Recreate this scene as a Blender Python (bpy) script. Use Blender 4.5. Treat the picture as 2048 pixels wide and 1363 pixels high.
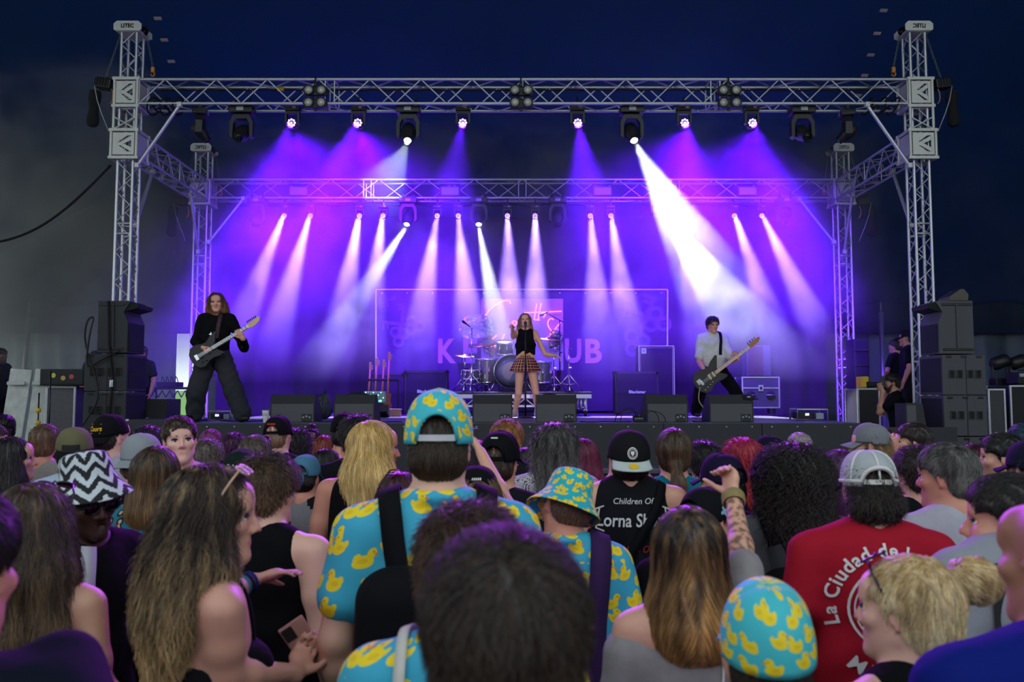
import bpy, bmesh, math, random
import numpy as np
from mathutils import Vector, Matrix, Euler

for _o in list(bpy.data.objects):
    bpy.data.objects.remove(_o)
SC = bpy.context.scene
COL = SC.collection
random.seed(7)
RNG = np.random.default_rng(7)

# ------------------------------------------------------------------ camera
F_PX = 1650.0
CAM_Z = 1.85
PITCH = math.atan(0.0672)
_cam = bpy.data.cameras.new('camera')
_cam.sensor_width = 36.0
_cam.lens = F_PX / 2048.0 * 36.0
_cam.clip_start = 0.05
_cam.clip_end = 300
_cam.dof.use_dof = True
_cam.dof.focus_distance = 8.0
_cam.dof.aperture_fstop = 4.2
CAM = bpy.data.objects.new('camera', _cam)
COL.objects.link(CAM)
CAM.location = (0, 0, CAM_Z)
CAM.rotation_euler = (math.pi / 2 + PITCH, 0, 0)
SC.camera = CAM

# ------------------------------------------------------------------ daylight: an even overcast sky, reaching in through the open side of the tent
W = bpy.data.worlds.new('overcast_sky')
SC.world = W
W.use_nodes = True
_bg = W.node_tree.nodes['Background']
_bg.inputs['Color'].default_value = (0.82, 0.95, 1.0, 1)
_bg.inputs['Strength'].default_value = 1.4

SC.view_settings.view_transform = 'Standard'
SC.view_settings.look = 'None'
SC.view_settings.gamma = 1.0
SC.view_settings.use_curve_mapping = False
SC.view_settings.exposure = 0.0

SC.cycles.max_bounces = 5
SC.cycles.diffuse_bounces = 2
SC.cycles.glossy_bounces = 2
SC.cycles.transmission_bounces = 3
SC.cycles.volume_bounces = 0
SC.cycles.transparent_max_bounces = 8
SC.cycles.caustics_reflective = False
SC.cycles.caustics_refractive = False
SC.cycles.sample_clamp_indirect = 3.0
SC.cycles.use_denoising = True
SC.cycles.adaptive_threshold = 0.09
SC.cycles.adaptive_min_samples = 16
SC.cycles.volume_step_rate = 1.0
SC.cycles.volume_max_steps = 48

CP, SP = math.cos(PITCH), math.sin(PITCH)
def P(px, py, D):
    """world point at depth D (metres along +Y) seen in direction of pixel px, py"""
    x = (px - 1024.0) / F_PX
    y = (681.5 - py) / F_PX
    t = D / (CP - y * SP)
    return Vector((x * t, D, CAM_Z + (SP + y * CP) * t))
def PX(px, D, py=792.4):
    return P(px, py, D).x
def PZ(py, D):
    return P(1024, py, D).z

# ------------------------------------------------------------------ materials
def lin(c):
    return c / 12.92 if c <= 0.04045 else ((c + 0.055) / 1.055) ** 2.4
def rgb(h):
    if isinstance(h, str):
        h = h.lstrip('#')
        return tuple(lin(int(h[i:i + 2], 16) / 255) for i in (0, 2, 4))
    return tuple(h)
_mats = {}
def mat(name, col, rough=0.6, metal=0.0, var=0.18, scale=18.0, bump=0.0, bscale=None, emit=0.0, spec=0.5, sheen=0.0, sss=0.0):
    if name in _mats:
        return _mats[name]
    m = bpy.data.materials.new(name)
    m.use_nodes = True
    nt = m.node_tree
    b = nt.nodes['Principled BSDF']
    c = rgb(col)
    tc = nt.nodes.new('ShaderNodeTexCoord')
    nz = nt.nodes.new('ShaderNodeTexNoise')
    nz.inputs['Scale'].default_value = scale
    nz.inputs['Detail'].default_value = 4
    nt.links.new(tc.outputs['Object'], nz.inputs['Vector'])
    mx = nt.nodes.new('ShaderNodeMix')
    mx.data_type = 'RGBA'
    mx.inputs[6].default_value = (*[v * (1 - var) for v in c], 1)
    mx.inputs[7].default_value = (*[min(1, v * (1 + var)) for v in c], 1)
    nt.links.new(nz.outputs['Fac'], mx.inputs[0])
    nt.links.new(mx.outputs[2], b.inputs['Base Color'])
    b.inputs['Roughness'].default_value = rough
    b.inputs['Metallic'].default_value = metal
    b.inputs['Specular IOR Level'].default_value = spec
    if sheen:
        b.inputs['Sheen Weight'].default_value = sheen
    if bump:
        n2 = nt.nodes.new('ShaderNodeTexNoise')
        n2.inputs['Scale'].default_value = bscale or scale * 4
        n2.inputs['Detail'].default_value = 3
        nt.links.new(tc.outputs['Object'], n2.inputs['Vector'])
        bp = nt.nodes.new('ShaderNodeBump')
        bp.inputs['Strength'].default_value = bump
        bp.inputs['Distance'].default_value = 0.02
        nt.links.new(n2.outputs['Fac'], bp.inputs['Height'])
        nt.links.new(bp.outputs['Normal'], b.inputs['Normal'])
    if emit:
        b.inputs['Emission Color'].default_value = (*c, 1)
        b.inputs['Emission Strength'].default_value = emit
    _mats[name] = m
    return m

# ------------------------------------------------------------------ mesh building
class MB:
    def __init__(s):
        s.v = []
        s.f = []
        s.smooth = False
    def add(s, vs, fs):
        o = len(s.v)
        s.v.extend([tuple(v) for v in vs])
        s.f.extend([tuple(i + o for i in f) for f in fs])
        return s
    def box(s, c, d, R=None):
        x, y, z = d[0] / 2, d[1] / 2, d[2] / 2
        vs = [Vector((sx * x, sy * y, sz * z)) for sz in (-1, 1) for sy in (-1, 1) for sx in (-1, 1)]
        if R is not None:
            vs = [R @ v for v in vs]
        c = Vector(c)
        vs = [v + c for v in vs]
        return s.add(vs, [(0, 2, 3, 1), (4, 5, 7, 6), (0, 1, 5, 4), (2, 6, 7, 3), (0, 4, 6, 2), (1, 3, 7, 5)])
    def bbox(s, c, d, b=0.01, R=None):
        """box with bevelled edges"""
        bm = bmesh.new()
        bmesh.ops.create_cube(bm, size=1)
        for v in bm.verts:
            v.co = Vector((v.co.x * d[0], v.co.y * d[1], v.co.z * d[2]))
        bmesh.ops.bevel(bm, geom=list(bm.edges), offset=min(b, min(d) * 0.45), segments=2, affect='EDGES', profile=0.6)
        bm.verts.ensure_lookup_table()
        c = Vector(c)
        vs = [(R @ v.co if R is not None else v.co) + c for v in bm.verts]
        fs = [[v.index for v in f.verts] for f in bm.faces]
        bm.free()
        return s.add(vs, fs)
    def tube(s, a, b, r, n=8, r2=None, cap=True):
        a, b = Vector(a), Vector(b)
        r2 = r if r2 is None else r2
        d = (b - a).normalized()
        u = d.orthogonal().normalized()
        w = d.cross(u)
        vs = []
        for p, rr in ((a, r), (b, r2)):
            for i in range(n):
                t = 2 * math.pi * i / n
                vs.append(p + (u * math.cos(t) + w * math.sin(t)) * rr)
        fs = [(i, (i + 1) % n, n + (i + 1) % n, n + i) for i in range(n)]
        if cap:
            fs += [tuple(range(n - 1, -1, -1)), tuple(range(n, 2 * n))]
        return s.add(vs, fs)
    def path(s, pts, r, n=6, closed=False):
        pts = [Vector(p) for p in pts]
        N = len(pts)
        rs = r if isinstance(r, (list, tuple)) else [r] * N
        vs = []
        u = None
        for i, p in enumerate(pts):
            d = (pts[min(i + 1, N - 1)] - pts[max(i - 1, 0)])
            if d.length < 1e-9:
                d = Vector((0, 0, 1))
            d.normalize()
            if u is None:
                u = d.orthogonal().normalized()
            else:
                u = (u - d * u.dot(d))
                u = u.normalized() if u.length > 1e-6 else d.orthogonal().normalized()
            w = d.cross(u)
            for k in range(n):
                t = 2 * math.pi * k / n
                vs.append(p + (u * math.cos(t) + w * math.sin(t)) * rs[i])
        fs = []
        for i in range(N - 1):
            for k in range(n):
                fs.append((i * n + k, i * n + (k + 1) % n, (i + 1) * n + (k + 1) % n, (i + 1) * n + k))
        fs += [tuple(range(n - 1, -1, -1)), tuple(range((N - 1) * n, N * n))]
        return s.add(vs, fs)
    def lathe(s, prof, c=(0, 0, 0), R=None, n=20, cap=True, sx=1, sy=1):
        """prof: list of (r, z) ; axis +z (rotated by R)"""
        c = Vector(c)
        vs, fs = [], []
        for r, z in prof:
            for i in range(n):
                t = 2 * math.pi * i / n
                v = Vector((r * math.cos(t) * sx, r * math.sin(t) * sy, z))
                vs.append((R @ v if R is not None else v) + c)
        m = len(prof)
        for j in range(m - 1):
            for i in range(n):
                fs.append((j * n + i, j * n + (i + 1) % n, (j + 1) * n + (i + 1) % n, (j + 1) * n + i))
        if cap:
            fs += [tuple(range(n - 1, -1, -1)), tuple(range((m - 1) * n, m * n))]
        return s.add(vs, fs)
    def prism(s, poly, y0, y1, f=None):
        """polygon (x,z) extruded along y; f maps a local Vector to its place"""
        n = len(poly)
        vs = [Vector((x, y0, z)) for x, z in poly] + [Vector((x, y1, z)) for x, z in poly]
        if f:
            vs = [f(v) for v in vs]
        fs = [tuple(range(n)), tuple(range(2 * n - 1, n - 1, -1))]
        fs += [(i, n + i, n + (i + 1) % n, (i + 1) % n) for i in range(n)]
        return s.add(vs, fs)
    def mesh(s, name, m=None, smooth=None):
        me = bpy.data.meshes.new(name)
        me.from_pydata(s.v, [], s.f)
        sm = s.smooth if smooth is None else smooth
        if sm:
            me.polygons.foreach_set('use_smooth', [True] * len(me.polygons))
        if m is not None:
            me.materials.append(m)
        me.validate()
        me.update()
        return me

def tag(o, label=None, cat=None, group=None, kind=None):
    if label: o['label'] = label
    if cat: o['category'] = cat
    if group: o['group'] = group
    if kind: o['kind'] = kind
    return o
def obj(name, data, m=None, parent=None, smooth=None, loc=None, **kw):
    if isinstance(data, MB):
        data = data.mesh(name, m, smooth)
    o = bpy.data.objects.new(name, data)
    COL.objects.link(o)
    if parent is not None:
        o.parent = parent
    if loc is not None:
        o.location = loc
    return tag(o, **kw) if kw else o
def empty(name, loc=(0, 0, 0), rz=0.0, label=None, cat=None, group=None, kind=None):
    o = bpy.data.objects.new(name, None)
    o.empty_display_size = 0.1
    COL.objects.link(o)
    o.location = loc
    o.rotation_euler = (0, 0, rz)
    return tag(o, label, cat, group, kind)
def wparts(parent):
    """map from world to the parent's own frame (parents are only moved or turned)"""
    M = Matrix.Translation(parent.location) @ parent.rotation_euler.to_matrix().to_4x4()
    return M.inverted()
def copy_tree(o, parent=None):
    c = o.copy()
    COL.objects.link(c)
    if parent is not None:
        c.parent = parent
    for ch in list(o.children):
        copy_tree(ch, c)
    return c
_unit = {}
def rod(name, a, b, r, m, parent, n=8):
    """a straight tube as an object that shares one unit mesh per material"""
    key = (m.name, n)
    if key not in _unit:
        _unit[key] = MB().tube((0, 0, 0), (0, 0, 1), 1, n).mesh('rod_mesh', m, True)
    a, b = Vector(a), Vector(b)
    if parent is not None:
        Mi = wparts(parent)
        a, b = Mi @ a, Mi @ b
    o = bpy.data.objects.new(name, _unit[key])
    COL.objects.link(o)
    if parent is not None:
        o.parent = parent
    d = b - a
    o.rotation_mode = 'QUATERNION'
    o.rotation_quaternion = Vector((0, 0, 1)).rotation_difference(d.normalized())
    o.location = a
    o.scale = (r, r, d.length)
    return o
def text_mesh(s, size=1.0, extrude=0.0, align='CENTER', space=1.0, shear=0.0, bold=0.0, res=3):
    cu = bpy.data.curves.new('lettering', 'FONT')
    cu.body = s
    cu.size = size
    cu.extrude = extrude
    cu.offset = bold
    cu.align_x = align
    cu.space_character = space
    cu.shear = shear
    cu.resolution_u = res
    o = bpy.data.objects.new('lettering', cu)
    COL.objects.link(o)
    bpy.context.view_layer.update()
    me = bpy.data.meshes.new_from_object(o.evaluated_get(bpy.context.evaluated_depsgraph_get()))
    bpy.data.objects.remove(o)
    return me
def text_obj(name, s, m, parent, loc, size, width=None, extrude=0.002, face=-1, rz=0.0, mirror=False, **kw):
    """upright lettering that faces -y (towards the audience); width scales it"""
    me = text_mesh(s, size, extrude, **kw)
    n = len(me.vertices)
    co = np.empty(n * 3)
    me.vertices.foreach_get('co', co)
    co = co.reshape(-1, 3)
    if width:
        w = co[:, 0].max() - co[:, 0].min()
        co[:, 0] *= width / w
    if mirror:
        co[:, 0] *= -1
    out = np.stack([co[:, 0], -co[:, 2], co[:, 1]], 1)
    me.vertices.foreach_set('co', out.ravel())
    me.materials.clear()
    me.materials.append(m)
    me.update()
    o = obj(name, me, parent=parent, loc=loc)
    o.rotation_euler = (0, 0, rz)
    return o
# ================================================================== the tent, the ground and the stage
M_ground = mat('trodden_ground', '#2c2a24', 0.95, var=0.4, scale=3, bump=0.4)
M_roof = mat('navy_tent_vinyl', '#0c2238', 0.8, var=0.25, scale=0.7, bump=0.12, bscale=2.5, spec=0.15)
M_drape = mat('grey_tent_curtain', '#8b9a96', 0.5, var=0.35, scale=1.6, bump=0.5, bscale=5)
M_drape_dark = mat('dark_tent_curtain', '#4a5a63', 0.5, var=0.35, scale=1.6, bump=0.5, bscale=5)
M_black = mat('black_cloth', '#0a0a0c', 0.9, var=0.3, scale=6)
M_lawn = mat('green_lawn', '#6f9a3a', 0.9, var=0.35, scale=4)
M_alu = mat('truss_aluminium', '#c9c9cc', 0.42, 0.75, var=0.12, scale=30)
M_alu_white = mat('pale_alloy_plate', '#cfcdc6', 0.5, 0.35, var=0.12, scale=25)
M_blackplastic = mat('black_fixture_shell', '#1b1b1f', 0.45, var=0.2, scale=30)
M_blackmetal = mat('black_metal', '#151517', 0.4, 0.3, var=0.2, scale=30)
M_grey = mat('grey_label_plate', '#a9a9ad', 0.5)
M_deck = mat('stage_deck_top', '#5a5860', 0.42, var=0.2, scale=5)
M_fascia = mat('stage_fascia_black', '#2b2c33', 0.6, var=0.15, scale=8)
M_screw = mat('screw_head', '#c8c8d0', 0.3, 0.8)
M_yellow = mat('yellow_plastic', '#d9b21c', 0.5)
M_orange = mat('orange_hook', '#c07a25', 0.45)
M_chain = mat('steel_chain', '#77756f', 0.45, 0.6)

# the vinyl lets a little blue daylight through
_nt = M_roof.node_tree
_tr = _nt.nodes.new('ShaderNodeBsdfTranslucent'); _tr.inputs['Color'].default_value = (0.0003, 0.0018, 0.009, 1)
_ad = _nt.nodes.new('ShaderNodeAddShader')
_nt.links.new(_nt.nodes['Principled BSDF'].outputs[0], _ad.inputs[0]); _nt.links.new(_tr.outputs[0], _ad.inputs[1])
_nt.links.new(_ad.outputs[0], _nt.nodes['Material Output'].inputs['Surface'])

def grid_mesh(name, fn, nu, nv, m, smooth=True, parent=None, **kw):
    mb = MB()
    vs = [fn(i / nu, j / nv) for j in range(nv + 1) for i in range(nu + 1)]
    fs = [(j * (nu + 1) + i, j * (nu + 1) + i + 1, (j + 1) * (nu + 1) + i + 1, (j + 1) * (nu + 1) + i) for j in range(nv) for i in range(nu)]
    mb.add(vs, fs)
    return obj(name, mb, m, parent, smooth, **kw)

STAGE_Z = 1.517
S_X0, S_X1, S_Y0, S_Y1 = -4.30, 4.40, 10.5, 17.2
YB = 21.0
EAVE = 3.75
def roof_z(x, y):
    a = EAVE + (YB - y) * 0.62
    b = EAVE + (19.0 - x) * 0.85 if x > 0 else 7.0 + (14.0 + x) * 0.55
    k = 1.6
    h = max(k - abs(a - b), 0) / k
    z = min(a, b) - h * h * k * 0.25
    h = max(k - abs(z - 12.6), 0) / k
    z = min(z, 12.6) - h * h * k * 0.25
    # sag of the cloth between its seams
    return z - 0.10 * math.sin((x * 0.42) % 1.0 * math.pi) * 1.0
g = grid_mesh('ground', lambda u, v: (-30 + 60 * u, -14 + 36 * v, 0), 6, 6, M_ground, kind='structure')
ceil = grid_mesh('ceiling', lambda u, v: (-14 + 33 * u, 0.6 + (YB - 0.6) * v, roof_z(-14 + 33 * u, 0.6 + (YB - 0.6) * v)), 84, 44, M_roof, kind='structure')
def roof_hit(px, py):
    for i in range(4000):
        D = 5 + i * 0.005
        p = P(px, py, D)
        if p.z > roof_z(p.x, p.y):
            return p
    return p
M_tab = mat('tan_webbing_tab', '#9a8f7c', 0.7)
for px, py in ((316, 36), (329, 79), (343, 122), (1767, 20), (1754, 66), (1741, 109), (1729, 150), (1716, 190)):
    p = roof_hit(px, py)
    e = 0.05
    n = Vector((roof_z(p.x + e, p.y) - roof_z(p.x - e, p.y), roof_z(p.x, p.y + e) - roof_z(p.x, p.y - e), -2 * e)).normalized()
    R = n.to_track_quat('Z', 'Y').to_matrix()
    obj('webbing_tab', MB().bbox((0, 0, 0), (0.13, 0.06, 0.012), 0.005, R), M_tab, ceil, loc=p + n * 0.012)
def curtain(x0, x1, y, z0, z1, m, waves, name, amp=0.10, ax=0):
    def fn(u, v):
        x = x0 + (x1 - x0) * u
        a = amp * (math.sin(u * waves * 6.28 + 2 * math.sin(v * 2 + u * 9)) + 0.4 * math.sin(u * waves * 15.1 + v * 3)) * (0.45 + 0.55 * (1 - v))
        z = z0 + (z1 - z0) * v
        return (x, y + a, z) if not ax else (y + a, x, z)
    n = int(abs(x1 - x0) * 9) + 8
    return grid_mesh(name, fn, n, 10, m, kind='structure')
# back wall: silver grey curtains with the open slit on the left, black stage backdrop in the middle
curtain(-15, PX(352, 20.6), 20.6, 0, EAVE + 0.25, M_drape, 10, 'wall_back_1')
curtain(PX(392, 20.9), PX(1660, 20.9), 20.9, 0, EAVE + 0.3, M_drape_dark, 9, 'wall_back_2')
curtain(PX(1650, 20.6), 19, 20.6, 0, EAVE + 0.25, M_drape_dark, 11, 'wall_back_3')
curtain(-14, 19, -4.5, 0, 2.7, M_drape_dark, 14, 'wall_added_screen')  # unseen curtain added behind the camera to keep low daylight off the crowd
curtain(-4.5, 5.0, -14, 0, EAVE + 0.3, M_drape, 5, 'wall_left', ax=1)     # further back this side is rolled up
curtain(0.5, YB, 19, 0, EAVE + 0.3, M_drape_dark, 12, 'wall_right', ax=1)
# valance: hem of the roof cloth that hangs over the curtains
curtain(-14, 19, 20.3, EAVE - 0.35, EAVE + 0.55, M_roof, 22, 'trim_1', amp=0.05)
# daylit lawn outside the slit
grid_mesh('lawn', lambda u, v: (-26 + 52 * u, 21.4 + 30 * v, 0.02 + 2.2 * v), 4, 4, M_lawn, kind='structure')
# black backdrop cloth behind the band
def bdrop(u, v):
    x = PX(432, 17.6) + (PX(1652, 17.6) - PX(432, 17.6)) * u
    return (x, 17.6 + 0.08 * math.sin(x * 5.1 + math.sin(v * 3) * 0.8) + 0.04 * math.sin(x * 13), STAGE_Z - 1.4 + v * 5.6)
grid_mesh('wall_stage_back', bdrop, 150, 8, M_black, kind='structure')
# tent poles
M_pole = mat('galvanised_pole', '#9aa09c', 0.4, 0.6)
for px, D, lab in ((37, 19.6, 'slanting galvanised tent pole behind the leaning grey boards'), (1767, 19.6, 'upright galvanised tent pole behind the crouching photographer')):
    t = empty('tent_pole', (PX(px, D), D, 0), label=lab, cat='pole')
    lean = 0.18 if px < 500 else 0.0
    obj('pole_tube', MB().tube((0, 0, 0.05), (lean, 0, EAVE + 0.1), 0.055, 12), M_pole, t, True)
    obj('foot_plate', MB().bbox((0, 0, 0.025), (0.3, 0.3, 0.05), 0.01), M_pole, t)
    obj('top_spigot', MB().tube((lean, 0, EAVE + 0.1), (lean, 0, EAVE + 0.35), 0.03, 8), M_pole, t, True)

# stage
stage = empty('floor_stage', ((S_X0 + S_X1) / 2, S_Y0, 0), kind='structure')
stage['label'] = 'low black stage with a grey deck lit purple'
Mi = wparts(stage)
def wbox(x0, x1, y0, y1, z0, z1, M, b=0.0):
    c = M @ Vector(((x0 + x1) / 2, (y0 + y1) / 2, (z0 + z1) / 2))
    d = (x1 - x0, y1 - y0, z1 - z0)
    return MB().bbox(c, d, b) if b else MB().box(c, d)
nx_, ny_ = 7, 6
for i in range(nx_):
    for j in range(ny_):
        xa = S_X0 + (S_X1 - S_X0) * i / nx_
        xb = S_X0 + (S_X1 - S_X0) * (i + 1) / nx_
        ya = S_Y0 + (S_Y1 - S_Y0) * j / ny_
        yb = S_Y0 + (S_Y1 - S_Y0) * (j + 1) / ny_
        obj('deck_panel', wbox(xa + 0.002, xb - 0.002, ya + 0.002, yb - 0.002, STAGE_Z - 0.08, STAGE_Z, Mi, 0.003), M_deck, stage)
for i in range(7):
    xa = S_X0 + (S_X1 - S_X0) * i / 7
    xb = S_X0 + (S_X1 - S_X0) * (i + 1) / 7
    fp = obj('fascia_panel', wbox(xa + 0.004, xb - 0.004, S_Y0 - 0.03, S_Y0 - 0.004, 0.1, STAGE_Z - 0.004, Mi, 0.004), M_fascia, stage)
    for k in (0.1, 0.36, 0.64, 0.9):
        p = Mi @ Vector((xa + (xb - xa) * k, S_Y0 - 0.032, STAGE_Z - 0.05))
        obj('screw', MB().lathe([(0.012, 0), (0.010, 0.006), (0.004, 0.008)], p, Matrix.Rotation(math.pi / 2, 3, 'X'), 8), M_screw, fp, True)
for sx in (S_X0 + 0.004, S_X1 - 0.03):
    obj('side_skirt', wbox(sx, sx + 0.026, S_Y0, S_Y1, 0.05, STAGE_Z - 0.09, Mi), M_fascia, stage)
for x in np.linspace(S_X0 + 0.2, S_X1 - 0.2, 6):
    for y in (S_Y0 + 0.4, 13.5, S_Y1 - 0.3):
        obj('stage_leg', MB().tube(Mi @ Vector((x, y, 0)), Mi @ Vector((x, y, STAGE_Z - 0.08)), 0.03, 8), M_alu, stage, True)

# lower side platforms for crew, left and right of the stage, and the skirt in front of the right one
for nm, x0, x1, y0, y1, z1 in (('floor_wing_right', 4.46, 6.15, 11.0, 13.2, 0.86), ('floor_wing_rear_right', 5.9, 9.0, 13.35, 15.4, 1.15), ('floor_wing_rear_left', -9.6, -5.2, 13.4, 15.4, 1.02)):
    t = empty(nm, ((x0 + x1) / 2, y0, 0), kind='structure')
    M_ = wparts(t)
    obj('deck_panel', wbox(x0, x1, y0, y1, z1 - 0.08, z1, M_, 0.004), M_deck, t)
    obj('skirt_panel', wbox(x0 + 0.02, x1 - 0.02, y0 + 0.02, y0 + 0.05, 0.0, z1 - 0.08, M_), M_fascia, t)
    for x in (x0 + 0.15, x1 - 0.15):
        obj('platform_leg', MB().tube(M_ @ Vector((x, y1 - 0.2, 0)), M_ @ Vector((x, y1 - 0.2, z1 - 0.08)), 0.03, 8), M_alu, t, True)
t = empty('wall_pit_right', (5.1, 10.56, 0), kind='structure')
for k in range(2):
    obj('skirt_panel', wbox(4.44 + 0.62 * k, 5.04 + 0.62 * k, 10.54, 10.58, 0, 1.46, wparts(t), 0.004), M_fascia, t)

# pit steps and crowd barrier in front of the stage
M_step = mat('pit_step_top', '#55515c', 0.35, var=0.2, scale=6)
for i, (x0, x1) in enumerate(((PX(1130, 9.9), PX(1390, 9.9)), (PX(1560, 9.9), PX(1800, 9.9)))):
    lab = ('low black step unit in the pit below the centre monitors', 'low black step unit in the pit towards the right speaker stack')[i]
    t = empty('pit_step', ((x0 + x1) / 2, 9.95, 0), label=lab, cat='step')
    w = x1 - x0
    obj('step_top', MB().bbox((0, 0, 0.99), (w, 0.7, 0.06), 0.01), M_step, t)
    obj('step_body', MB().bbox((0, 0.02, 0.48), (w - 0.06, 0.62, 0.95), 0.01), M_fascia, t)
    obj('tread', MB().bbox((0, -0.50, 0.62), (w, 0.32, 0.04), 0.01), M_step, t)
    obj('riser', MB().bbox((0, -0.46, 0.30), (w - 0.06, 0.24, 0.60), 0.01), M_fascia, t)

# ================================================================== truss rig
def truss(root, A, B, wx, up, period, r_ch=0.025, r_br=0.012, faces=(0, 1, 2, 3), hgt=None, joints=()):
    """box truss from A to B (centre line); wx = full width, hgt = full height along 'up'"""
    A, B, up = Vector(A), Vector(B), Vector(up).normalized()
    d = (B - A).normalized()
    sd = d.cross(up).normalized()
    hgt = hgt or wx
    cor = [sd * (sx * wx / 2) + up * (su * hgt / 2) for sx, su in ((-1, -1), (1, -1), (1, 1), (-1, 1))]
    for c in cor:
        rod('chord', A + c, B + c, r_ch, M_alu, root, 10)
    L = (B - A).length
    n = max(1, round(L / period))
    for fi in faces:
        c0, c1 = cor[fi], cor[(fi + 1) % 4]
        for k in range(n):
            for q in range(2):
                t0, t1 = (k + q * 0.5) / n, (k + q * 0.5 + 0.5) / n
                a = A + d * (L * t0) + (c0 if q == 0 else c1)
                b = A + d * (L * t1) + (c1 if q == 0 else c0)
                rod('brace', a, b, r_br, M_alu, root, 6)
        for t in (0.0, 1.0, *joints):
            rod('end_strut', A + d * (L * t) + c0, A + d * (L * t) + c1, r_br * 1.1, M_alu, root, 6)

YF, YR = 12.92, 15.92          # centre lines of the front and rear trusses
XL, XR = -6.10, 6.46
def k_plate(root, c, w, h, t=0.02):
    """plate with the maker's K shaped cut-out, facing the audience"""
    Mi = wparts(root)
    c = Mi @ Vector(c)
    ok = lambda v: v + c
    b = w * 0.14
    mb = MB()
    mb.prism([(-w / 2, -h / 2), (-w / 2 + b * 1.6, -h / 2), (-w / 2 + b * 1.6, h / 2), (-w / 2, h / 2)], -t / 2, t / 2, ok)
    mb.prism([(w / 2 - b, -h / 2), (w / 2, -h / 2), (w / 2, h / 2), (w / 2 - b, h / 2)], -t / 2, t / 2, ok)
    mb.prism([(-w / 2 + b * 1.6, h / 2 - b), (w / 2 - b, h / 2 - b), (w / 2 - b, h / 2), (-w / 2 + b * 1.6, h / 2)], -t / 2, t / 2, ok)
    mb.prism([(-w / 2 + b * 1.6, -h / 2), (w / 2 - b, -h / 2), (w / 2 - b, -h / 2 + b), (-w / 2 + b * 1.6, -h / 2 + b)], -t / 2, t / 2, ok)
    x0, x1 = -w / 2 + b * 1.6, w / 2 - b
    mb.prism([(x0, 0.02), (x1 - 0.06, h / 2 - b), (x0, h / 2 - b)], -t / 2, t / 2, ok)
    mb.prism([(x0, -0.02), (x0, -h / 2 + b), (x1 - 0.06, -h / 2 + b)], -t / 2, t / 2, ok)
    mb.prism([(x0, 0.03), (x0, -0.03), (x0 + 0.05, -0.03), (x1, -h / 2 + b), (x1, -h / 2 + b + 0.07), (x0 + 0.09, 0.0), (x1, h / 2 - b - 0.07), (x1, h / 2 - b), (x0 + 0.05, 0.03)], -t / 2 + 0.006, t / 2 - 0.004, ok)
    return obj('k_plate', mb, M_alu_white, root)
def sleeve(root, cx, cy, z0, z1, w=0.36):
    Mi = wparts(root)
    for sx in (-1, 1):
        for sy in (-1, 1):
            rod('sleeve_post', (cx + sx * w / 2, cy + sy * w / 2, z0), (cx + sx * w / 2, cy + sy * w / 2, z1), 0.024, M_alu_white, root, 8)
    for z in (z0, z1):
        for sy in (-1, 1):
            c = Mi @ Vector((cx, cy + sy * w / 2, z))
            obj('sleeve_rail', MB().bbox(c, (w + 0.07, 0.05, 0.05), 0.008), M_alu_white, root)
        for sx in (-1, 1):
            c = Mi @ Vector((cx + sx * w / 2, cy, z))
            obj('sleeve_rail', MB().bbox(c, (0.05, w + 0.02, 0.05), 0.008), M_alu_white, root)
    k_plate(root, (cx, cy - w / 2, (z0 + z1) / 2), w * 0.84, (z1 - z0) * 0.8)
    c = Mi @ Vector((cx - w / 2 if cx > 0 else cx + w / 2, cy, (z0 + z1) / 2))
    obj('side_plate', MB().bbox(c, (0.018, w * 0.8, (z1 - z0) * 0.8), 0.01), M_alu_white, root)
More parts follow.
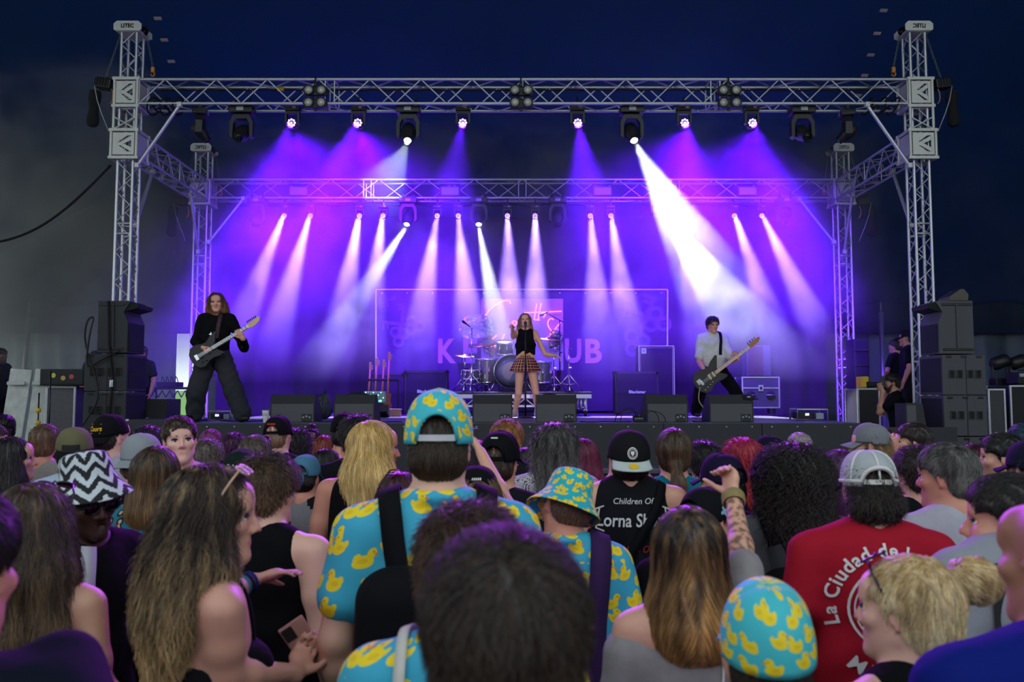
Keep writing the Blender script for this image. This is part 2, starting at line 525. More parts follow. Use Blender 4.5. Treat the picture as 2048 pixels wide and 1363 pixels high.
def tower(px_lab, cx, cy, ztop, z_beam, z_side, front):
    lab = {('L', True): 'tall aluminium truss tower at the front behind the left speaker stack',
           ('R', True): 'tall aluminium truss tower at the front beside the right speaker stack',
           ('L', False): 'rear aluminium truss tower standing behind the guitarist',
           ('R', False): 'rear aluminium truss tower behind the low rack case at stage right edge'}[(px_lab, front)]
    t = empty('truss_tower', (cx, cy, 0), label=lab, cat='truss tower')
    Mi = wparts(t)
    truss(t, (cx, cy, 0.06), (cx, cy, ztop - 0.08), 0.24, (0, 1, 0), 0.48, r_ch=0.024, r_br=0.009)
    obj('base_plate', MB().bbox((0, 0, 0.03), (0.7, 0.7, 0.06), 0.01), M_alu_white, t)
    for k in range(2):
        for sx in (-1, 1):
            pass
    for zz in np.arange(2.4, ztop - 0.6, 2.0):
        for sy in (-1, 1):
            for dz in (0, 0.16):
                obj('spigot_rung', MB().tube((-0.12, sy * 0.12, zz + dz), (0.12, sy * 0.12, zz + dz), 0.018, 6), M_alu, t, True)
    w = 0.44 if front else 0.40
    head = obj('tower_head', MB().prism([(-w / 2, -0.05), (-w / 2 + 0.02, -0.07), (w / 2 - 0.02, -0.07), (w / 2, -0.05), (w / 2, 0.04), (w / 2 - 0.05, 0.085), (-w / 2 + 0.05, 0.085), (-w / 2, 0.04)], -0.2, -0.18,
               lambda v: v + Vector((0, 0, ztop - 0.05))).prism([(-w / 2, -0.05), (w / 2, -0.05), (w / 2, 0.04), (w / 2 - 0.05, 0.085), (-w / 2 + 0.05, 0.085), (-w / 2, 0.04)], 0.18, 0.2,
               lambda v: v + Vector((0, 0, ztop - 0.05))).box((0, 0, ztop - 0.11), (w - 0.06, 0.36, 0.03)), M_alu_white, t)
    for sx in (-1, 1):
        obj('head_pulley', MB().lathe([(0.07, -0.02), (0.055, 0), (0.07, 0.02)], (sx * (w / 2 - 0.05), 0, ztop - 0.05), Matrix.Rotation(math.pi / 2, 3, 'X'), 14), M_blackmetal, t, True)
    text_obj('maker_lettering', 'LITEC', M_blackmetal, t, (0, -0.203, ztop - 0.075), 0.09, 0.2, 0.002, bold=0.003, mirror=(px_lab == 'R' and front) or not front)
    if front:
        sleeve(t, cx, cy, z_beam - 0.24, z_beam + 0.2, 0.36)
        sleeve(t, cx, cy, z_side - 0.24, z_side + 0.2, 0.40)
        for sx in (-1, 1):
            rod('sleeve_link', (cx + sx * 0.18, cy - 0.18, z_side + 0.2), (cx + sx * 0.18, cy - 0.18, z_beam - 0.24), 0.022, M_alu_white, t, 8)
            rod('sleeve_link', (cx + sx * 0.18, cy - 0.18, z_side + 0.22), (cx - sx * 0.18, cy - 0.18, (z_beam + z_side) / 2), 0.012, M_alu_white, t, 6)
    else:
        sleeve(t, cx, cy, z_side - 0.26, z_side + 0.2, 0.36)
    return t
Z_FB = 6.665   # centre height of front beam
Z_RB = 5.87
Z_SB = 5.83
tower('L', XL, YF, 7.76, Z_FB, Z_SB, True)
tower('R', XR, YF, 7.76, Z_FB, Z_SB, True)
tower('L', XL + 0.06, YR, 6.72, Z_RB, Z_SB, False)
tower('R', XR - 0.02, YR, 6.72, Z_RB, Z_SB, False)
fb = empty('truss_beam', ((XL + XR) / 2, YF, Z_FB), label='long aluminium truss beam across the front carrying the blinders', cat='truss beam')
truss(fb, (XL + 0.2, YF + 0.02, Z_FB), (XR - 0.2, YF + 0.02, Z_FB), 0.35, (0, 0, 1), 0.83, hgt=0.39, joints=(0.242, 0.254, 0.499, 0.744, 0.756))
rb = empty('truss_beam', ((XL + XR) / 2, YR, Z_RB), label='long aluminium truss beam across the rear carrying small purple lamps', cat='truss beam')
truss(rb, (XL + 0.26, YR, Z_RB), (XR - 0.22, YR, Z_RB), 0.30, (0, 0, 1), 0.95, hgt=0.36, r_ch=0.022, r_br=0.010, joints=(0.245, 0.257, 0.494, 0.506, 0.74, 0.752))
for s_, X in (('left', XL + 0.05), ('right', XR - 0.05)):
    sb = empty('truss_beam', (X, (YF + YR) / 2, Z_SB), label='short aluminium side truss beam joining the two towers on the %s' % s_, cat='truss beam')
    truss(sb, (X, YF + 0.2, Z_SB), (X, YR - 0.2, Z_SB), 0.30, (0, 0, 1), 0.55, hgt=0.36, r_ch=0.022, r_br=0.010, joints=(0.5,))
    sg = 1 if X < 0 else -1
    def strut(a, b, root):
        rod('diagonal_strut', a, b, 0.028, M_alu, root, 10)
        for p in (a, b):
            c = wparts(root) @ Vector(p)
            obj('strut_clamp', MB().bbox(c, (0.07, 0.09, 0.08), 0.012), M_alu_white, root)
    strut((X + sg * 0.80, YF - 0.16, Z_FB - 0.22), (X + sg * 0.16, YF - 0.16, Z_SB - 0.36), fb)
    strut((X, YF + 0.75, Z_SB - 0.2), (X, YF + 0.18, Z_SB - 1.25), sb)
    strut((X, YR - 0.6, Z_SB - 0.2), (X, YR - 0.16, Z_SB - 1.2), sb)
    strut((X + sg * 0.85, YR - 0.16, Z_RB - 0.2), (X + sg * 0.2, YR - 0.16, Z_RB - 1.05), rb)
# black cable wraps and yellow connector on the front beam
for x0, x1, z in ((XL + 0.35, XL + 0.75, Z_FB - 0.2), (XR - 0.75, XR - 0.35, Z_FB - 0.2)):
    for k in range(5):
        x = x0 + (x1 - x0) * k / 4
        pts = [(x + 0.05 * math.sin(a), YF + 0.02 + 0.19 * math.cos(a), z + 0.02 + (0.07 if k % 2 else 0.13) * math.sin(a)) for a in np.linspace(0, 6.28, 14)]
        Mi = wparts(fb)
        obj('cable_loop', MB().path([Mi @ Vector(p) for p in pts], 0.016, 5), M_black, fb, True)
Mi = wparts(fb)
cab = [(x, YF + 0.19, Z_FB + 0.16 - 0.02 * math.sin(x * 7) ** 2) for x in np.linspace(XL + 0.4, XR - 0.4, 70)]
obj('cable_run', MB().path([Mi @ Vector(p) for p in cab], 0.016, 5), M_black, fb, True)
obj('yellow_connector', MB().tube(Mi @ Vector((PX(540, 13), YF + 0.17, Z_FB + 0.16)), Mi @ Vector((PX(553, 13), YF + 0.17, Z_FB + 0.16)), 0.035, 10), M_yellow, fb, True)
cab = [(x, YR + 0.12, Z_RB - 0.24 - 0.04 * math.sin(x * 5) ** 2) for x in np.linspace(XL + 0.5, XR - 0.5, 80)]
Mi = wparts(rb)
obj('cable_run', MB().path([Mi @ Vector(p) for p in cab], 0.018, 5), M_black, rb, True)

# chain hoists on the towers
def chain(a, b, parent, r=0.012):
    a, b = Vector(a), Vector(b)
    n = int((b - a).length / 0.045)
    mb = MB()
    for i in range(n):
        p = a.lerp(b, (i + 0.5) / n)
        d = (b - a).normalized()
        u = Vector((0, 1, 0)) if i % 2 else d.cross(Vector((0, 1, 0))).normalized()
        pts = [p + d * (0.026 * math.cos(t)) + u * (0.014 * math.sin(t)) for t in np.linspace(0, 6.283, 9)]
        mb.path(pts, 0.005, 4)
    o = obj('chain_links', mb, M_chain, parent, True)
    o['kind'] = 'stuff'
    return o
def hoist(cx, cy, ztop, zb, sg, lab, bag=True, s=1.0):
    t = empty('chain_hoist', (cx - sg * 0.42, cy, zb), label=lab, cat='chain hoist')
    Mi = wparts(t)
    R = Matrix.Rotation(sg * 0.12, 3, 'Y')
    m = obj('motor_housing', MB().bbox((0, 0, 0.06), (0.26 * s, 0.2, 0.17), 0.03, R), M_blackmetal, t)
    for k in range(5):
        obj('cooling_fin', MB().bbox(R @ Vector((-0.09 + k * 0.045, -0.108, 0.0)) + Vector((0, 0, 0.06)), (0.012, 0.02, 0.13), 0.003, R), M_blackplastic, m)
    chain(Mi @ Vector((cx - sg * 0.2, cy, ztop - 0.1)), (0, 0, 0.15), t)
    chain(Mi @ Vector((cx + sg * 0.22, cy, ztop - 0.12)), Mi @ Vector((cx + sg * 0.34, cy - 0.02, zb + 0.36 * s)), t)
    obj('load_hook', MB().bbox(Mi @ Vector((cx + sg * 0.345, cy - 0.02, zb + 0.29 * s)), (0.06, 0.05, 0.10), 0.02).path([Mi @ Vector((cx + sg * 0.345 + 0.03 * math.sin(a), cy - 0.02, zb + 0.22 * s + 0.035 * math.cos(a))) for a in np.linspace(0, 4.6, 9)], 0.011, 6), M_orange, t, True)
    if bag:
        b = MB()
        prof = []
        pts = []
        for i in range(9):
            f = i / 8
            rx = 0.085 + 0.012 * math.sin(f * 9)
            pts.append((rx, -0.06 - 0.55 * f))
        b.lathe([(r, z) for r, z in pts] + [(0.05, -0.64)], (-sg * 0.14, -0.02, 0.0), Matrix.Rotation(sg * 0.06, 3, 'Y'), 14, sx=1, sy=0.8)
        obj('chain_bag', b, M_black, t, True)
        obj('power_lead', MB().path([(-sg * 0.12, -0.1, 0.0), (-sg * 0.05, -0.14, -0.25), (sg * 0.02, -0.14, -0.45), (sg * 0.14, -0.12, -0.75)], 0.008, 5), M_grey, t, True)
        obj('orange_lead', MB().path([(sg * 0.14 + 0.05 * math.sin(a), -0.12, -0.18 + 0.12 * math.cos(a)) for a in np.linspace(0.3, 3.0, 8)], 0.009, 5), M_orange, t, True)
    return t
hoist(XL, YF, 7.76, 6.78, 1, 'black chain hoist with hanging cloth bag on the front left tower')
hoist(XR, YF, 7.76, 6.78, -1, 'black chain hoist with hanging cloth bag on the front right tower')
hoist(XL + 0.06, YR, 6.72, 5.6, 1, 'dim chain hoist with bag on the rear tower above the guitarist', s=0.9)
hoist(XR - 0.02, YR, 6.72, 5.6, -1, 'dim chain hoist with bag on the rear tower at right', s=0.9)
# slack cable from the left tower out of the picture
pts = [P(222, 330, 13.0).lerp(P(-60, 490, 13.0), f) + Vector((0, 0, -0.35 * math.sin(math.pi * f))) for f in np.linspace(0, 1, 20)]
obj('slack_cable', MB().path(pts, 0.02, 6), M_black, smooth=True, label='slack black cable drooping from the left front tower to the picture edge', cat='cable')
# ================================================================== lamps (each lamp carries its own light)
def emis(name, col, strength):
    if name in _mats: return _mats[name]
    m = bpy.data.materials.new(name)
    m.use_nodes = True
    m.cycles.emission_sampling = 'NONE'      # each lamp has its own light source
    nt = m.node_tree
    b = nt.nodes['Principled BSDF']
    b.inputs['Base Color'].default_value = (*rgb(col), 1)
    b.inputs['Emission Color'].default_value = (*rgb(col), 1)
    # slight unevenness across the lens
    tc = nt.nodes.new('ShaderNodeTexCoord')
    nz = nt.nodes.new('ShaderNodeTexNoise'); nz.inputs['Scale'].default_value = 60
    mp = nt.nodes.new('ShaderNodeMapRange')
    mp.inputs['To Min'].default_value = strength * 0.8
    mp.inputs['To Max'].default_value = strength * 1.2
    nt.links.new(tc.outputs['Object'], nz.inputs['Vector'])
    nt.links.new(nz.outputs['Fac'], mp.inputs['Value'])
    nt.links.new(mp.outputs[0], b.inputs['Emission Strength'])
    _mats[name] = m
    return m
E_PURPLE = emis('lit_purple_led', '#b98cff', 4)
E_WARM = emis('lit_warm_beam_lens', '#fdfde0', 14)
E_WHITE = emis('lit_white_beam_lens', '#f4f8ff', 30)
M_glass = mat('dark_lens_glass', '#20242c', 0.12, 0.2)
M_blueglass = mat('pale_blue_lens', '#8fb6d8', 0.2, 0.2)
M_amber = mat('amber_led_chip', '#f0a850', 0.4)
M_silver = mat('silver_reflector', '#e8e4da', 0.4, 0.15)
PURPLE = (0.105, 0.004, 1.0)
VIOLET = (0.32, 0.19, 1.0)
def spot(parent, loc, target, col, watts, deg, blend=0.6, r=0.05):
    """the lamp's light; loc and target in world space"""
    l = bpy.data.lights.new('lamp_light', 'SPOT')
    l.color = col
    l.energy = watts
    l.spot_size = math.radians(deg)
    l.spot_blend = blend
    l.shadow_soft_size = r
    o = bpy.data.objects.new('lamp_light', l)
    COL.objects.link(o)
    Mi = wparts(parent)
    o.parent = parent
    o.location = Mi @ Vector(loc)
    d = (Mi.to_3x3() @ (Vector(target) - Vector(loc))).normalized()
    o.rotation_euler = d.to_track_quat('-Z', 'Y').to_euler()
    return o
def clamp(parent, z, y=0.0, w=0.0):
    for sx in ((-w, w) if w else (0,)):
        obj('hook_clamp', MB().bbox((sx, y, z), (0.05, 0.07, 0.09), 0.012).path([(sx, y + 0.035 * math.sin(a), z + 0.07 + 0.035 * math.cos(a)) for a in np.linspace(-2.4, 2.4, 9)], 0.012, 5), M_blackmetal, parent, True)
def aimR(d):
    """rotation that turns local -y to direction d"""
    d = Vector(d).normalized()
    q = Vector((0, -1, 0)).rotation_difference(d)
    return q.to_matrix()
def led_par(px, py, D, lab, group, lit=True, target=None, watts=0, deg=14, blend=0.6, s=1.0, col=PURPLE, face=None):
    c = P(px, py, D)
    t = empty('led_wash_lamp', c + Vector((0, 0, 0.24 * s)), label=lab, cat='stage lamp', group=group)
    obj('base_box', MB().bbox((0, 0, 0), (0.23 * s, 0.16, 0.085 * s), 0.012), M_blackplastic, t)
    obj('status_display', MB().box((0.04 * s, -0.083, 0.0), (0.05 * s, 0.004, 0.03 * s)), M_grey, t)
    clamp(t, 0.085 * s)
    y = MB()
    y.prism([(-0.115 * s, -0.045 * s), (0.115 * s, -0.045 * s), (0.115 * s, -0.24 * s), (0.085 * s, -0.26 * s), (0.085 * s, -0.09 * s), (-0.085 * s, -0.09 * s), (-0.085 * s, -0.26 * s), (-0.115 * s, -0.24 * s)], -0.04, 0.04)
    obj('yoke', y, M_blackplastic, t)
    d = Vector((0, -1, -0.12)) if face is None else Vector(face)
    R = aimR(d) @ Matrix.Rotation(math.pi / 2, 3, 'X')      # local +z -> facing direction
    h = obj('lamp_head', MB().lathe([(0.05 * s, -0.11), (0.08 * s, -0.09), (0.088 * s, 0.0), (0.09 * s, 0.05), (0.082 * s, 0.06)], (0, 0, -0.24 * s), R, 18), M_blackplastic, t, True)
    lens = MB()
    fl = R @ Vector((0, 0, 1))
    pos = [(0, 0)] + [(math.cos(a) * 0.052 * s, math.sin(a) * 0.052 * s) for a in np.linspace(0, 6.283, 9)[:-1]]
    for x, z in pos:
        p = Vector((0, 0, -0.24 * s)) + R @ Vector((x, z, 0.062))
        lens.lathe([(0.0175 * s, -0.004), (0.0165 * s, 0.004), (0.009 * s, 0.009)], p, R, 10)
    o = obj('led_lenses', lens, E_PURPLE if lit else M_blueglass, h, True)
    if lit and target is not None:
        p = c + fl * 0.10
        spot(t, p, target, col, watts, deg, blend)
    return t
def mover(px, py, D, lab, lit=None, target=None, watts=0, deg=10, col=(1, 1, 1), face=None, s=1.0, turned=0.0, group='moving head lamps on the trusses', ebody=None):
    """py = height of the base box centre in the photograph"""
    c = P(px, py, D)
    t = empty('moving_head_lamp', c, turned, label=lab, cat='moving head', group=group)
    obj('base_box', MB().bbox((0, 0, 0), (0.38 * s, 0.26 * s, 0.11 * s), 0.015), M_blackplastic, t)
    obj('display_panel', MB().box((0, -0.133 * s, 0), (0.11 * s, 0.006, 0.06 * s)), M_grey, t)
    clamp(t, 0.10 * s, 0, 0.12 * s)
    y = MB()
    w = 0.185 * s
    y.prism([(-w, -0.19 * s), (-w + 0.06 * s, -0.07 * s), (w - 0.06 * s, -0.07 * s), (w, -0.19 * s), (w, -0.42 * s), (w - 0.05 * s, -0.46 * s), (w - 0.055 * s, -0.22 * s), (w - 0.10 * s, -0.14 * s), (-w + 0.10 * s, -0.14 * s), (-w + 0.055 * s, -0.22 * s), (-w + 0.05 * s, -0.46 * s), (-w, -0.42 * s)], -0.06 * s, 0.06 * s)
    obj('yoke', y, M_blackplastic, t)
    d = Vector((0, -0.6, -0.8)) if face is None else Vector(face)
    R = aimR(d) @ Matrix.Rotation(math.pi / 2, 3, 'X')
    q = Vector((0, 0, -0.37 * s))
    h = obj('lamp_head', MB().lathe([(0.05 * s, -0.20 * s), (0.10 * s, -0.17 * s), (0.125 * s, -0.05 * s), (0.115 * s, 0.06 * s), (0.085 * s, 0.12 * s), (0.075 * s, 0.19 * s), (0.068 * s, 0.20 * s), (0.06 * s, 0.185 * s)], q, R, 18), M_blackplastic, t, True)
    obj('front_ring', MB().lathe([(0.062 * s, 0.17 * s), (0.078 * s, 0.17 * s), (0.078 * s, 0.205 * s), (0.062 * s, 0.205 * s)], q, R, 18, cap=False), M_blackmetal, h, True)
    obj('lens', MB().lathe([(0.06 * s, 0.186 * s), (0.045 * s, 0.2 * s), (0.02 * s, 0.207 * s)], q, R, 16), lit or M_glass, h, True)
    if target is not None:
        f = (R @ Vector((0, 0, 1)))
        p = c + q + f * (0.26 * s)
        spot(t, p, target, col, watts, deg, 0.25, 0.04)
    return t
def blinder(px, py, D, lab):
    c = P(px, py, D)
    t = empty('blinder_lamp', c, label=lab, cat='blinder lamp', group='four lamp blinders on the front truss')
    obj('mount_bar', MB().bbox((0, 0.04, 0.0), (0.05, 0.03, 0.42), 0.008), M_blackmetal, t)
    clamp(t, 0.22, 0.04)
    for j, zz in enumerate((0.1, -0.1)):
        obj('housing', MB().bbox((0.01, 0.03, zz), (0.36, 0.09, 0.15), 0.03), M_blackplastic, t)
        for sx in (-0.095, 0.105):
            R = Matrix.Rotation(math.pi / 2, 3, 'X')
            b = obj('lamp_bezel', MB().lathe([(0.085, -0.03), (0.085, 0.03), (0.07, 0.035), (0.06, 0.01)], (sx, -0.03, zz), R, 18, cap=False), M_blackplastic, t, True)
            obj('reflector', MB().lathe([(0.062, 0.02), (0.04, -0.005), (0.03, -0.02)], (sx, -0.03, zz), R, 16), M_silver, b, True)
            obj('led_chip', MB().lathe([(0.028, -0.022), (0.026, -0.004), (0.016, 0.004)], (sx, -0.03, zz), R, 14), M_amber, b, True)
    return t
ordn = ['first', 'second', 'third', 'fourth', 'fifth', 'sixth', 'seventh', 'eighth', 'ninth', 'tenth', 'eleventh', 'twelfth', 'thirteenth', 'fourteenth']
KF, KR = 46000, 12500
front = [(585, 470, 640), (717, 590, 560), (926, 880, 560), (1155, 1195, 560), (1368, 1420, 560), (1503, 1600, 600)]
for i, (px, tx, ty) in enumerate(front):
    led_par(px, 247, 12.98, 'small purple wash lamp under the front truss, %s from the left' % ordn[i], 'purple wash lamps under the front truss',
            target=P(tx, ty, 15.6), watts=KF, deg=38, blend=1.0)
rear = [(570, 485, 640), (622, 560, 640), (720, 690, 600), (767, 745, 600), (875, 845, 620), (917, 935, 620), (1015, 1020, 620), (1070, 1072, 620),
        (1180, 1195, 620), (1221, 1250, 620), (1357, 1390, 620), (1467, 1540, 640), (1522, 1625, 640)]
for i, (px, tx, ty) in enumerate(rear):
    led_par(px, 432, 15.75, 'little glowing lamp under the rear truss, %s from the left' % ordn[i], 'small lamps under the rear truss',
            target=P(tx, ty, 14.6), watts=KR, deg=15, s=0.72, col=VIOLET)
mover(485, 222, 12.98, 'unlit moving head lamp under the front truss near the left tower', face=(-0.05, -0.75, -0.55))
mover(817, 222, 12.98, 'moving head lamp with a lit lens throwing a pale beam left', E_WARM, P(752, 400, 17.2), 4500, 17, (0.80, 1.0, 0.62), face=(0.02, -0.6, -0.75))
mover(1263, 222, 12.98, 'moving head lamp with a lit lens throwing a bright beam right', E_WARM, P(1425, 565, 17.3), 19000, 18, (0.88, 1.0, 0.72), face=(0.1, -0.6, -0.75))
mover(1603, 222, 12.98, 'unlit moving head lamp under the front truss near the right tower', face=(0.15, -0.75, -0.5))
mover(402, 226, 13.1, 'moving head lamp turned sideways at the left end of the front truss', turned=math.radians(100), face=(0.2, -0.6, -0.7), s=0.85)
mover(1693, 229, 13.1, 'moving head lamp turned sideways with pale blue lenses at the right end', M_blueglass, turned=math.radians(-100), face=(-0.2, -0.75, -0.6), s=0.85)
mover(817, 402, 15.75, 'moving head lamp under the rear truss with thin white beam to the left', E_WHITE, P(752, 545, 14.9), 4500, 12, (0.9, 1, 0.9), face=(-0.1, -0.55, -0.8), s=0.9)
mover(958, 402, 15.75, 'moving head lamp under the rear truss with white beam straight down', E_WHITE, P(980, 570, 14.9), 5500, 11, (0.95, 1, 0.95), face=(0.0, -0.55, -0.8), s=0.9)
mover(1318, 388, 15.6, 'dazzling white moving head lamp under the rear truss', E_WHITE, P(1420, 560, 14.6), 9000, 24, (0.9, 0.95, 1), face=(0.1, -0.9, -0.25), s=0.9)
mover(515, 402, 15.75, 'dark moving head lamp at the far left of the rear truss', face=(0, -0.5, -0.85), s=0.9)
mover(1115, 402, 15.75, 'dark moving head lamp right of centre on the rear truss', face=(0, -0.5, -0.85), s=0.9)
mover(1570, 402, 15.75, 'dark moving head lamp at the far right of the rear truss', face=(0, -0.7, -0.6), s=0.9)
for px, w in ((630, 'left'), (1042, 'middle'), (1458, 'right')):
    blinder(px, 194, 12.70, 'black four lamp blinder with amber chips, %s one on the front truss' % w)
# flat strobe panels on the rear truss
M_panel = mat('pale_strobe_face', '#8f86b8', 0.3)
for i, px in enumerate((597, 900, 1205, 1495)):
    t = empty('strobe_panel', P(px, 382, 15.7), label='flat rectangular strobe panel on the rear truss, %s from the left' % ordn[i], cat='strobe', group='strobe panels on the rear truss')
    obj('housing', MB().bbox((0, 0.03, 0), (0.36, 0.08, 0.18), 0.012), M_blackplastic, t)
    obj('face_plate', MB().bbox((0, -0.015, 0), (0.33, 0.012, 0.15), 0.004), M_panel, t)
    obj('bracket', MB().path([(-0.19, 0.03, 0.0), (-0.19, 0.03, 0.14), (0.19, 0.03, 0.14), (0.19, 0.03, 0.0)], 0.012, 6), M_blackmetal, t)

# lamps that wash out over the audience from the trusses (mounted in the wash lamps already hung there)
_tops = [o for o in COL.objects if o.name.startswith('led_wash_lamp')]
for o in (_tops[0], _tops[2], _tops[3], _tops[5]):
    p = o.location + Vector((0, -0.2, -0.28))
    spot(o, p, Vector((p.x * 0.6, 5.5, 1.6)), (0.46, 0.05, 1.0), 1900, 60, 1.0, 0.1)

# soft spill of the same lamps over the stage
for k, tx in ((0, 640), (1, 800), (4, 1270), (5, 1440)):
    o = _tops[k]
    p = o.location + Vector((0, 0.05, -0.32))
    spot(o, p, P(tx, 640, 16.5), (0.11, 0.0, 1.0), 6000, 110, 1.0, 0.1)

# unseen stand of three spots, added to brighten the band from the front
front_fill = empty('added_front_lamp_stand', (0.3, -3.2, 0), label='lamp stand with three follow spots behind the audience', cat='lamp stand')
obj('mast', MB().tube((0, 0, 0), (0, 0, 4.4), 0.05, 12), M_blackmetal, front_fill, True)
obj('cross_bar', MB().tube((-0.7, 0, 4.4), (0.7, 0, 4.4), 0.035, 10), M_blackmetal, front_fill, True)
obj('foot', MB().bbox((0, 0, 0.03), (1.2, 1.2, 0.06), 0.02), M_blackmetal, front_fill)
for x, tg, w in ((-0.6, P(430, 660, 10.7), 700), (0.0, P(1052, 700, 12.9), 1500), (0.6, P(1430, 700, 13.1), 700)):
    a = Vector((0.3 + x, -3.2, 4.75))
    d = (tg - a).normalized()
    R = Vector((0, 0, 1)).rotation_difference(d).to_matrix()
    obj('spot_housing', MB().lathe([(0.08, -0.35), (0.13, -0.3), (0.13, 0.2), (0.11, 0.24)], (x, 0, 4.75), R, 18), M_blackplastic, front_fill, True)
    spot(front_fill, a + d * 0.3, tg, (1.0, 0.66, 0.72), w, 7, 0.6, 0.08)

# ================================================================== smoke
def haze(name, x0, x1, y0, y1, z0, z1, dens, label, low=2.2, front=1.9):
    m = bpy.data.materials.new(name)
    m.use_nodes = True
    nt = m.node_tree
    nt.nodes.clear()
    out = nt.nodes.new('ShaderNodeOutputMaterial')
    vs = nt.nodes.new('ShaderNodeVolumeScatter')
    vs.inputs['Color'].default_value = (0.92, 0.92, 1.0, 1)
    vs.inputs['Anisotropy'].default_value = 0.25
    tc = nt.nodes.new('ShaderNodeTexCoord')
    nz = nt.nodes.new('ShaderNodeTexNoise')
    nz.inputs['Scale'].default_value = 0.62
    nz.inputs['Detail'].default_value = 3.5
    nz.inputs['Roughness'].default_value = 0.6
    nz.inputs['Distortion'].default_value = 0.5
    mr = nt.nodes.new('ShaderNodeMapRange')
    mr.inputs['From Min'].default_value = 0.43
    mr.inputs['From Max'].default_value = 0.66
    mr.inputs['To Min'].default_value = dens * 0.34
    mr.inputs['To Max'].default_value = dens * 2.2
    nt.links.new(tc.outputs['Object'], nz.inputs['Vector'])
    nt.links.new(nz.outputs['Fac'], mr.inputs['Value'])
    # smoke rises: thin near the floor
    sx = nt.nodes.new('ShaderNodeSeparateXYZ'); nt.links.new(tc.outputs['Object'], sx.inputs[0])
    zr = nt.nodes.new('ShaderNodeMapRange')
    zr.inputs['From Min'].default_value = -(z1 - z0) / 2 + low * 0.25
    zr.inputs['From Max'].default_value = -(z1 - z0) / 2 + low
    zr.inputs['To Min'].default_value = 0.03
    nt.links.new(sx.outputs[2], zr.inputs['Value'])
    mu = nt.nodes.new('ShaderNodeMath'); mu.operation = 'MULTIPLY'
    nt.links.new(mr.outputs[0], mu.inputs[0]); nt.links.new(zr.outputs[0], mu.inputs[1])
    yr = nt.nodes.new('ShaderNodeMapRange'); yr.interpolation_type = 'SMOOTHSTEP'
    yr.inputs['From Min'].default_value = -(y1 - y0) / 2
    yr.inputs['From Max'].default_value = -(y1 - y0) / 2 + front
    yr.inputs['To Min'].default_value = 0.02
    nt.links.new(sx.outputs[1], yr.inputs['Value'])
    m2 = nt.nodes.new('ShaderNodeMath'); m2.operation = 'MULTIPLY'
    nt.links.new(mu.outputs[0], m2.inputs[0]); nt.links.new(yr.outputs[0], m2.inputs[1])
    nt.links.new(m2.outputs[0], vs.inputs['Density'])
    nt.links.new(vs.outputs[0], out.inputs['Volume'])
    mb = MB().box((0, 0, 0), (x1 - x0, y1 - y0, z1 - z0))
    o = obj(name, mb, m, None, loc=((x0 + x1) / 2, (y0 + y1) / 2, (z0 + z1) / 2), label=label, cat='smoke', kind='stuff')
    return o
HAZE = haze('stage_smoke', -6.3, 6.7, 12.75, 17.4, STAGE_Z + 0.02, 6.7, 0.17, 'purple lit theatrical smoke drifting between the trusses above the stage')
haze('drifting_smoke', -13.5, -6.35, 13.0, 20.0, 1.2, 7.6, 0.30, 'thin pale smoke hanging in the daylight left of the stage')
haze('drifting_smoke', 6.75, 14.5, 13.4, 20.0, 1.2, 7.0, 0.018, 'faint smoke hanging in the dark right of the stage')
# ================================================================== backline and loudspeakers
M_wedge = mat('charcoal_speaker_paint', '#57555a', 0.7, var=0.12, scale=60, bump=0.1, bscale=200)
M_wedge_d = mat('dark_speaker_paint', '#2b2a2f', 0.7, var=0.15, scale=60)
M_grille = mat('black_speaker_cloth', '#15151b', 0.85, var=0.3, scale=120)
M_tolex = mat('black_tolex', '#121217', 0.6, var=0.3, scale=90, bump=0.15, bscale=300)
M_logo = mat('silver_logo', '#d6d6dc', 0.35, 0.4)
M_case = mat('grey_flight_case_board', '#3c3c42', 0.55, var=0.12, scale=20)
M_edge = mat('alloy_case_edge', '#b8b8bc', 0.35, 0.8)
M_rubber = mat('black_rubber', '#0c0c0d', 0.8)
M_chrome = mat('chrome_hardware', '#dcdce2', 0.14, 1.0, var=0.05)
M_skinhead = mat('clear_drum_head', '#565a6c', 0.3, var=0.2)
M_shell = mat('smoky_drum_shell', '#5a5c66', 0.25, 0.3, var=0.15)
M_brass = mat('cymbal_bronze', '#b08a4c', 0.3, 0.8)
M_wood = mat('maple_neck', '#9a6a3a', 0.5, var=0.25, scale=12)
M_cable = mat('black_cable_rubber', '#0b0b0d', 0.6)
M_white = mat('white_paper_cup', '#d8d6d2', 0.7, var=0.05)
M_lens = mat('socket_plate', '#8f98a4', 0.4, 0.4)
def xprism(poly, x0, x1, f=None):
    n = len(poly)
    vs = [Vector((x0, y, z)) for y, z in poly] + [Vector((x1, y, z)) for y, z in poly]
    if f: vs = [f(v) for v in vs]
    return MB().add(vs, [tuple(range(n - 1, -1, -1)), tuple(range(n, 2 * n))] + [(i, (i + 1) % n, n + (i + 1) % n, n + i) for i in range(n)])
def corner_caps(t, w, d, h, m, r=0.022, z0=0.0, y0=0.0):
    for sx in (-1, 1):
        for sy in (-1, 1):
            for z in (z0, z0 + h):
                obj('corner_cap', MB().lathe([(r * math.sin(a) + 1e-4, r * math.cos(a)) for a in np.linspace(0, 3.14, 6)], (sx * (w / 2 - r * 0.55), y0 + sy * (d / 2 - r * 0.55), z + (-1 if z > z0 else 1) * r * 0.55), None, 8), m, t, True)

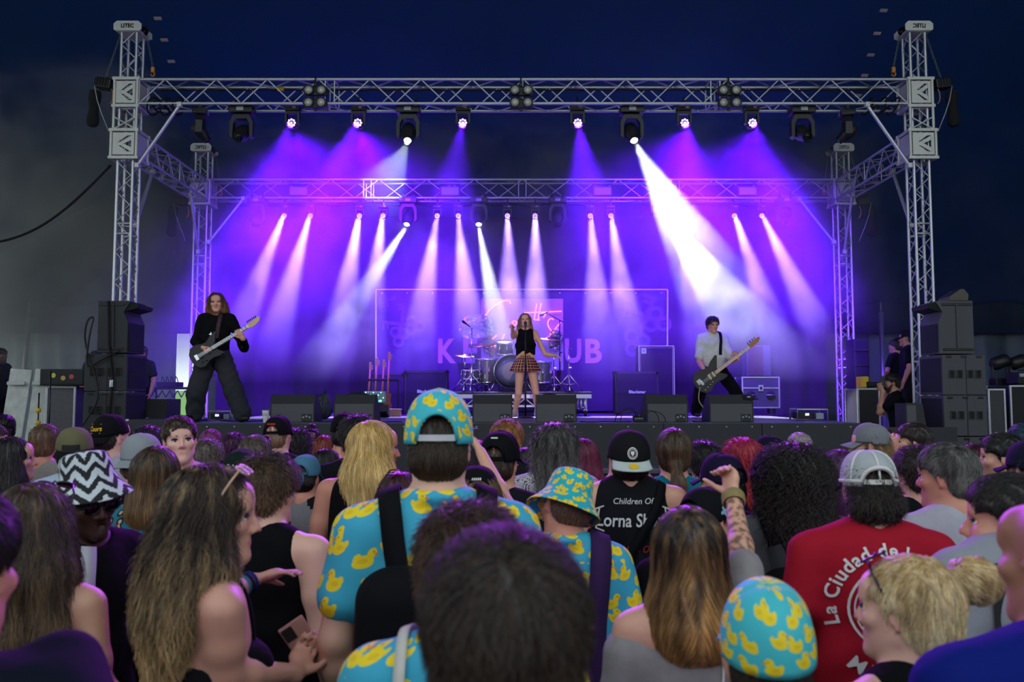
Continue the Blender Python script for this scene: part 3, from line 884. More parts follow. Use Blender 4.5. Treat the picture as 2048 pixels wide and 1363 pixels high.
# stage monitors
wedges = [(538, 632, 0.02, 'floor monitor beside the white cup, left end of the row'), (665, 752, 0.0, 'floor monitor in front of the guitar rack, second from left'), (942, 1028, 0.03, 'floor monitor left of the singer'),
          (1068, 1156, -0.03, 'floor monitor right of the singer'), (1290, 1379, 0.03, 'floor monitor in front of the bassist on his left'), (1416, 1509, -0.02, 'floor monitor with a cap lying on it, right end of the row')]
for i, (x0, x1, rz, lab) in enumerate(wedges):
    Dw = 10.86
    a, b = PX(x0 + 3, Dw), PX(x1 - 3, Dw)
    w, h = b - a, 0.355
    t = empty('floor_monitor', ((a + b) / 2, Dw, STAGE_Z), rz, label=lab, cat='monitor speaker', group='wedge monitors along the stage edge')
    obj('cabinet', xprism([(0.0, 0.004), (0.50, 0.004), (0.50, 0.08), (0.20, h), (0.07, h), (0.0, h - 0.115)], -w / 2 + 0.015, w / 2 - 0.015), M_wedge, t)
    obj('top_bevel', xprism([(-0.004, h - 0.115), (0.066, h + 0.003), (0.075, h), (0.004, h - 0.12)], -w / 2 + 0.018, w / 2 - 0.018), M_wedge_d, t)
    obj('front_grille', xprism([(0.505, 0.09), (0.21, h - 0.004), (0.215, h), (0.512, 0.094)], -w / 2 + 0.03, w / 2 - 0.03), M_grille, t)
    for sx in (-1, 1):
        obj('side_cheek', xprism([(-0.005, 0), (0.51, 0), (0.51, 0.085), (0.205, h + 0.005), (0.065, h + 0.005), (-0.005, h - 0.115)], sx * (w / 2 - 0.007) - 0.007, sx * (w / 2 - 0.007) + 0.007), M_wedge_d, t)
    p = obj('connector_plate', MB().bbox((w / 2 - 0.10, -0.004, 0.055), (0.13, 0.012, 0.10), 0.004), M_blackplastic, t)
    for k in range(3):
        obj('socket', MB().lathe([(0.016, 0), (0.015, 0.008), (0.009, 0.01)], (w / 2 - 0.14 + 0.04 * k, -0.010, 0.06 + 0.012 * (k % 2)), Matrix.Rotation(math.pi / 2, 3, 'X'), 10), M_lens, p, True)
# things lying on monitors and on the stage
def lump(name, c, r, m, label, cat, seed=0, flat=0.5):
    mb = MB()
    n, k = 14, 8
    vs = []
    rr = random.Random(seed)
    ph = [rr.uniform(0, 6) for _ in range(4)]
    for j in range(k + 1):
        e = j / k * math.pi
        for i in range(n):
            a = 2 * math.pi * i / n
            q = 1 + 0.16 * math.sin(3 * a + ph[0] + e * 2) + 0.12 * math.sin(5 * a + ph[1]) * math.sin(e * 3 + ph[2])
            vs.append((r[0] * q * math.sin(e) * math.cos(a), r[1] * q * math.sin(e) * math.sin(a), r[2] * (math.cos(e) * q if e < 1.57 else math.cos(e) * flat)))
    mb.add(vs, [(j * n + i, (j + 1) * n + i, (j + 1) * n + (i + 1) % n, j * n + (i + 1) % n) for j in range(k) for i in range(n)])
    return obj(name, mb, m, None, True, loc=c, label=label, cat=cat)
M_towel = mat('dark_towel', '#1e1a2a', 0.95, var=0.3, scale=30, bump=0.5)
lump('towel', P(712, 791, 11.0) + Vector((0, 0, -0.005)), (0.19, 0.07, 0.045), M_towel, 'dark folded towel lying on the second monitor', 'towel', 1, 0.15)
lump('towel', P(1097, 791, 11.0) + Vector((0, 0, -0.005)), (0.11, 0.07, 0.035), M_towel, 'small dark cloth on the monitor right of the singer', 'towel', 2, 0.15)
t = empty('flat_cap', P(1490, 797, 10.95), label='dark cap left on the rightmost floor monitor', cat='cap')
obj('crown', MB().lathe([(0.10, -0.01), (0.105, 0.02), (0.09, 0.045), (0.05, 0.058), (0.01, 0.06)], (0, 0.02, 0), None, 18, sy=0.8), M_towel, t, True)
obj('peak', MB().lathe([(0.12, -0.012), (0.13, -0.004), (0.10, 0.004)], (0.05, -0.02, 0.0), None, 18, sy=0.6), M_towel, t, True)
obj('label', MB().box((0.03, -0.07, 0.025), (0.04, 0.004, 0.012)), M_logo, t)
t = empty('paper_cup', P(531, 848, 10.62), label='white takeaway cup at the stage edge near the guitarist', cat='cup')
t.location.z = STAGE_Z
obj('cup_body', MB().lathe([(0.03, 0.0), (0.032, 0.005), (0.045, 0.15), (0.043, 0.152)], (0, 0, 0), None, 20), M_white, t, True)
obj('rim', MB().lathe([(0.044, 0.148), (0.048, 0.152), (0.044, 0.157)], (0, 0, 0), None, 20, cap=False), M_white, t, True)
obj('oval_logo', MB().path([(0.022 * math.cos(a), -0.043, 0.105 + 0.014 * math.sin(a)) for a in np.linspace(0, 6.283, 17)], 0.002, 4), M_rubber, t)
lump('crumpled_bag', Vector((PX(650, 12.2), 12.2, STAGE_Z + 0.16)), (0.10, 0.09, 0.22), mat('dark_foil_sack', '#3a3e4c', 0.35, 0.4, var=0.5, scale=18, bump=1.0, bscale=40), 'dark crumpled sack standing behind the first two monitors', 'bag', 5, 0.75)
# drum riser
RX0, RX1, RY = PX(884, 13.9), PX(1183, 13.9), 13.9
rt = empty('drum_riser', ((RX0 + RX1) / 2, RY, STAGE_Z), label='silver framed drum riser on castors', cat='riser')
rw, rh = RX1 - RX0, 0.41
obj('riser_deck', MB().bbox((0, 0.9, rh - 0.02), (rw, 1.84, 0.04), 0.008), mat('riser_top_black', '#1a1a20', 0.5), rt)
for y in (0.0, 1.8):
    obj('frame_rail', MB().bbox((0, y, rh - 0.075), (rw, 0.05, 0.07), 0.006), M_alu, rt)
    obj('lower_rail', MB().bbox((0, y, rh - 0.24), (rw - 0.5, 0.035, 0.035), 0.006), M_alu, rt)
    n = 14
    for k in range(n):
        xa, xb = -rw / 2 + 0.27 + (rw - 0.54) * k / n, -rw / 2 + 0.27 + (rw - 0.54) * (k + 1) / n
        z = (rh - 0.11, rh - 0.225)
        o_ = Vector(rt.location)
        rod('lattice_bar', o_ + Vector((xa, y, z[k % 2])), o_ + Vector((xb, y, z[(k + 1) % 2])), 0.011, M_alu, rt, 6)
for sx in (-1, 1):
    for y in (0.05, 1.75):
        x = sx * (rw / 2 - 0.10)
        obj('leg', MB().tube((x, y, 0.11), (x, y, rh - 0.1), 0.032, 10).tube((x - sx * 0.07, y, 0.12), (x - sx * 0.07, y, rh - 0.1), 0.02, 8).tube((x, y, 0.15), (x - sx * 0.07, y, 0.15), 0.014, 6), M_alu, rt, True)
        obj('castor', MB().lathe([(0.02, -0.022), (0.055, -0.02), (0.06, 0), (0.055, 0.02), (0.02, 0.022)], (x, y, 0.06), Matrix.Rotation(math.pi / 2, 3, 'Y'), 16), M_rubber, rt, True)
        obj('castor_fork', MB().bbox((x, y, 0.10), (0.065, 0.07, 0.03), 0.008), M_alu, rt)
# drum kit on the riser
DZ = STAGE_Z + rh
def tripod(t, x, y, h, m=M_chrome, spread=0.26, r=0.012, top=True):
    obj('stand_tube', MB().tube((x, y, 0.05), (x, y, h * 0.55), r * 1.25, 8).tube((x, y, h * 0.5), (x, y, h), r * 0.85, 8), m, t, True)
    for k in range(3):
        a = k * 2.094 + 0.5
        obj('leg', MB().tube((x, y, 0.30), (x + spread * math.cos(a), y + spread * math.sin(a), 0.012), r * 0.9, 6).tube((x, y, 0.12), (x + spread * 0.55 * math.cos(a), y + spread * 0.55 * math.sin(a), 0.15), r * 0.7, 6), m, t, True)
        obj('rubber_foot', MB().lathe([(0.016, -0.012), (0.02, 0.0), (0.014, 0.014)], (x + spread * math.cos(a), y + spread * math.sin(a), 0.012), None, 8), M_rubber, t, True)
    obj('wing_nut', MB().bbox((x + 0.02, y - 0.01, h * 0.55), (0.05, 0.012, 0.025), 0.004), m, t)
def drum(lab, px, py, D, r, depth, tilt=0.0, axis='z', legs=0):
    t = empty('drum', P(px, py, D), label=lab, cat='drum')
    R = Matrix.Rotation(math.pi / 2, 3, 'X') if axis == 'y' else Matrix.Rotation(tilt, 3, 'X')
    obj('shell', MB().lathe([(r, -depth / 2), (r, depth / 2)], (0, 0, 0), R, 32, cap=False), M_shell, t, True)
    for s in (-1, 1):
        obj('hoop', MB().lathe([(r + 0.002, s * depth / 2 - 0.02), (r + 0.014, s * depth / 2 - 0.018), (r + 0.014, s * depth / 2 + 0.018), (r + 0.002, s * depth / 2 + 0.02)], (0, 0, 0), R, 32, cap=False), M_chrome, t, True)
        obj('head', MB().lathe([(r, s * depth / 2), (r * 0.5, s * depth / 2 + s * 0.002), (0.01, s * depth / 2 + s * 0.003)], (0, 0, 0), R, 32), M_skinhead, t, True)
    for k in range(8):
        a = k * math.pi / 4 + 0.2
        p = R @ Vector(((r + 0.016) * math.cos(a), (r + 0.016) * math.sin(a), 0))
        q = R @ Vector((0, 0, depth / 2))
        obj('lug', MB().tube(p - q, p + q, 0.006, 6).tube(p - q * 0.3, p + q * 0.3, 0.013, 8), M_chrome, t, True)
    for k in range(legs):
        a = k * 2.094 + 0.4
        zb = DZ - t.location.z
        obj('leg', MB().tube(((r + 0.02) * math.cos(a), (r + 0.02) * math.sin(a), 0.1), ((r + 0.03) * math.cos(a), (r + 0.03) * math.sin(a), zb + 0.006), 0.009, 6), M_chrome, t, True)
    return t
t = drum('large bass drum with clear head behind the singer', 1022, 743, 14.35, 0.285, 0.40, axis='y')
zb = DZ - t.location.z
for sx in (-1, 1):
    obj('spur', MB().tube((sx * 0.25, -0.1, -0.12), (sx * 0.36, -0.18, zb + 0.006), 0.010, 6), M_chrome, t, True)
drum('tall smoky floor tom left of the bass drum', 974, 742, 14.5, 0.20, 0.40, legs=3)
drum('small silver snare drum on the left of the kit', 943, 748, 14.3, 0.16, 0.15, 0.1, legs=3)
drum('rack tom above the bass drum hidden by the singer', 1010, 695, 14.5, 0.15, 0.2, 0.25)
drum('second floor tom right of the bass drum', 1080, 745, 14.5, 0.19, 0.36, legs=3)
def cymbal(lab, px, py, D, r, spx=None, tilt=0.12):
    p = P(px, py, D)
    x = PX(spx, D) if spx else p.x
    t = empty('cymbal_stand', (x, D, DZ), label=lab, cat='cymbal')
    h = p.z - DZ
    tripod(t, 0, 0, h * (0.8 if spx else 1.0) + 0.02)
    if spx:
        obj('boom_arm', MB().tube((-(p.x - x) * 0.25, 0, h * 0.74), (p.x - x, 0, h + 0.02), 0.009, 6), M_chrome, t, True)
    obj('cymbal_plate', MB().lathe([(0.006, 0.035), (0.035, 0.03), (0.045, 0.012), (r * 0.6, 0.004), (r, -0.006), (r, -0.009), (r * 0.6, 0.0), (0.04, 0.006)], (p.x - x, 0, h), Matrix.Rotation(tilt, 3, 'Y') @ Matrix.Rotation(0.15, 3, 'X'), 36, cap=False), M_brass, t, True)
    return t
cymbal('bronze crash cymbal on a chrome stand at the right of the kit', 1095, 677, 14.7, 0.23, 1108)
cymbal('bronze ride cymbal on a chrome stand at the left of the kit', 962, 690, 14.8, 0.22, 980, -0.15)
cymbal('hi-hat cymbal on a chrome stand beside the snare', 930, 712, 14.35, 0.17)
# microphone stands
M_mic = mat('black_microphone_grille', '#2a2a2e', 0.4, 0.6)
def mic_stand(lab, px, D, zbase, py_top, base='tripod', boom=None, m=M_blackmetal, head=(0, -0.06, 0.03)):
    x = PX(px, D)
    t = empty('microphone_stand', (x, D, zbase), label=lab, cat='microphone stand')
    h = PZ(py_top, D) - zbase
    if base == 'round':
        obj('round_base', MB().lathe([(0.13, 0.0), (0.13, 0.012), (0.10, 0.022), (0.02, 0.035)], (0, 0, 0), None, 24), m, t, True)
        obj('stand_tube', MB().tube((0, 0, 0.03), (0, 0, h * 0.62), 0.013, 8).tube((0, 0, h * 0.6), (0, 0, h), 0.009, 8), m, t, True)
        obj('height_clutch', MB().lathe([(0.016, -0.06), (0.02, -0.04), (0.02, 0.05), (0.014, 0.06)], (0, 0, h * 0.62), None, 12), m, t, True)
    else:
        tripod(t, 0, 0, h, m, 0.28)
    e = Vector((0, 0, h))
    if boom is not None:
        q = P(boom[0], boom[1], boom[2]) - Vector((x, D, zbase))
        obj('boom_arm', MB().tube(e * 1.0 + (e - q) * 0.25, q, 0.008, 6), m, t, True)
        e = q
    d = Vector(head).normalized()
    c = e + d * 0.05
    mic = obj('microphone', MB().lathe([(0.010, -0.10), (0.013, -0.02), (0.02, 0.02), (0.025, 0.035), (0.025, 0.055), (0.016, 0.075), (0.004, 0.08)], c, Vector((0, 0, 1)).rotation_difference(d).to_matrix(), 14), M_mic, t, True)
    obj('mic_clip', MB().bbox(e, (0.025, 0.03, 0.03), 0.006), M_blackplastic, t)
    return t
mic_stand('straight vocal microphone stand with round base in front of the singer', 1051, 12.75, STAGE_Z, 658, 'round', head=(0, 0.3, 0.9))
mic_stand('chrome microphone stand with tripod at the left of the drum kit', 943, 14.05, DZ, 655, boom=(936, 650, 14.05), m=M_chrome, head=(-0.4, 0, 0.3))
mic_stand('short chrome microphone stand with tripod at the right of the drum kit', 1138, 14.05, DZ, 695, boom=(1112, 690, 14.4), m=M_chrome, head=(-0.6, 0.3, -0.2))
mic_stand('black boom microphone stand above the drums at right', 1120, 14.9, DZ, 640, boom=(1092, 625, 14.7), head=(-0.7, 0, -0.3))
# guitar amplifiers
def cab(lab, x0, x1, y0, y1, D, logo='Blackstar', slant=0.06, metal=False, badge=None):
    a, b = PX(x0, D), PX(x1, D)
    w, h, d = b - a, PZ(y0, D) - STAGE_Z, 0.38
    t = empty('speaker_cabinet', ((a + b) / 2, D, STAGE_Z), label=lab, cat='amplifier')
    obj('cabinet_shell', xprism([(0.02, 0.03), (d, 0.03), (d, h), (0.02 + slant, h), (0.02, h * 0.52)], -w / 2, w / 2), M_tolex, t)
    obj('grille_cloth', xprism([(0.006, 0.07), (0.03, 0.07), (0.03 + slant, h - 0.045), (0.006 + slant, h - 0.045), (0.006, h * 0.52)], -w / 2 + 0.04, w / 2 - 0.04), M_grille, t)
    pts = [(-w / 2 + 0.035, 0.004, 0.065), (w / 2 - 0.035, 0.004, 0.065), (w / 2 - 0.035, 0.004, h * 0.52), (w / 2 - 0.035, 0.004 + slant, h - 0.04), (-w / 2 + 0.035, 0.004 + slant, h - 0.04), (-w / 2 + 0.035, 0.004, h * 0.52), (-w / 2 + 0.035, 0.004, 0.065)]
    obj('piping', MB().path(pts, 0.006, 6), M_edge if metal else M_wedge_d, t)
    corner_caps(t, w, d - 0.02, h - 0.03, M_edge if metal else M_rubber, 0.028, 0.03, d / 2 + 0.01)
    if metal:
        for sx in (-1, 1):
            obj('edge_trim', MB().bbox((sx * (w / 2 - 0.008), 0.012 + slant * 0.5, h / 2), (0.018, 0.03, h - 0.05), 0.004), M_edge, t)
        obj('edge_trim', MB().bbox((0, 0.02, h - 0.006), (w, 0.03, 0.016), 0.004), M_edge, t)
    for sx in (-1, 1):
        for sy in (0.06, d - 0.06):
            obj('foot', MB().lathe([(0.022, 0.0), (0.026, 0.03)], (sx * (w / 2 - 0.07), sy, 0), None, 10), M_rubber, t, True)
    if logo:
        text_obj('maker_lettering', logo, M_logo, t, (0, 0.0, h * 0.50), 0.075, 0.30, 0.004, bold=0.0015)
    if badge:
        b_ = obj('badge', MB().bbox((-w / 2 + 0.10, 0.002, h - 0.10), (0.09, 0.012, 0.10), 0.01), M_edge, t)
        obj('badge_swirl', MB().path([(-w / 2 + 0.10 + 0.028 * math.cos(a) * (1 - a / 9), -0.008, h - 0.10 + 0.03 * math.sin(a) * (1 - a / 9)) for a in np.linspace(0, 7.5, 24)], 0.004, 5), M_tolex, b_)
    return t
cab('black guitar cabinet lettered in white left of the drum riser', 808, 894, 740, 826, 14.7)
cab('black guitar cabinet lettered in white right of the drum riser', 1231, 1318, 742, 827, 14.7)
cab('tall black bass cabinet with bright metal edges', 1278, 1350, 691, 822, 15.4, None, 0.0, True, True)
cab('dark amplifier cabinet behind the row of guitars', 742, 806, 745, 826, 15.3, None)
# keyboard of lights: mixer standing upright among the guitars
mx_ = empty('effects_processor', P(749, 793, 13.2), label='pale green effects unit with rows of lit knobs in front of the guitars', cat='effects unit')
mx_.rotation_euler = (-0.35, 0, 0.05)
obj('body', MB().bbox((0, 0.03, 0), (0.36, 0.07, 0.20), 0.02), mat('pale_green_panel', '#6f8f88', 0.5), mx_)
for r_ in range(4):
    for k in range(8):
        obj('knob', MB().lathe([(0.010, 0), (0.009, 0.012), (0.004, 0.013)], (-0.14 + k * 0.04, -0.006, 0.07 - 0.045 * r_), Matrix.Rotation(math.pi / 2, 3, 'X'), 8), M_white if (r_ + k) % 3 else emis('lit_green_button', '#9affc0', 2.0), mx_, True)
obj('screen', MB().box((0.06, -0.008, -0.075), (0.12, 0.004, 0.035)), emis('lit_teal_screen', '#5fd0b0', 1.2), mx_)
obj('foot_case', MB().bbox((0, 0.12, -0.20), (0.46, 0.3, 0.12), 0.01), M_tolex, mx_)
# guitars standing in a rack
t = empty('guitar_rack', (PX(764, 14.2), 14.2, STAGE_Z), label='black floor rack holding four guitars upright', cat='guitar stand')
obj('base_frame', MB().path([(-0.26, -0.15, 0.02), (0.26, -0.15, 0.02), (0.26, 0.15, 0.02), (-0.26, 0.15, 0.02), (-0.26, -0.15, 0.02)], 0.014, 6), M_blackmetal, t)
obj('rear_post', MB().path([(-0.26, 0.15, 0.02), (-0.26, 0.1, 0.62), (0.26, 0.1, 0.62), (0.26, 0.15, 0.02)], 0.014, 6), M_blackmetal, t)
obj('padded_bar', MB().tube((-0.26, 0.1, 0.62), (0.26, 0.1, 0.62), 0.024, 8), M_rubber, t, True)
M_gbody = [mat('sunburst_lacquer', '#5a2a14', 0.2), mat('black_lacquer', '#0f0f12', 0.2), mat('wine_lacquer', '#4a1020', 0.2), mat('natural_lacquer', '#a5703a', 0.25)]
gl = ['sunburst guitar at the left of the rack', 'black guitar second in the rack', 'wine red guitar third in the rack', 'tall natural wood bass at the right of the rack']
for k, (bx, ty) in enumerate(((737, 728), (750, 718), (764, 722), (775, 706))):
    x, D = PX(bx, 14.25), 14.25
    g_ = empty('guitar', (x, D, STAGE_Z + 0.04), label=gl[k], cat='guitar')
    top = Vector((P(bx + 4, ty, D + 0.1).x - x, 0.10, PZ(ty, D + 0.1) - STAGE_Z - 0.04))
    obj('body', MB().prism([(0.0, 0.0), (0.11, 0.04), (0.13, 0.13), (0.09, 0.22), (0.11, 0.33), (0.07, 0.36), (0.02, 0.30), (-0.02, 0.30), (-0.08, 0.37), (-0.11, 0.32), (-0.09, 0.22), (-0.13, 0.13), (-0.11, 0.04)], -0.02, 0.02, lambda v: Vector((v.x * 0.45, v.x + 0.0 * v.y + v.y, v.z))), M_gbody[k], g_)
    obj('neck', MB().tube((0, 0.01, 0.28), top * 0.86 + Vector((0, 0, 0.02)), 0.022, 8, 0.018), M_wood, g_, True)
    obj('headstock', MB().bbox(top * 0.94, (0.05, 0.02, 0.17), 0.012), M_wood, g_)
    for q in range(4):
        obj('tuning_peg', MB().tube(top * (0.90 + 0.025 * q) + Vector((0.02, 0, 0)), top * (0.90 + 0.025 * q) + Vector((0.05, 0, 0)), 0.006, 6), M_chrome, g_, True)
t = empty('wooden_box', (PX(790, 13.6), 13.6, STAGE_Z), label='small bare wooden box on the floor beside the left cabinet', cat='box')
obj('box_body', MB().bbox((0, 0, 0.06), (0.20, 0.14, 0.11), 0.004), mat('bare_pine', '#9a7a52', 0.7, var=0.25, scale=10), t)
obj('lid', MB().bbox((0, 0, 0.122), (0.215, 0.155, 0.016), 0.004), mat('bare_pine', '#9a7a52'), t)
# flight case and speaker right
def flight_case(lab, x0, x1, y0, y1, D, zb, d=0.5, castors=True, dishes=0, m=M_case, latch=1, name='flight_case', cat='flight case'):
    a, b = PX(x0, D), PX(x1, D)
    w = b - a
    z0_, z1_ = zb, PZ(y0, D)
    h = z1_ - z0_
    t = empty(name, ((a + b) / 2, D, z0_), label=lab, cat=cat)
    cz = 0.11 if castors else 0.0
    obj('case_body', MB().bbox((0, d / 2, cz + (h - cz) / 2), (w - 0.02, d - 0.02, h - cz - 0.02), 0.006), m, t)
    for sx in (-1, 1):
        for y in (0.01, d - 0.01):
            obj('corner_edge', MB().bbox((sx * (w / 2 - 0.012), y, cz + (h - cz) / 2), (0.03, 0.03, h - cz), 0.005), M_edge, t)
    for z in (cz + 0.012, h - 0.012, cz + (h - cz) * 0.64):
        obj('rail_edge', MB().bbox((0, 0.008, z), (w, 0.025, 0.028), 0.005), M_edge, t)
    for k in range(dishes):
        x = (k - (dishes - 1) / 2) * w * 0.52
        dd = obj('dish', MB().lathe([(0.085, 0.0), (0.08, 0.012), (0.02, 0.004)], (x, -0.004, cz + (h - cz) * 0.42), Matrix.Rotation(math.pi / 2, 3, 'X'), 22), M_rubber, t, True)
        obj('handle', MB().tube((x - 0.09, -0.02, cz + (h - cz) * 0.42), (x + 0.09, -0.02, cz + (h - cz) * 0.42), 0.011, 8), M_edge, dd, True)
    for k in range(latch):
        x = (k - (latch - 1) / 2) * w * 0.5
        lt = obj('latch_dish', MB().bbox((x, -0.006, cz + (h - cz) * 0.64), (0.10, 0.014, 0.12), 0.01), M_edge, t)
        obj('latch', MB().bbox((x, -0.016, cz + (h - cz) * 0.64), (0.04, 0.014, 0.05), 0.006), M_blackmetal, lt)
    if castors:
        for sx in (-1, 1):
            for y in (0.08, d - 0.08):
                obj('castor', MB().lathe([(0.02, -0.02), (0.048, -0.018), (0.05, 0), (0.048, 0.018), (0.02, 0.02)], (sx * (w / 2 - 0.09), y, 0.05), Matrix.Rotation(math.pi / 2, 3, 'Y'), 14).box((sx * (w / 2 - 0.09), y, 0.10), (0.07, 0.07, 0.02)), M_rubber, t, True)
    return t
flight_case('grey flight case with two round dish handles on castors', 1484, 1560, 753, 826, 15.6, STAGE_Z, dishes=2)
def plain_box(name, lab, cat, x0, x1, y0, y1, D, d, m, m2=None, extra=None, zb=None):
    a, b = PX(x0, D), PX(x1, D)
    zb_ = PZ(y1, D) if zb is None else zb
    h, w = PZ(y0, D) - zb_, b - a
    t = empty(name, ((a + b) / 2, D, zb_), label=lab, cat=cat)
    obj('box_body', MB().bbox((0, d / 2, h / 2), (w, d, h - 0.006), 0.012), m, t)
    obj('front_panel', MB().bbox((0, -0.004, h / 2), (w - 0.04, 0.014, h - 0.04), 0.006), m2 or M_grille, t)
    return t, w, h
t, w, h = plain_box('speaker_box', 'maroon fronted speaker box standing on the grey flight case', 'speaker', 1495, 1543, 690, 752, 15.65, 0.35, M_case, mat('maroon_grille', '#3a1626', 0.8, var=0.3, scale=90), zb=PZ(753, 15.6) + 0.004)
obj('grey_side', MB().bbox((w * 0.32, -0.012, h / 2), (w * 0.3, 0.01, h - 0.03), 0.004), M_case, t)
def open_rack(lab, x0, x1, y0, y1, D):
    a, b = PX(x0, D), PX(x1, D)
    w, h = b - a, PZ(y0, D) - STAGE_Z
    t = empty('open_rack', ((a + b) / 2, D, STAGE_Z), label=lab, cat='rack')
    obj('rack_frame', MB().path([(-w / 2, 0, 0.01), (-w / 2, 0, h), (w / 2, 0, h), (w / 2, 0, 0.01)], 0.014, 6).path([(-w / 2, 0.3, 0.01), (-w / 2, 0.3, h), (w / 2, 0.3, h), (w / 2, 0.3, 0.01)], 0.014, 6).tube((-w / 2, 0, h), (-w / 2, 0.3, h), 0.012, 6).tube((w / 2, 0, h), (w / 2, 0.3, h), 0.012, 6), M_edge, t, True)
    obj('receiver_unit', MB().bbox((-w * 0.2, 0.15, h * 0.45), (w * 0.5, 0.24, h * 0.6), 0.008), M_tolex, t)
    obj('power_unit', MB().bbox((w * 0.27, 0.12, h * 0.4), (w * 0.26, 0.2, h * 0.55), 0.008), M_lens, t)
    obj('lamp', MB().box((-w * 0.15, 0.028, h * 0.55), (0.05, 0.006, 0.03)), emis('lit_white_display', '#dfe8ff', 1.6), t)
    return t
open_rack('low open rack of gear on the right of the stage', 1594, 1654, 818, 842, 11.4)
open_rack('low open rack of gear behind the guitarist legs', 418, 462, 822, 842, 11.6)
# small stage box with curly leads
t = empty('stage_box', (PX(1276, 10.75), 10.75, STAGE_Z), label='small black connection box with looping leads at the stage edge', cat='connection box')
obj('box_body', MB().bbox((0, 0, 0.05), (0.13, 0.12, 0.09), 0.008), M_blackmetal, t)
for k in range(4):
    obj('socket', MB().lathe([(0.014, 0), (0.013, 0.01), (0.008, 0.012)], (-0.04 + 0.027 * k, -0.062, 0.05), Matrix.Rotation(math.pi / 2, 3, 'X'), 10), M_lens, t, True)
    rr = random.Random(k)
    pts = [(-0.04 + 0.027 * k, -0.07, 0.05)]
    for q in range(1, 14):
        a = q / 13 * math.pi
        pts.append((-0.04 + 0.027 * k + (1 - math.cos(a)) * (0.10 + 0.05 * k) * (-1 if k < 2 else 0.6), -0.07 - 0.05 * math.sin(a), 0.05 + 0.16 * math.sin(a) * (1 - 0.1 * k) - 0.042 * q / 13))
    obj('lead', MB().path(pts, 0.005, 5), M_cable, t, True)
def floor_cable(lab, pts, r=0.007, m=M_cable, name='floor_cable'):
    P_ = [Vector((PX(x, D), D, STAGE_Z + r)) for x, D in pts]
    out = []
    for i in range(len(P_) - 1):
        for k in range(6):
            f = k / 6
            q = P_[i].lerp(P_[i + 1], f) + Vector((0.03 * math.sin(i * 2 + f * 6.28), 0.03 * math.cos(i * 1.7 + f * 6.28), 0))
            out.append(q)
    out.append(P_[-1])
    return obj(name, MB().path(out, r, 5), m, None, True, label=lab, cat='cable')
floor_cable('black leads lying along the stage edge right of the centre monitors', [(1160, 10.8), (1185, 10.62), (1215, 10.9), (1235, 10.6), (1262, 10.75)])
floor_cable('black lead trailing on the deck under the guitarist', [(430, 11.6), (460, 11.0), (500, 10.9), (525, 11.1), (548, 11.3)])
floor_cable('tangled leads between the two left monitors', [(636, 10.9), (650, 10.6), (662, 10.95), (640, 10.7), (668, 10.62), (655, 10.9)])
floor_cable('tangled leads between the two right monitors', [(1385, 10.9), (1400, 10.6), (1411, 10.95), (1388, 10.65), (1405, 10.85), (1395, 10.7)])
floor_cable('leads on the deck by the second monitor', [(756, 10.9), (770, 10.62), (790, 10.8), (805, 10.6)])

# ================================================================== banner, keys and neon sign
DB = 16.3
bt = empty('banner', (PX(1043, DB), DB, STAGE_Z), label='wide dark lettered banner with crossed keys on a tube frame', cat='banner')
Mb = wparts(bt)
M_ban = mat('dark_banner_cloth', '#2a2634', 0.8, var=0.2, scale=3, bump=0.3, bscale=4)
M_banp = mat('grey_banner_print', '#8f8a9c', 0.8, var=0.08)
M_bankey = mat('dim_grey_banner_print', '#4d485c', 0.8, var=0.1)
bx0, bx1 = PX(754, DB), PX(1333, DB)
bz1 = PZ(582, DB)
def bwave(x, z):
    return 0.035 * math.sin(x * 6 + 0.6 * math.sin(z * 3)) * (0.3 + 0.7 * (bz1 - z) / (bz1 - STAGE_Z)) + 0.02 * math.sin(x * 17 + z * 2) * (x < bx0 + 1.8)
def bfn(u, v):
    x = bx0 + (bx1 - bx0) * u; z = STAGE_Z + 0.05 + (bz1 - STAGE_Z - 0.05) * v
    return Mb @ Vector((x, DB + bwave(x, z), z))
grid_mesh('banner_cloth', bfn, 130, 24, M_ban, parent=bt)
for a, b in (((752, 579), (1335, 579)), ((752, 579), (752, 860)), ((1335, 579), (1335, 860))):
    p, q = P(*a, DB - 0.02), P(*b, DB - 0.02)
    q.z = max(q.z, STAGE_Z + 0.02)
    rod('frame_tube', p, q, 0.022, M_alu, bt, 10)
for x in np.linspace(762, 1325, 12):
    obj('eyelet', MB().lathe([(0.012, -0.004), (0.022, 0), (0.012, 0.006)], Mb @ Vector((PX(x, DB), DB - 0.03 + bwave(PX(x, DB), bz1), PZ(586, DB))), Matrix.Rotation(math.pi / 2, 3, 'X'), 10), M_chrome, bt, True)
def on_banner(me, m, name, off=0.012):
    n = len(me.vertices)
    co = np.empty(n * 3); me.vertices.foreach_get('co', co); co = co.reshape(-1, 3)
    out = [Mb @ Vector((x, DB + bwave(x, z) - off, z)) for x, z, _ in co]
    me.vertices.foreach_set('co', np.array(out, np.float32).ravel())
    me.materials.clear(); me.materials.append(m); me.update()
    return obj(name, me, parent=bt)
def subdiv(me, L):
    bm = bmesh.new(); bm.from_mesh(me)
    bmesh.ops.triangulate(bm, faces=bm.faces)
    for _ in range(3):
        es = [e for e in bm.edges if e.calc_length() > L]
        if not es: break
        bmesh.ops.subdivide_edges(bm, edges=es, cuts=1)
    bm.to_mesh(me); bm.free()
    return me
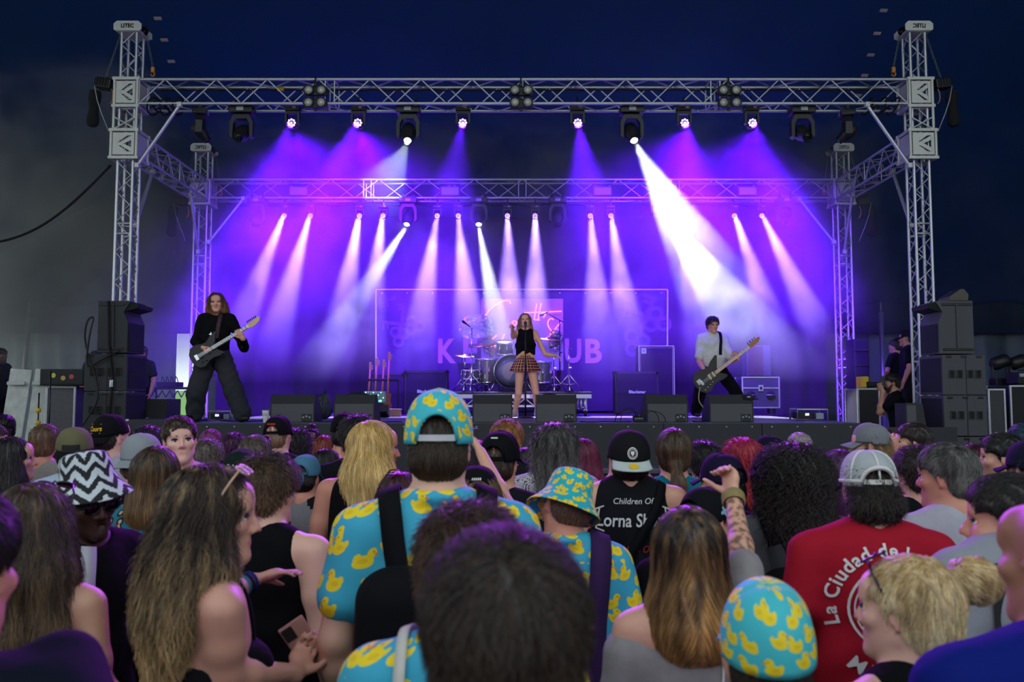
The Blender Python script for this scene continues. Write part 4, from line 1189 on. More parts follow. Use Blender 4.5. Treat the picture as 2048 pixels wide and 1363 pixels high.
for word, x0, x1 in (('K', 876, 912), ('E', 926, 955), ('Y', 966, 1002), ('C', 1047, 1086), ('L', 1096, 1122), ('U', 1130, 1163), ('B', 1171, 1204)):
    me = text_mesh(word, 1.0, bold=0.035)
    co = np.empty(len(me.vertices) * 3); me.vertices.foreach_get('co', co); co = co.reshape(-1, 3)
    a, b = PX(x0, DB), PX(x1, DB)
    za, zb_ = PZ(726, DB), PZ(677, DB)
    co[:, 0] = a + (co[:, 0] - co[:, 0].min()) / np.ptp(co[:, 0]) * (b - a)
    co[:, 1] = za + (co[:, 1] - co[:, 1].min()) / np.ptp(co[:, 1]) * (zb_ - za)
    me.vertices.foreach_set('co', co.astype(np.float32).ravel())
    on_banner(subdiv(me, 0.08), M_banp, 'banner_letter')
def key_print(x0, y0, x1, y1, s=1.0):
    """a key with three ringed bow, from bit end to bow centre, in photograph pixels of the banner"""
    a = np.array([PX(x0, DB), PZ(y0, DB)]); b = np.array([PX(x1, DB), PZ(y1, DB)])
    d = (b - a) / np.linalg.norm(b - a); p = np.array([-d[1], d[0]])
    r = 0.115 * s
    mb = MB()
    def quad(u0, u1, v0, v1):
        pts = [a + d * u + p * v for u, v in ((u0, v0), (u1, v0), (u1, v1), (u0, v1))]
        mb.add([(q[0], q[1], 0) for q in pts], [(0, 1, 2, 3)])
    L = np.linalg.norm(b - a)
    quad(0, L - r * 0.8, -0.035 * s, 0.035 * s)
    quad(0.02 * s, 0.07 * s, -0.15 * s, -0.035 * s); quad(0.10 * s, 0.15 * s, -0.12 * s, -0.035 * s)
    for ang in (0.0, 2.2, -2.2):
        c = b + (d * math.cos(ang) + p * math.sin(ang)) * r * 0.95
        for i in range(20):
            t0, t1 = [2 * math.pi * q / 20 for q in (i, i + 1)]
            mb.add([(c[0] + rr * math.cos(t), c[1] + rr * math.sin(t), 0) for rr, t in ((r * 0.5, t0), (r, t0), (r, t1), (r * 0.5, t1))], [(0, 1, 2, 3)])
    on_banner(subdiv(mb.mesh('print'), 0.15), M_bankey, 'crossed_key_print', 0.014)
for kx in ((762, 644, 828, 651, 1.0), (808, 606, 798, 672, 1.0), (768, 586, 765, 612, 0.55), (790, 598, 760, 600, 0.5), (1312, 592, 1272, 684, 1.35), (1250, 612, 1316, 642, 1.35)):
    key_print(*kx)
# sign board with crumpled foil and neon writing behind the drums
DN = 15.75
st_ = empty('neon_sign', (PX(1045, DN), DN, STAGE_Z), label='pink neon script sign with crumpled foil on a board behind the drums', cat='sign')
Mn = wparts(st_)
def nb_(pts, s=3.793): return [Mn @ P(700 + x / s, 560 + y / s, DN - 0.06) for x, y in pts]
a, b = PX(962, DN), PX(1127, DN)
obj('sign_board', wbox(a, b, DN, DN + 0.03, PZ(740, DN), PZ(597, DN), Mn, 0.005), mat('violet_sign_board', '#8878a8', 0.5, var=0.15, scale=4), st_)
for x in (a + 0.1, b - 0.1):
    obj('support_leg', MB().tube(Mn @ Vector((x, DN + 0.05, STAGE_Z)), Mn @ Vector((x, DN + 0.05, PZ(610, DN))), 0.018, 8), M_blackmetal, st_, True)
E_NEON = emis('pink_neon_tube', '#ff5a78', 5.0)
def smooth_pts(p):
    p = [Vector(q) for q in p]
    for _ in range(2):
        o = [p[0]]
        for i in range(len(p) - 1):
            o += [p[i].lerp(p[i + 1], 0.25), p[i].lerp(p[i + 1], 0.75)]
        p = o + [p[-1]]
    return p
for s in ([(1218, 178), (1212, 156), (1180, 151), (1130, 170), (1080, 205), (1040, 245), (1020, 285), (1026, 303)], [(1417, 178), (1396, 298)], [(1450, 175), (1426, 300)], [(1322, 247), (1604, 236)],
          [(1476, 252), (1482, 266), (1466, 284)], [(1545, 300), (1530, 288), (1508, 298), (1497, 330), (1515, 370), (1545, 400)], [(1597, 320), (1560, 365), (1515, 415), (1500, 445), (1518, 462), (1535, 440)],
          [(1112, 418), (1080, 445)], [(1172, 408), (1155, 450), (1120, 490), (1068, 506)], [(1230, 330), (1235, 310), (1258, 308), (1268, 330), (1250, 345), (1230, 330)], [(1395, 298), (1440, 302)]):
    obj('neon_tube', MB().path(smooth_pts(nb_(s)), 0.010, 6), E_NEON, st_, True)
M_foil = mat('crumpled_foil', '#c8ccd4', 0.22, 0.85, var=0.3, scale=14, bump=1.0, bscale=30)
def foil(cx, cy, rx, ry, cut, nm):
    vs = []
    n, k = 30, 8
    rr = random.Random(int(cx))
    for j in range(k + 1):
        for i in range(n):
            a = 2 * math.pi * i / n
            y = cy - ry * j / k * math.sin(a)
            y = min(y, cut)
            v = P(cx + rx * j / k * math.cos(a), y, DN - 0.10 + rr.uniform(-0.05, 0.05))
            vs.append(Mn @ v)
    mb = MB().add(vs, [(j * n + i, (j + 1) * n + i, (j + 1) * n + (i + 1) % n, j * n + (i + 1) % n) for j in range(k) for i in range(n)])
    return obj(nm, mb, M_foil, st_, False)
foil(953, 655, 36, 28, 677, 'foil_disc')
foil(1112, 678, 15, 22, 700, 'foil_patch')
foil(985, 688, 26, 9, 698, 'foil_patch')

# ================================================================== loudspeaker stacks
M_pa = mat('textured_black_cabinet', '#2c2b30', 0.65, var=0.12, scale=50, bump=0.12, bscale=250)
M_pa2 = mat('grey_textured_cabinet', '#4c4b50', 0.65, var=0.12, scale=50, bump=0.12, bscale=250)
def sub_box(lab, x0, x1, y0, y1, D, d, m, handles=True, inner=1, zb=None, zt=None):
    a, b = PX(x0, D), PX(x1, D)
    z1_ = PZ(y0, D) if zt is None else zt; z0_ = PZ(y1, D) if zb is None else zb
    w, h = b - a, z1_ - z0_
    t = empty('subwoofer', ((a + b) / 2, D, z0_), label=lab, cat='loudspeaker', group='subwoofers of the speaker stacks')
    obj('cabinet', MB().bbox((0, d / 2, h / 2), (w, d, h - 0.008), 0.012), m, t)
    if handles:
        for x in (-0.32, -0.12, 0.14, 0.34):
            o = obj('handle_recess', MB().bbox((x * w * 0.92, 0.006, h * 0.52), (0.062, 0.04, 0.095), 0.012), M_rubber, t)
            obj('handle_rim', MB().path([(x * w * 0.92 + sx * 0.034, -0.016, h * 0.52 + sz * 0.05) for sx, sz in ((-1, -1), (1, -1), (1, 1), (-1, 1), (-1, -1))], 0.005, 5), m, o)
    for x in (-0.35, 0.0, 0.35):
        obj('rigging_plate', MB().bbox((x * w, -0.003, h - 0.03), (0.07, 0.012, 0.03), 0.004), M_blackmetal, t)
    obj('side_grille', MB().bbox((inner * w / 2, d / 2, h / 2), (0.012, d - 0.08, h - 0.08), 0.004), M_grille, t)
    obj('centre_seam', MB().bbox((0.02, -0.002, h / 2), (0.008, 0.006, h - 0.02), 0.002), M_blackmetal, t)
    return t
def top_box(lab, x0, x1, y0, y1, D, d, m, inner):
    a, b = PX(x0, D), PX(x1, D)
    z1_, z0_ = PZ(y0, D), PZ(y1, D) + 0.002
    w, h = b - a, z1_ - z0_
    t = empty('loudspeaker', ((a + b) / 2, D, z0_), label=lab, cat='loudspeaker')
    s = inner
    # the horn flare faces the centre of the stage
    obj('cabinet', MB().prism([(-s * w / 2, 0.0), (s * w / 2, 0.0), (s * w / 2, h * 0.60), (s * (w / 2 - 0.06), h * 0.78), (s * (w / 2 + 0.02), h * 0.97), (s * (w / 2), h), (-s * w / 2, h)], 0.0, d), m, t)
    obj('horn_lip', MB().prism([(s * (w / 2 - 0.05), h * 0.80), (s * (w / 2 + 0.11), h * 0.86), (s * (w / 2 + 0.12), h * 0.93), (s * (w / 2), h * 0.98)], 0.02, d - 0.02), M_rubber, t)
    obj('side_grille', MB().bbox((s * (w / 2 + 0.006), d / 2, h * 0.30), (0.012, d - 0.06, h * 0.54), 0.004), M_grille, t)
    for zz in (h * 0.93, h * 0.08):
        obj('rigging_strip', MB().bbox((-s * 0.02, -0.004, zz), (w * 0.86, 0.014, 0.035), 0.004), M_blackmetal, t)
    obj('ridge', MB().prism([(0.0, h * 0.1), (0.03, h * 0.1), (0.015, h * 0.96), (0.0, h * 0.96)], -0.02, 0.0), m, t)
    return t
DS = 10.9
top_box('black top loudspeaker of the left stack with flared horn', 191, 251, 601, 705, DS, 0.5, M_pa, 1)
lo = ['upper subwoofer of the left stack', 'second subwoofer of the left stack', 'third subwoofer of the left stack behind the crowd', 'bottom subwoofer of the left stack behind the crowd']
z_ = PZ(706, DS)
for k in range(4):
    hh = 0.505 if k < 3 else z_ - 0.12
    sub_box(lo[k], 167, 252, 0, 0, DS, 0.60, M_pa, k < 3, 1, zb=(z_ - 0.505 if k < 3 else 0.1), zt=z_ - 0.003)
    z_ -= min(0.505, hh)
top_box('grey top loudspeaker of the right stack with ridged back', 1882, 1952, 601, 707, DS, 0.5, M_pa2, -1)
lo = ['upper subwoofer of the right stack', 'second subwoofer of the right stack', 'third subwoofer of the right stack behind the crowd', 'bottom subwoofer of the right stack behind the crowd']
z_ = PZ(708, DS)
for k in range(4):
    hh = 0.54 if k < 3 else z_ - 0.1
    sub_box(lo[k], 1887, 1974, 0, 0, DS, 0.62, M_pa2, k < 3, -1, zb=(z_ - 0.54 if k < 3 else 0.1), zt=z_ - 0.003)
    z_ -= min(0.54, hh)
for px, w, lab in ((210, 0.7, 'low wooden pallet under the left speaker stack'), (1930, 0.75, 'low wooden pallet under the right speaker stack')):
    t = empty('pallet', (PX(px, DS), DS, 0), label=lab, cat='pallet')
    for k in range(5):
        obj('board', MB().bbox((0, 0.04 + 0.13 * k, 0.088), (w, 0.1, 0.02), 0.003), M_wood, t)
    for k in range(3):
        obj('bearer', MB().bbox(((k - 1) * w * 0.42, 0.3, 0.04), (0.09, 0.66, 0.07), 0.003), M_wood, t)
t = empty('small_monitor', P(1918, 600, 10.95), label='brown wedge lying on top of the right speaker stack', cat='monitor speaker')
obj('cabinet', MB().prism([(-0.12, 0.0), (0.12, 0.0), (0.13, 0.08), (0.07, 0.15), (0.03, 0.15), (-0.12, 0.05)], 0, 0.3), mat('brown_wedge_paint', '#5a534c', 0.7), t)
obj('grille', MB().prism([(-0.11, 0.055), (0.03, 0.152), (0.03, 0.158), (-0.115, 0.06)], 0.02, 0.28), M_grille, t)
# ratchet strap down the left stack
z_top = PZ(602, DS)
sp = [(PX(212, DS), DS - 0.02, z_top), (PX(217, DS), DS - 0.03, PZ(690, DS)), (PX(227, DS), DS - 0.03, PZ(760, DS)), (PX(222, DS), DS - 0.03, PZ(820, DS)), (PX(220, DS), DS - 0.03, PZ(868, DS))]
t = empty('ratchet_strap', sp[-1], label='dark webbing strap with ratchet down the left speaker stack', cat='strap')
Ms = wparts(t)
obj('webbing', MB().path([Ms @ Vector(p) for p in sp], 0.016, 6), M_rubber, t, True)
obj('ratchet', MB().bbox(Ms @ Vector((PX(227, DS), DS - 0.05, PZ(767, DS))), (0.045, 0.05, 0.10), 0.008), M_chrome, t)
t = obj('stack_cable', MB().path(smooth_pts([P(240, 700, DS - 0.05), P(200, 720, DS - 0.05), P(170, 740, DS - 0.06), P(180, 660, DS - 0.1), P(190, 630, DS - 0.02), P(172, 640, DS - 0.1), P(168, 690, DS - 0.06), P(205, 790, DS - 0.06), P(165, 850, DS - 0.08)]), 0.012, 5), M_cable, None, True, label='loose black cables hanging on the left speaker stack', cat='cable')
# fill speaker at stage right corner
t = empty('fill_speaker', (PX(1832, 10.6), 10.64, 0.9), label='slim black fill speaker between the photographer and the right stack', cat='loudspeaker')
h = PZ(806, 10.6) - 0.9
obj('cabinet', MB().prism([(-0.12, 0), (0.22, 0), (0.10, h), (-0.12, h)], 0, 0.3), M_pa, t)
obj('front_grille', MB().bbox((-0.05, -0.005, h * 0.5), (0.12, 0.014, h - 0.05), 0.004), M_wedge, t)
obj('stand_pole', MB().tube((0, 0.15, -0.85), (0, 0.15, 0.0), 0.025, 10), M_blackmetal, t, True)
obj('stand_base', MB().bbox((0, 0.15, -0.88), (0.4, 0.4, 0.03), 0.01), M_blackmetal, t)

# ================================================================== clutter beside the stage
M_panelg = mat('scuffed_grey_panel', '#c4c6c0', 0.6, var=0.35, scale=9, bump=0.2)
for k, (x0, x1, lab) in enumerate(((-14, 30, 'scuffed grey board leaning at the left edge'), (37, 74, 'narrow scuffed grey board leaning left of the flight case'))):
    D = 12.2
    a, b = PX(x0, D), PX(x1, D)
    t = empty('leaning_board', ((a + b) / 2, D, 0), label=lab, cat='board')
    h = PZ(735, D)
    obj('board_panel', MB().bbox((0.05, 0.12, h / 2), (b - a, 0.05, h - 0.02), 0.012, Matrix.Rotation(0.08, 3, 'Y') @ Matrix.Rotation(-0.06, 3, 'X')), M_panelg, t)
    for z in (h * 0.2, h * 0.9):
        obj('edge_batten', MB().bbox((0.05 - (h / 2 - z) * 0.08, 0.08, z), (b - a - 0.06, 0.03, 0.05), 0.006), M_panelg, t)
flight_case('upright flight case with dark front and bright edges left of the stack', 92, 151, 772, 900, 11.9, 0.0, 0.6, True, 0, mat('charcoal_case_board', '#57545a', 0.6), 0)
t, w, h = plain_box('equipment_tray', 'black tray with stickers on top of the upright flight case', 'tray', 78, 168, 737, 770, 11.8, 0.5, M_tolex, M_tolex, zb=PZ(772, 11.9) + 0.006)
for k, (x, cc) in enumerate(((0.02, '#c9a24a'), (0.14, '#c84a5a'), (-0.12, '#c8c84a'))):
    obj('sticker', MB().lathe([(0.035, 0), (0.03, 0.002)], (x, -0.013, h * (0.45 + 0.08 * k)), Matrix.Rotation(math.pi / 2, 3, 'X'), 12), mat('sticker_' + cc[1:], cc, 0.6), t)
t = empty('tripod_stand', (PX(100, 11.2), 11.2, 0), label='thin black tripod stand in front of the upright flight case', cat='stand')
tripod(t, 0, 0, PZ(742, 11.2), M_blackmetal, 0.4)
t = empty('yellow_crutch', (PX(78, 11.4), 11.4, 0), label='dark stand with yellow fittings beside the leaning boards', cat='stand')
tripod(t, 0, 0, PZ(785, 11.4), M_blackmetal, 0.25)
for z in (PZ(820, 11.4), PZ(845, 11.4)):
    obj('yellow_collar', MB().lathe([(0.03, -0.03), (0.034, 0), (0.03, 0.03)], (0, 0, z), None, 12), M_yellow, t, True)
t, w, h = plain_box('black_box', 'black box with a socket plate right of the left stack', 'speaker', 288, 334, 797, 838, 11.6, 0.5, M_pa, M_pa, zb=0.0)
obj('socket_plate', MB().bbox((0.06, -0.014, h * 0.78), (0.10, 0.012, 0.12), 0.008), M_lens, t)
t, w, h = plain_box('black_case', 'long low black case at the front left corner of the stage', 'case', 253, 384, 838, 870, 10.7, 0.6, M_fascia, M_fascia, zb=0.0)
corner_caps(t, w, 0.6, h, M_edge, 0.03, 0, 0.3)
# second kit on a riser out in the daylight
t = empty('side_riser', (PX(345, 18.2), 18.2, 0), label='truss table loaded with gear by the daylight gap', cat='table')
zt = PZ(776, 18.2)
obj('table_top', MB().bbox((0, 0, zt), (1.1, 0.8, 0.05), 0.01), M_blackmetal, t)
for sx in (-0.5, 0.5):
    obj('leg', MB().tube((sx, -0.3, 0), (sx, -0.3, zt), 0.03, 8), M_alu, t, True)
    obj('leg', MB().tube((sx, 0.3, 0), (sx, 0.3, zt), 0.03, 8), M_alu, t, True)
for k in range(12):
    o_ = Vector(t.location)
    rod('lattice_bar', o_ + Vector((-0.5 + k / 12.0, -0.35, zt - (0.05 if k % 2 else 0.2))), o_ + Vector((-0.5 + (k + 1) / 12.0, -0.35, zt - (0.2 if k % 2 else 0.05))), 0.012, M_blackmetal, t, 6)
t2, w, h = plain_box('mixer', 'dark mixer with trailing leads on the truss table', 'mixer', 312, 352, 763, 776, 18.1, 0.4, M_tolex, M_tolex, zb=zt + 0.03)
for k in range(4):
    obj('lead', MB().path([(-0.15 + 0.1 * k, 0.1, h), (-0.12 + 0.1 * k, 0.05, h + 0.12), (-0.05 + 0.1 * k, -0.05, h + 0.08), (0.0 + 0.1 * k, -0.1, h - 0.02)], 0.01, 5), M_cable, t2, True)
t = empty('spare_drum', (PX(372, 18.0), 19.2, zt + 0.03), label='maroon spare drum under a cymbal by the daylight gap', cat='drum')
t.location.z = 0.0
obj('stand_tube', MB().tube((-0.1, 0, 0), (-0.1, 0, PZ(672, 18)), 0.02, 8), M_blackmetal, t, True)
obj('cymbal_plate', MB().lathe([(0.01, 0.05), (0.06, 0.03), (0.28, -0.01), (0.28, -0.015)], (0, 0, PZ(675, 18)), Matrix.Rotation(0.15, 3, 'Y'), 28), M_brass, t, True)
obj('shell', MB().lathe([(0.19, PZ(748, 18)), (0.19, PZ(708, 18))], (0.06, 0, 0), None, 24), mat('maroon_drum_shell', '#5a2430', 0.3), t, True)
for z in (PZ(748, 18), PZ(708, 18)):
    obj('hoop', MB().lathe([(0.19, z - 0.015), (0.205, z), (0.19, z + 0.015)], (0.06, 0, 0), None, 24, cap=False), M_chrome, t, True)
for k in range(3):
    obj('leg', MB().tube((0.06 + 0.18 * math.cos(k * 2.1), 0.18 * math.sin(k * 2.1), PZ(750, 18)), (0.06 + 0.3 * math.cos(k * 2.1), 0.3 * math.sin(k * 2.1), 0.0), 0.014, 6), M_blackmetal, t, True)
# right hand side
flight_case('black flight case with big pale latch at the right edge', 1976, 2011, 777, 900, 11.6, 0.0, 0.6, True, 0, M_case, 1)
flight_case('tall dark flight case cut by the right edge', 2020, 2075, 770, 900, 11.9, 0.0, 0.6, True, 0, M_tolex, 1)
flight_case('low black case behind the crouching photographer', 1715, 1760, 776, 850, 13.2, 0.0, 0.5, False, 0, M_tolex, 0)
t, w, h = plain_box('yellow_case', 'small yellow case on the low black case', 'case', 1723, 1739, 752, 774, 13.3, 0.2, M_yellow, M_yellow, zb=PZ(776, 13.2) + 0.004)
obj('handle', MB().path([(-0.04, 0.1, h), (-0.04, 0.1, h + 0.03), (0.04, 0.1, h + 0.03), (0.04, 0.1, h)], 0.006, 5), M_blackplastic, t)
t, w, h = plain_box('amplifier_head', 'dark amplifier stack in the gloom behind the rear right tower', 'amplifier', 1711, 1740, 677, 776, 15.2, 0.4, M_tolex, M_grille, zb=0.0)
for z in (PZ(700, 15.2), PZ(730, 15.2)):
    obj('shelf_line', MB().bbox((0, -0.015, z), (w, 0.02, 0.02), 0.004), M_wedge_d, t)
for k, px in enumerate((2002, 2038)):
    D = 12.6
    t = empty('spare_lamp', (PX(px, D), D, PZ(771, D)), label=('unlit spare lamp standing on the cases, left of two', 'unlit spare lamp standing on the cases at the right edge')[k], cat='stage lamp')
    obj('base_box', MB().bbox((0, 0, 0.06), (0.24, 0.2, 0.11), 0.012), M_blackplastic, t)
    obj('yoke', MB().path([(-0.11, 0, 0.11), (-0.12, 0, 0.38), (0.12, 0, 0.38), (0.11, 0, 0.11)], 0.02, 6), M_blackplastic, t)
    obj('lamp_head', MB().lathe([(0.06, -0.13), (0.10, -0.09), (0.10, 0.09), (0.08, 0.13)], (0, 0, 0.36), Matrix.Rotation(1.2, 3, 'Y'), 16), M_blackplastic, t, True)
    obj('stand_crate', MB().bbox((0, 0, -0.42 * (PZ(771, D) / 0.84)), (0.25, 0.5, PZ(771, D) - 0.02), 0.01, None), M_tolex, t).location.z = 0.42 * (PZ(771, D) / 0.84) - PZ(771, D) / 2 - 0.004
t = empty('small_amplifier', (PX(2040, 12.3), 12.3, PZ(768, 12.3)), label='small purple lit amplifier on the tall case at the right edge', cat='amplifier')
obj('box_body', MB().bbox((0, -0.1, 0.09), (0.34, 0.3, 0.17), 0.012), M_tolex, t)
obj('control_strip', MB().bbox((0, -0.255, 0.13), (0.3, 0.012, 0.05), 0.004), M_lens, t)
obj('carry_handle', MB().path([(-0.08, -0.1, 0.18), (-0.07, -0.1, 0.205), (0.07, -0.1, 0.205), (0.08, -0.1, 0.18)], 0.008, 5), M_rubber, t)
# ================================================================== smooth body surfaces (blended fields turned into one mesh)
def V3(*a):
    return np.array(a, dtype=np.float64)
class Fld:
    """a blend of tapered capsules and ellipsoids; union with smoothing k, or cut away"""
    def __init__(s):
        s.p = []
    def cap(s, a, b, ra, rb=None, k=0.02, op='u', flat=None):
        a, b = np.asarray(a, float), np.asarray(b, float)
        rb = ra if rb is None else rb
        s.p.append(('c', a, b, ra, rb, k, op, flat))
        return s
    def chain(s, pts, rs, k=0.02, flat=None):
        for i in range(len(pts) - 1):
            s.cap(pts[i], pts[i + 1], rs[i], rs[i + 1], k, flat=flat)
        return s
    def ell(s, c, r, R=None, k=0.02, op='u'):
        s.p.append(('e', np.asarray(c, float), np.asarray(r, float), np.eye(3) if R is None else np.asarray(R, float), None, k, op, None))
        return s
    @staticmethod
    def _d(p, X, Y, Z):
        if p[0] == 'c':
            _, a, b, ra, rb, k, op, flat = p
            ba = b - a
            L2 = float(ba @ ba) + 1e-12
            x, y, z = X - a[0], Y - a[1], Z - a[2]
            t = np.clip((x * ba[0] + y * ba[1] + z * ba[2]) / L2, 0, 1)
            x = x - t * ba[0]; y = y - t * ba[1]; z = z - t * ba[2]
            if flat is not None:
                n, f = flat
                q = (x * n[0] + y * n[1] + z * n[2]) * (1.0 / f - 1.0)
                x = x + q * n[0]; y = y + q * n[1]; z = z + q * n[2]
                return (np.sqrt(x * x + y * y + z * z) - (ra + t * (rb - ra))) * min(1.0, max(f, 0.6))
            return np.sqrt(x * x + y * y + z * z) - (ra + t * (rb - ra))
        _, c, r, R, _, k, op, _ = p
        x, y, z = X - c[0], Y - c[1], Z - c[2]
        u = (R[0, 0] * x + R[1, 0] * y + R[2, 0] * z) / r[0]
        v = (R[0, 1] * x + R[1, 1] * y + R[2, 1] * z) / r[1]
        w = (R[0, 2] * x + R[1, 2] * y + R[2, 2] * z) / r[2]
        k0 = np.sqrt(u * u + v * v + w * w) + 1e-9
        k1 = np.sqrt((u / r[0]) ** 2 + (v / r[1]) ** 2 + (w / r[2]) ** 2) + 1e-9
        return k0 * (k0 - 1) / k1
    @staticmethod
    def _mix(d, e, k, op):
        if op == 'u':
            h = np.maximum(k - np.abs(d - e), 0) / k
            return np.minimum(d, e) - h * h * k * 0.25
        h = np.maximum(k - np.abs(d + e), 0) / k
        return np.maximum(d, -e) + h * h * k * 0.25
    def at(s, Q):
        X, Y, Z = Q[:, 0], Q[:, 1], Q[:, 2]
        d = np.full(len(Q), 10.0)
        for p in s.p:
            d = s._mix(d, s._d(p, X, Y, Z), p[5], p[6])
        return d
    def grad(s, Q, e=0.002):
        g = np.stack([s.at(Q + V3(e, 0, 0)) - s.at(Q - V3(e, 0, 0)), s.at(Q + V3(0, e, 0)) - s.at(Q - V3(0, e, 0)), s.at(Q + V3(0, 0, e)) - s.at(Q - V3(0, 0, e))], 1)
        return g / (np.linalg.norm(g, axis=1, keepdims=True) + 1e-9)
    @staticmethod
    def _bb(p):
        if p[0] == 'c':
            r = max(p[3], p[4]) * (max(1, p[7][1]) if p[7] else 1)
            return np.minimum(p[1], p[2]) - r, np.maximum(p[1], p[2]) + r
        e = np.sqrt((p[3] ** 2) @ (p[2] ** 2))
        return p[1] - e, p[1] + e
    def grid(s, vox, zmin=None):
        bbs = [s._bb(p) for p in s.p]
        us = [b for b, p in zip(bbs, s.p) if p[6] == 'u']
        lo = np.min([b[0] for b in us], 0) - vox * 2.5
        hi = np.max([b[1] for b in us], 0) + vox * 2.5
        n = np.ceil((hi - lo) / vox).astype(int) + 1
        ax = [(lo[i] + vox * np.arange(n[i])).astype(np.float32) for i in range(3)]
        d = np.full(n, 0.5, np.float32)
        for p, b in zip(s.p, bbs):
            m = p[5] + vox * 2.5
            i0 = np.clip(np.floor((b[0] - m - lo) / vox).astype(int), 0, n)
            i1 = np.clip(np.ceil((b[1] + m - lo) / vox).astype(int) + 1, 0, n)
            if np.any(i1 <= i0):
                continue
            sl = tuple(slice(i0[q], i1[q]) for q in range(3))
            e = s._d(p, ax[0][sl[0]][:, None, None], ax[1][sl[1]][None, :, None], ax[2][sl[2]][None, None, :])
            d[sl] = s._mix(d[sl], e, p[5], p[6])
        return d, lo, vox
    def net(s, vox, mod=None):
        d, lo, vox = s.grid(vox)
        if mod is not None:
            d = mod(d, lo, vox)
        return surface_net(d, lo, vox)
def surface_net(d, lo, vox):
    ins = d < 0
    nx, ny, nz = d.shape
    cx, cy, cz = nx - 1, ny - 1, nz - 1
    acc_i, acc_p, quads = [], [], []
    off = [((0, 0, 0), (0, -1, 0), (0, -1, -1), (0, 0, -1)), ((0, 0, 0), (0, 0, -1), (-1, 0, -1), (-1, 0, 0)), ((0, 0, 0), (-1, 0, 0), (-1, -1, 0), (0, -1, 0))]
    for ax in range(3):
        s0 = [slice(None)] * 3; s1 = [slice(None)] * 3
        s0[ax] = slice(0, -1); s1[ax] = slice(1, None)
        A, B = ins[tuple(s0)], ins[tuple(s1)]
        ijk = np.argwhere(A != B)
        if len(ijk) == 0:
            continue
        ok = np.ones(len(ijk), bool)
        for o in range(3):
            if o != ax:
                ok &= (ijk[:, o] > 0) & (ijk[:, o] < d.shape[o] - 1)
        ijk = ijk[ok]
        i, j, k = ijk.T
        e = np.zeros(3, int); e[ax] = 1
        d0 = d[i, j, k].astype(float); d1 = d[i + e[0], j + e[1], k + e[2]].astype(float)
        t = d0 / (d0 - d1)
        pos = ijk.astype(float)
        pos[:, ax] += t
        ids = []
        for q in off[ax]:
            c = ijk + np.array(q)
            cid = (c[:, 0] * cy + c[:, 1]) * cz + c[:, 2]
            ids.append(cid)
            acc_i.append(cid); acc_p.append(pos)
        Q = np.stack(ids, 1)
        flip = d0 > 0
        Q[flip] = Q[flip][:, ::-1]
        quads.append(Q)
    if not quads:
        return np.zeros((0, 3)), np.zeros((0, 4), int)
    I = np.concatenate(acc_i); Pp = np.concatenate(acc_p); Q = np.concatenate(quads)
    u, inv = np.unique(I, return_inverse=True)
    cnt = np.bincount(inv, minlength=len(u)).astype(float)
    v = np.stack([np.bincount(inv, Pp[:, a], minlength=len(u)) / cnt for a in range(3)], 1) * vox + lo
    return v, np.searchsorted(u, Q)
def np_mesh(name, v, q, m=None, attrs=None, smooth=True):
    me = bpy.data.meshes.new(name)
    nq, k = q.shape
    me.vertices.add(len(v))
    me.vertices.foreach_set('co', np.ascontiguousarray(v, np.float32).ravel())
    me.loops.add(nq * k)
    me.loops.foreach_set('vertex_index', np.ascontiguousarray(q, np.int32).ravel())
    me.polygons.add(nq)
    me.polygons.foreach_set('loop_start', np.arange(0, nq * k, k, dtype=np.int32))
    if smooth:
        me.polygons.foreach_set('use_smooth', np.ones(nq, bool))
    if attrs:
        for an, (typ, arr) in attrs.items():
            a = me.attributes.new(an, typ, 'POINT')
            a.data.foreach_set('color' if typ == 'FLOAT_COLOR' else ('vector' if typ == 'FLOAT_VECTOR' else 'value'), np.ascontiguousarray(arr, np.float32).ravel())
    me.update(calc_edges=True)
    if m is not None:
        me.materials.append(m)
    return me
def rotz(a): return np.array(Matrix.Rotation(a, 3, 'Z'))
def rotx(a): return np.array(Matrix.Rotation(a, 3, 'X'))
def roty(a): return np.array(Matrix.Rotation(a, 3, 'Y'))

# ------------------------------------------------------------------ skin, hair and cloth materials
def skin_mat(name, col):
    if name in _mats: return _mats[name]
    m = bpy.data.materials.new(name); m.use_nodes = True
    nt = m.node_tree; b = nt.nodes['Principled BSDF']
    at = nt.nodes.new('ShaderNodeAttribute'); at.attribute_name = 'tint'
    nz = nt.nodes.new('ShaderNodeTexNoise'); nz.inputs['Scale'].default_value = 22; nz.inputs['Detail'].default_value = 4
    tc = nt.nodes.new('ShaderNodeTexCoord'); nt.links.new(tc.outputs['Object'], nz.inputs['Vector'])
    c = rgb(col)
    mx = nt.nodes.new('ShaderNodeMix'); mx.data_type = 'RGBA'
    mx.inputs[6].default_value = (c[0] * 0.93, c[1] * 0.86, c[2] * 0.85, 1); mx.inputs[7].default_value = (min(1, c[0] * 1.07), min(1, c[1] * 1.1), min(1, c[2] * 1.1), 1)
    nt.links.new(nz.outputs['Fac'], mx.inputs[0])
    mu = nt.nodes.new('ShaderNodeMix'); mu.data_type = 'RGBA'; mu.blend_type = 'MULTIPLY'; mu.inputs[0].default_value = 1
    nt.links.new(mx.outputs[2], mu.inputs[6]); nt.links.new(at.outputs['Color'], mu.inputs[7])
    nt.links.new(mu.outputs[2], b.inputs['Base Color'])
    b.inputs['Roughness'].default_value = 0.5
    b.inputs['Subsurface Weight'].default_value = 0.0
    _mats[name] = m
    return m
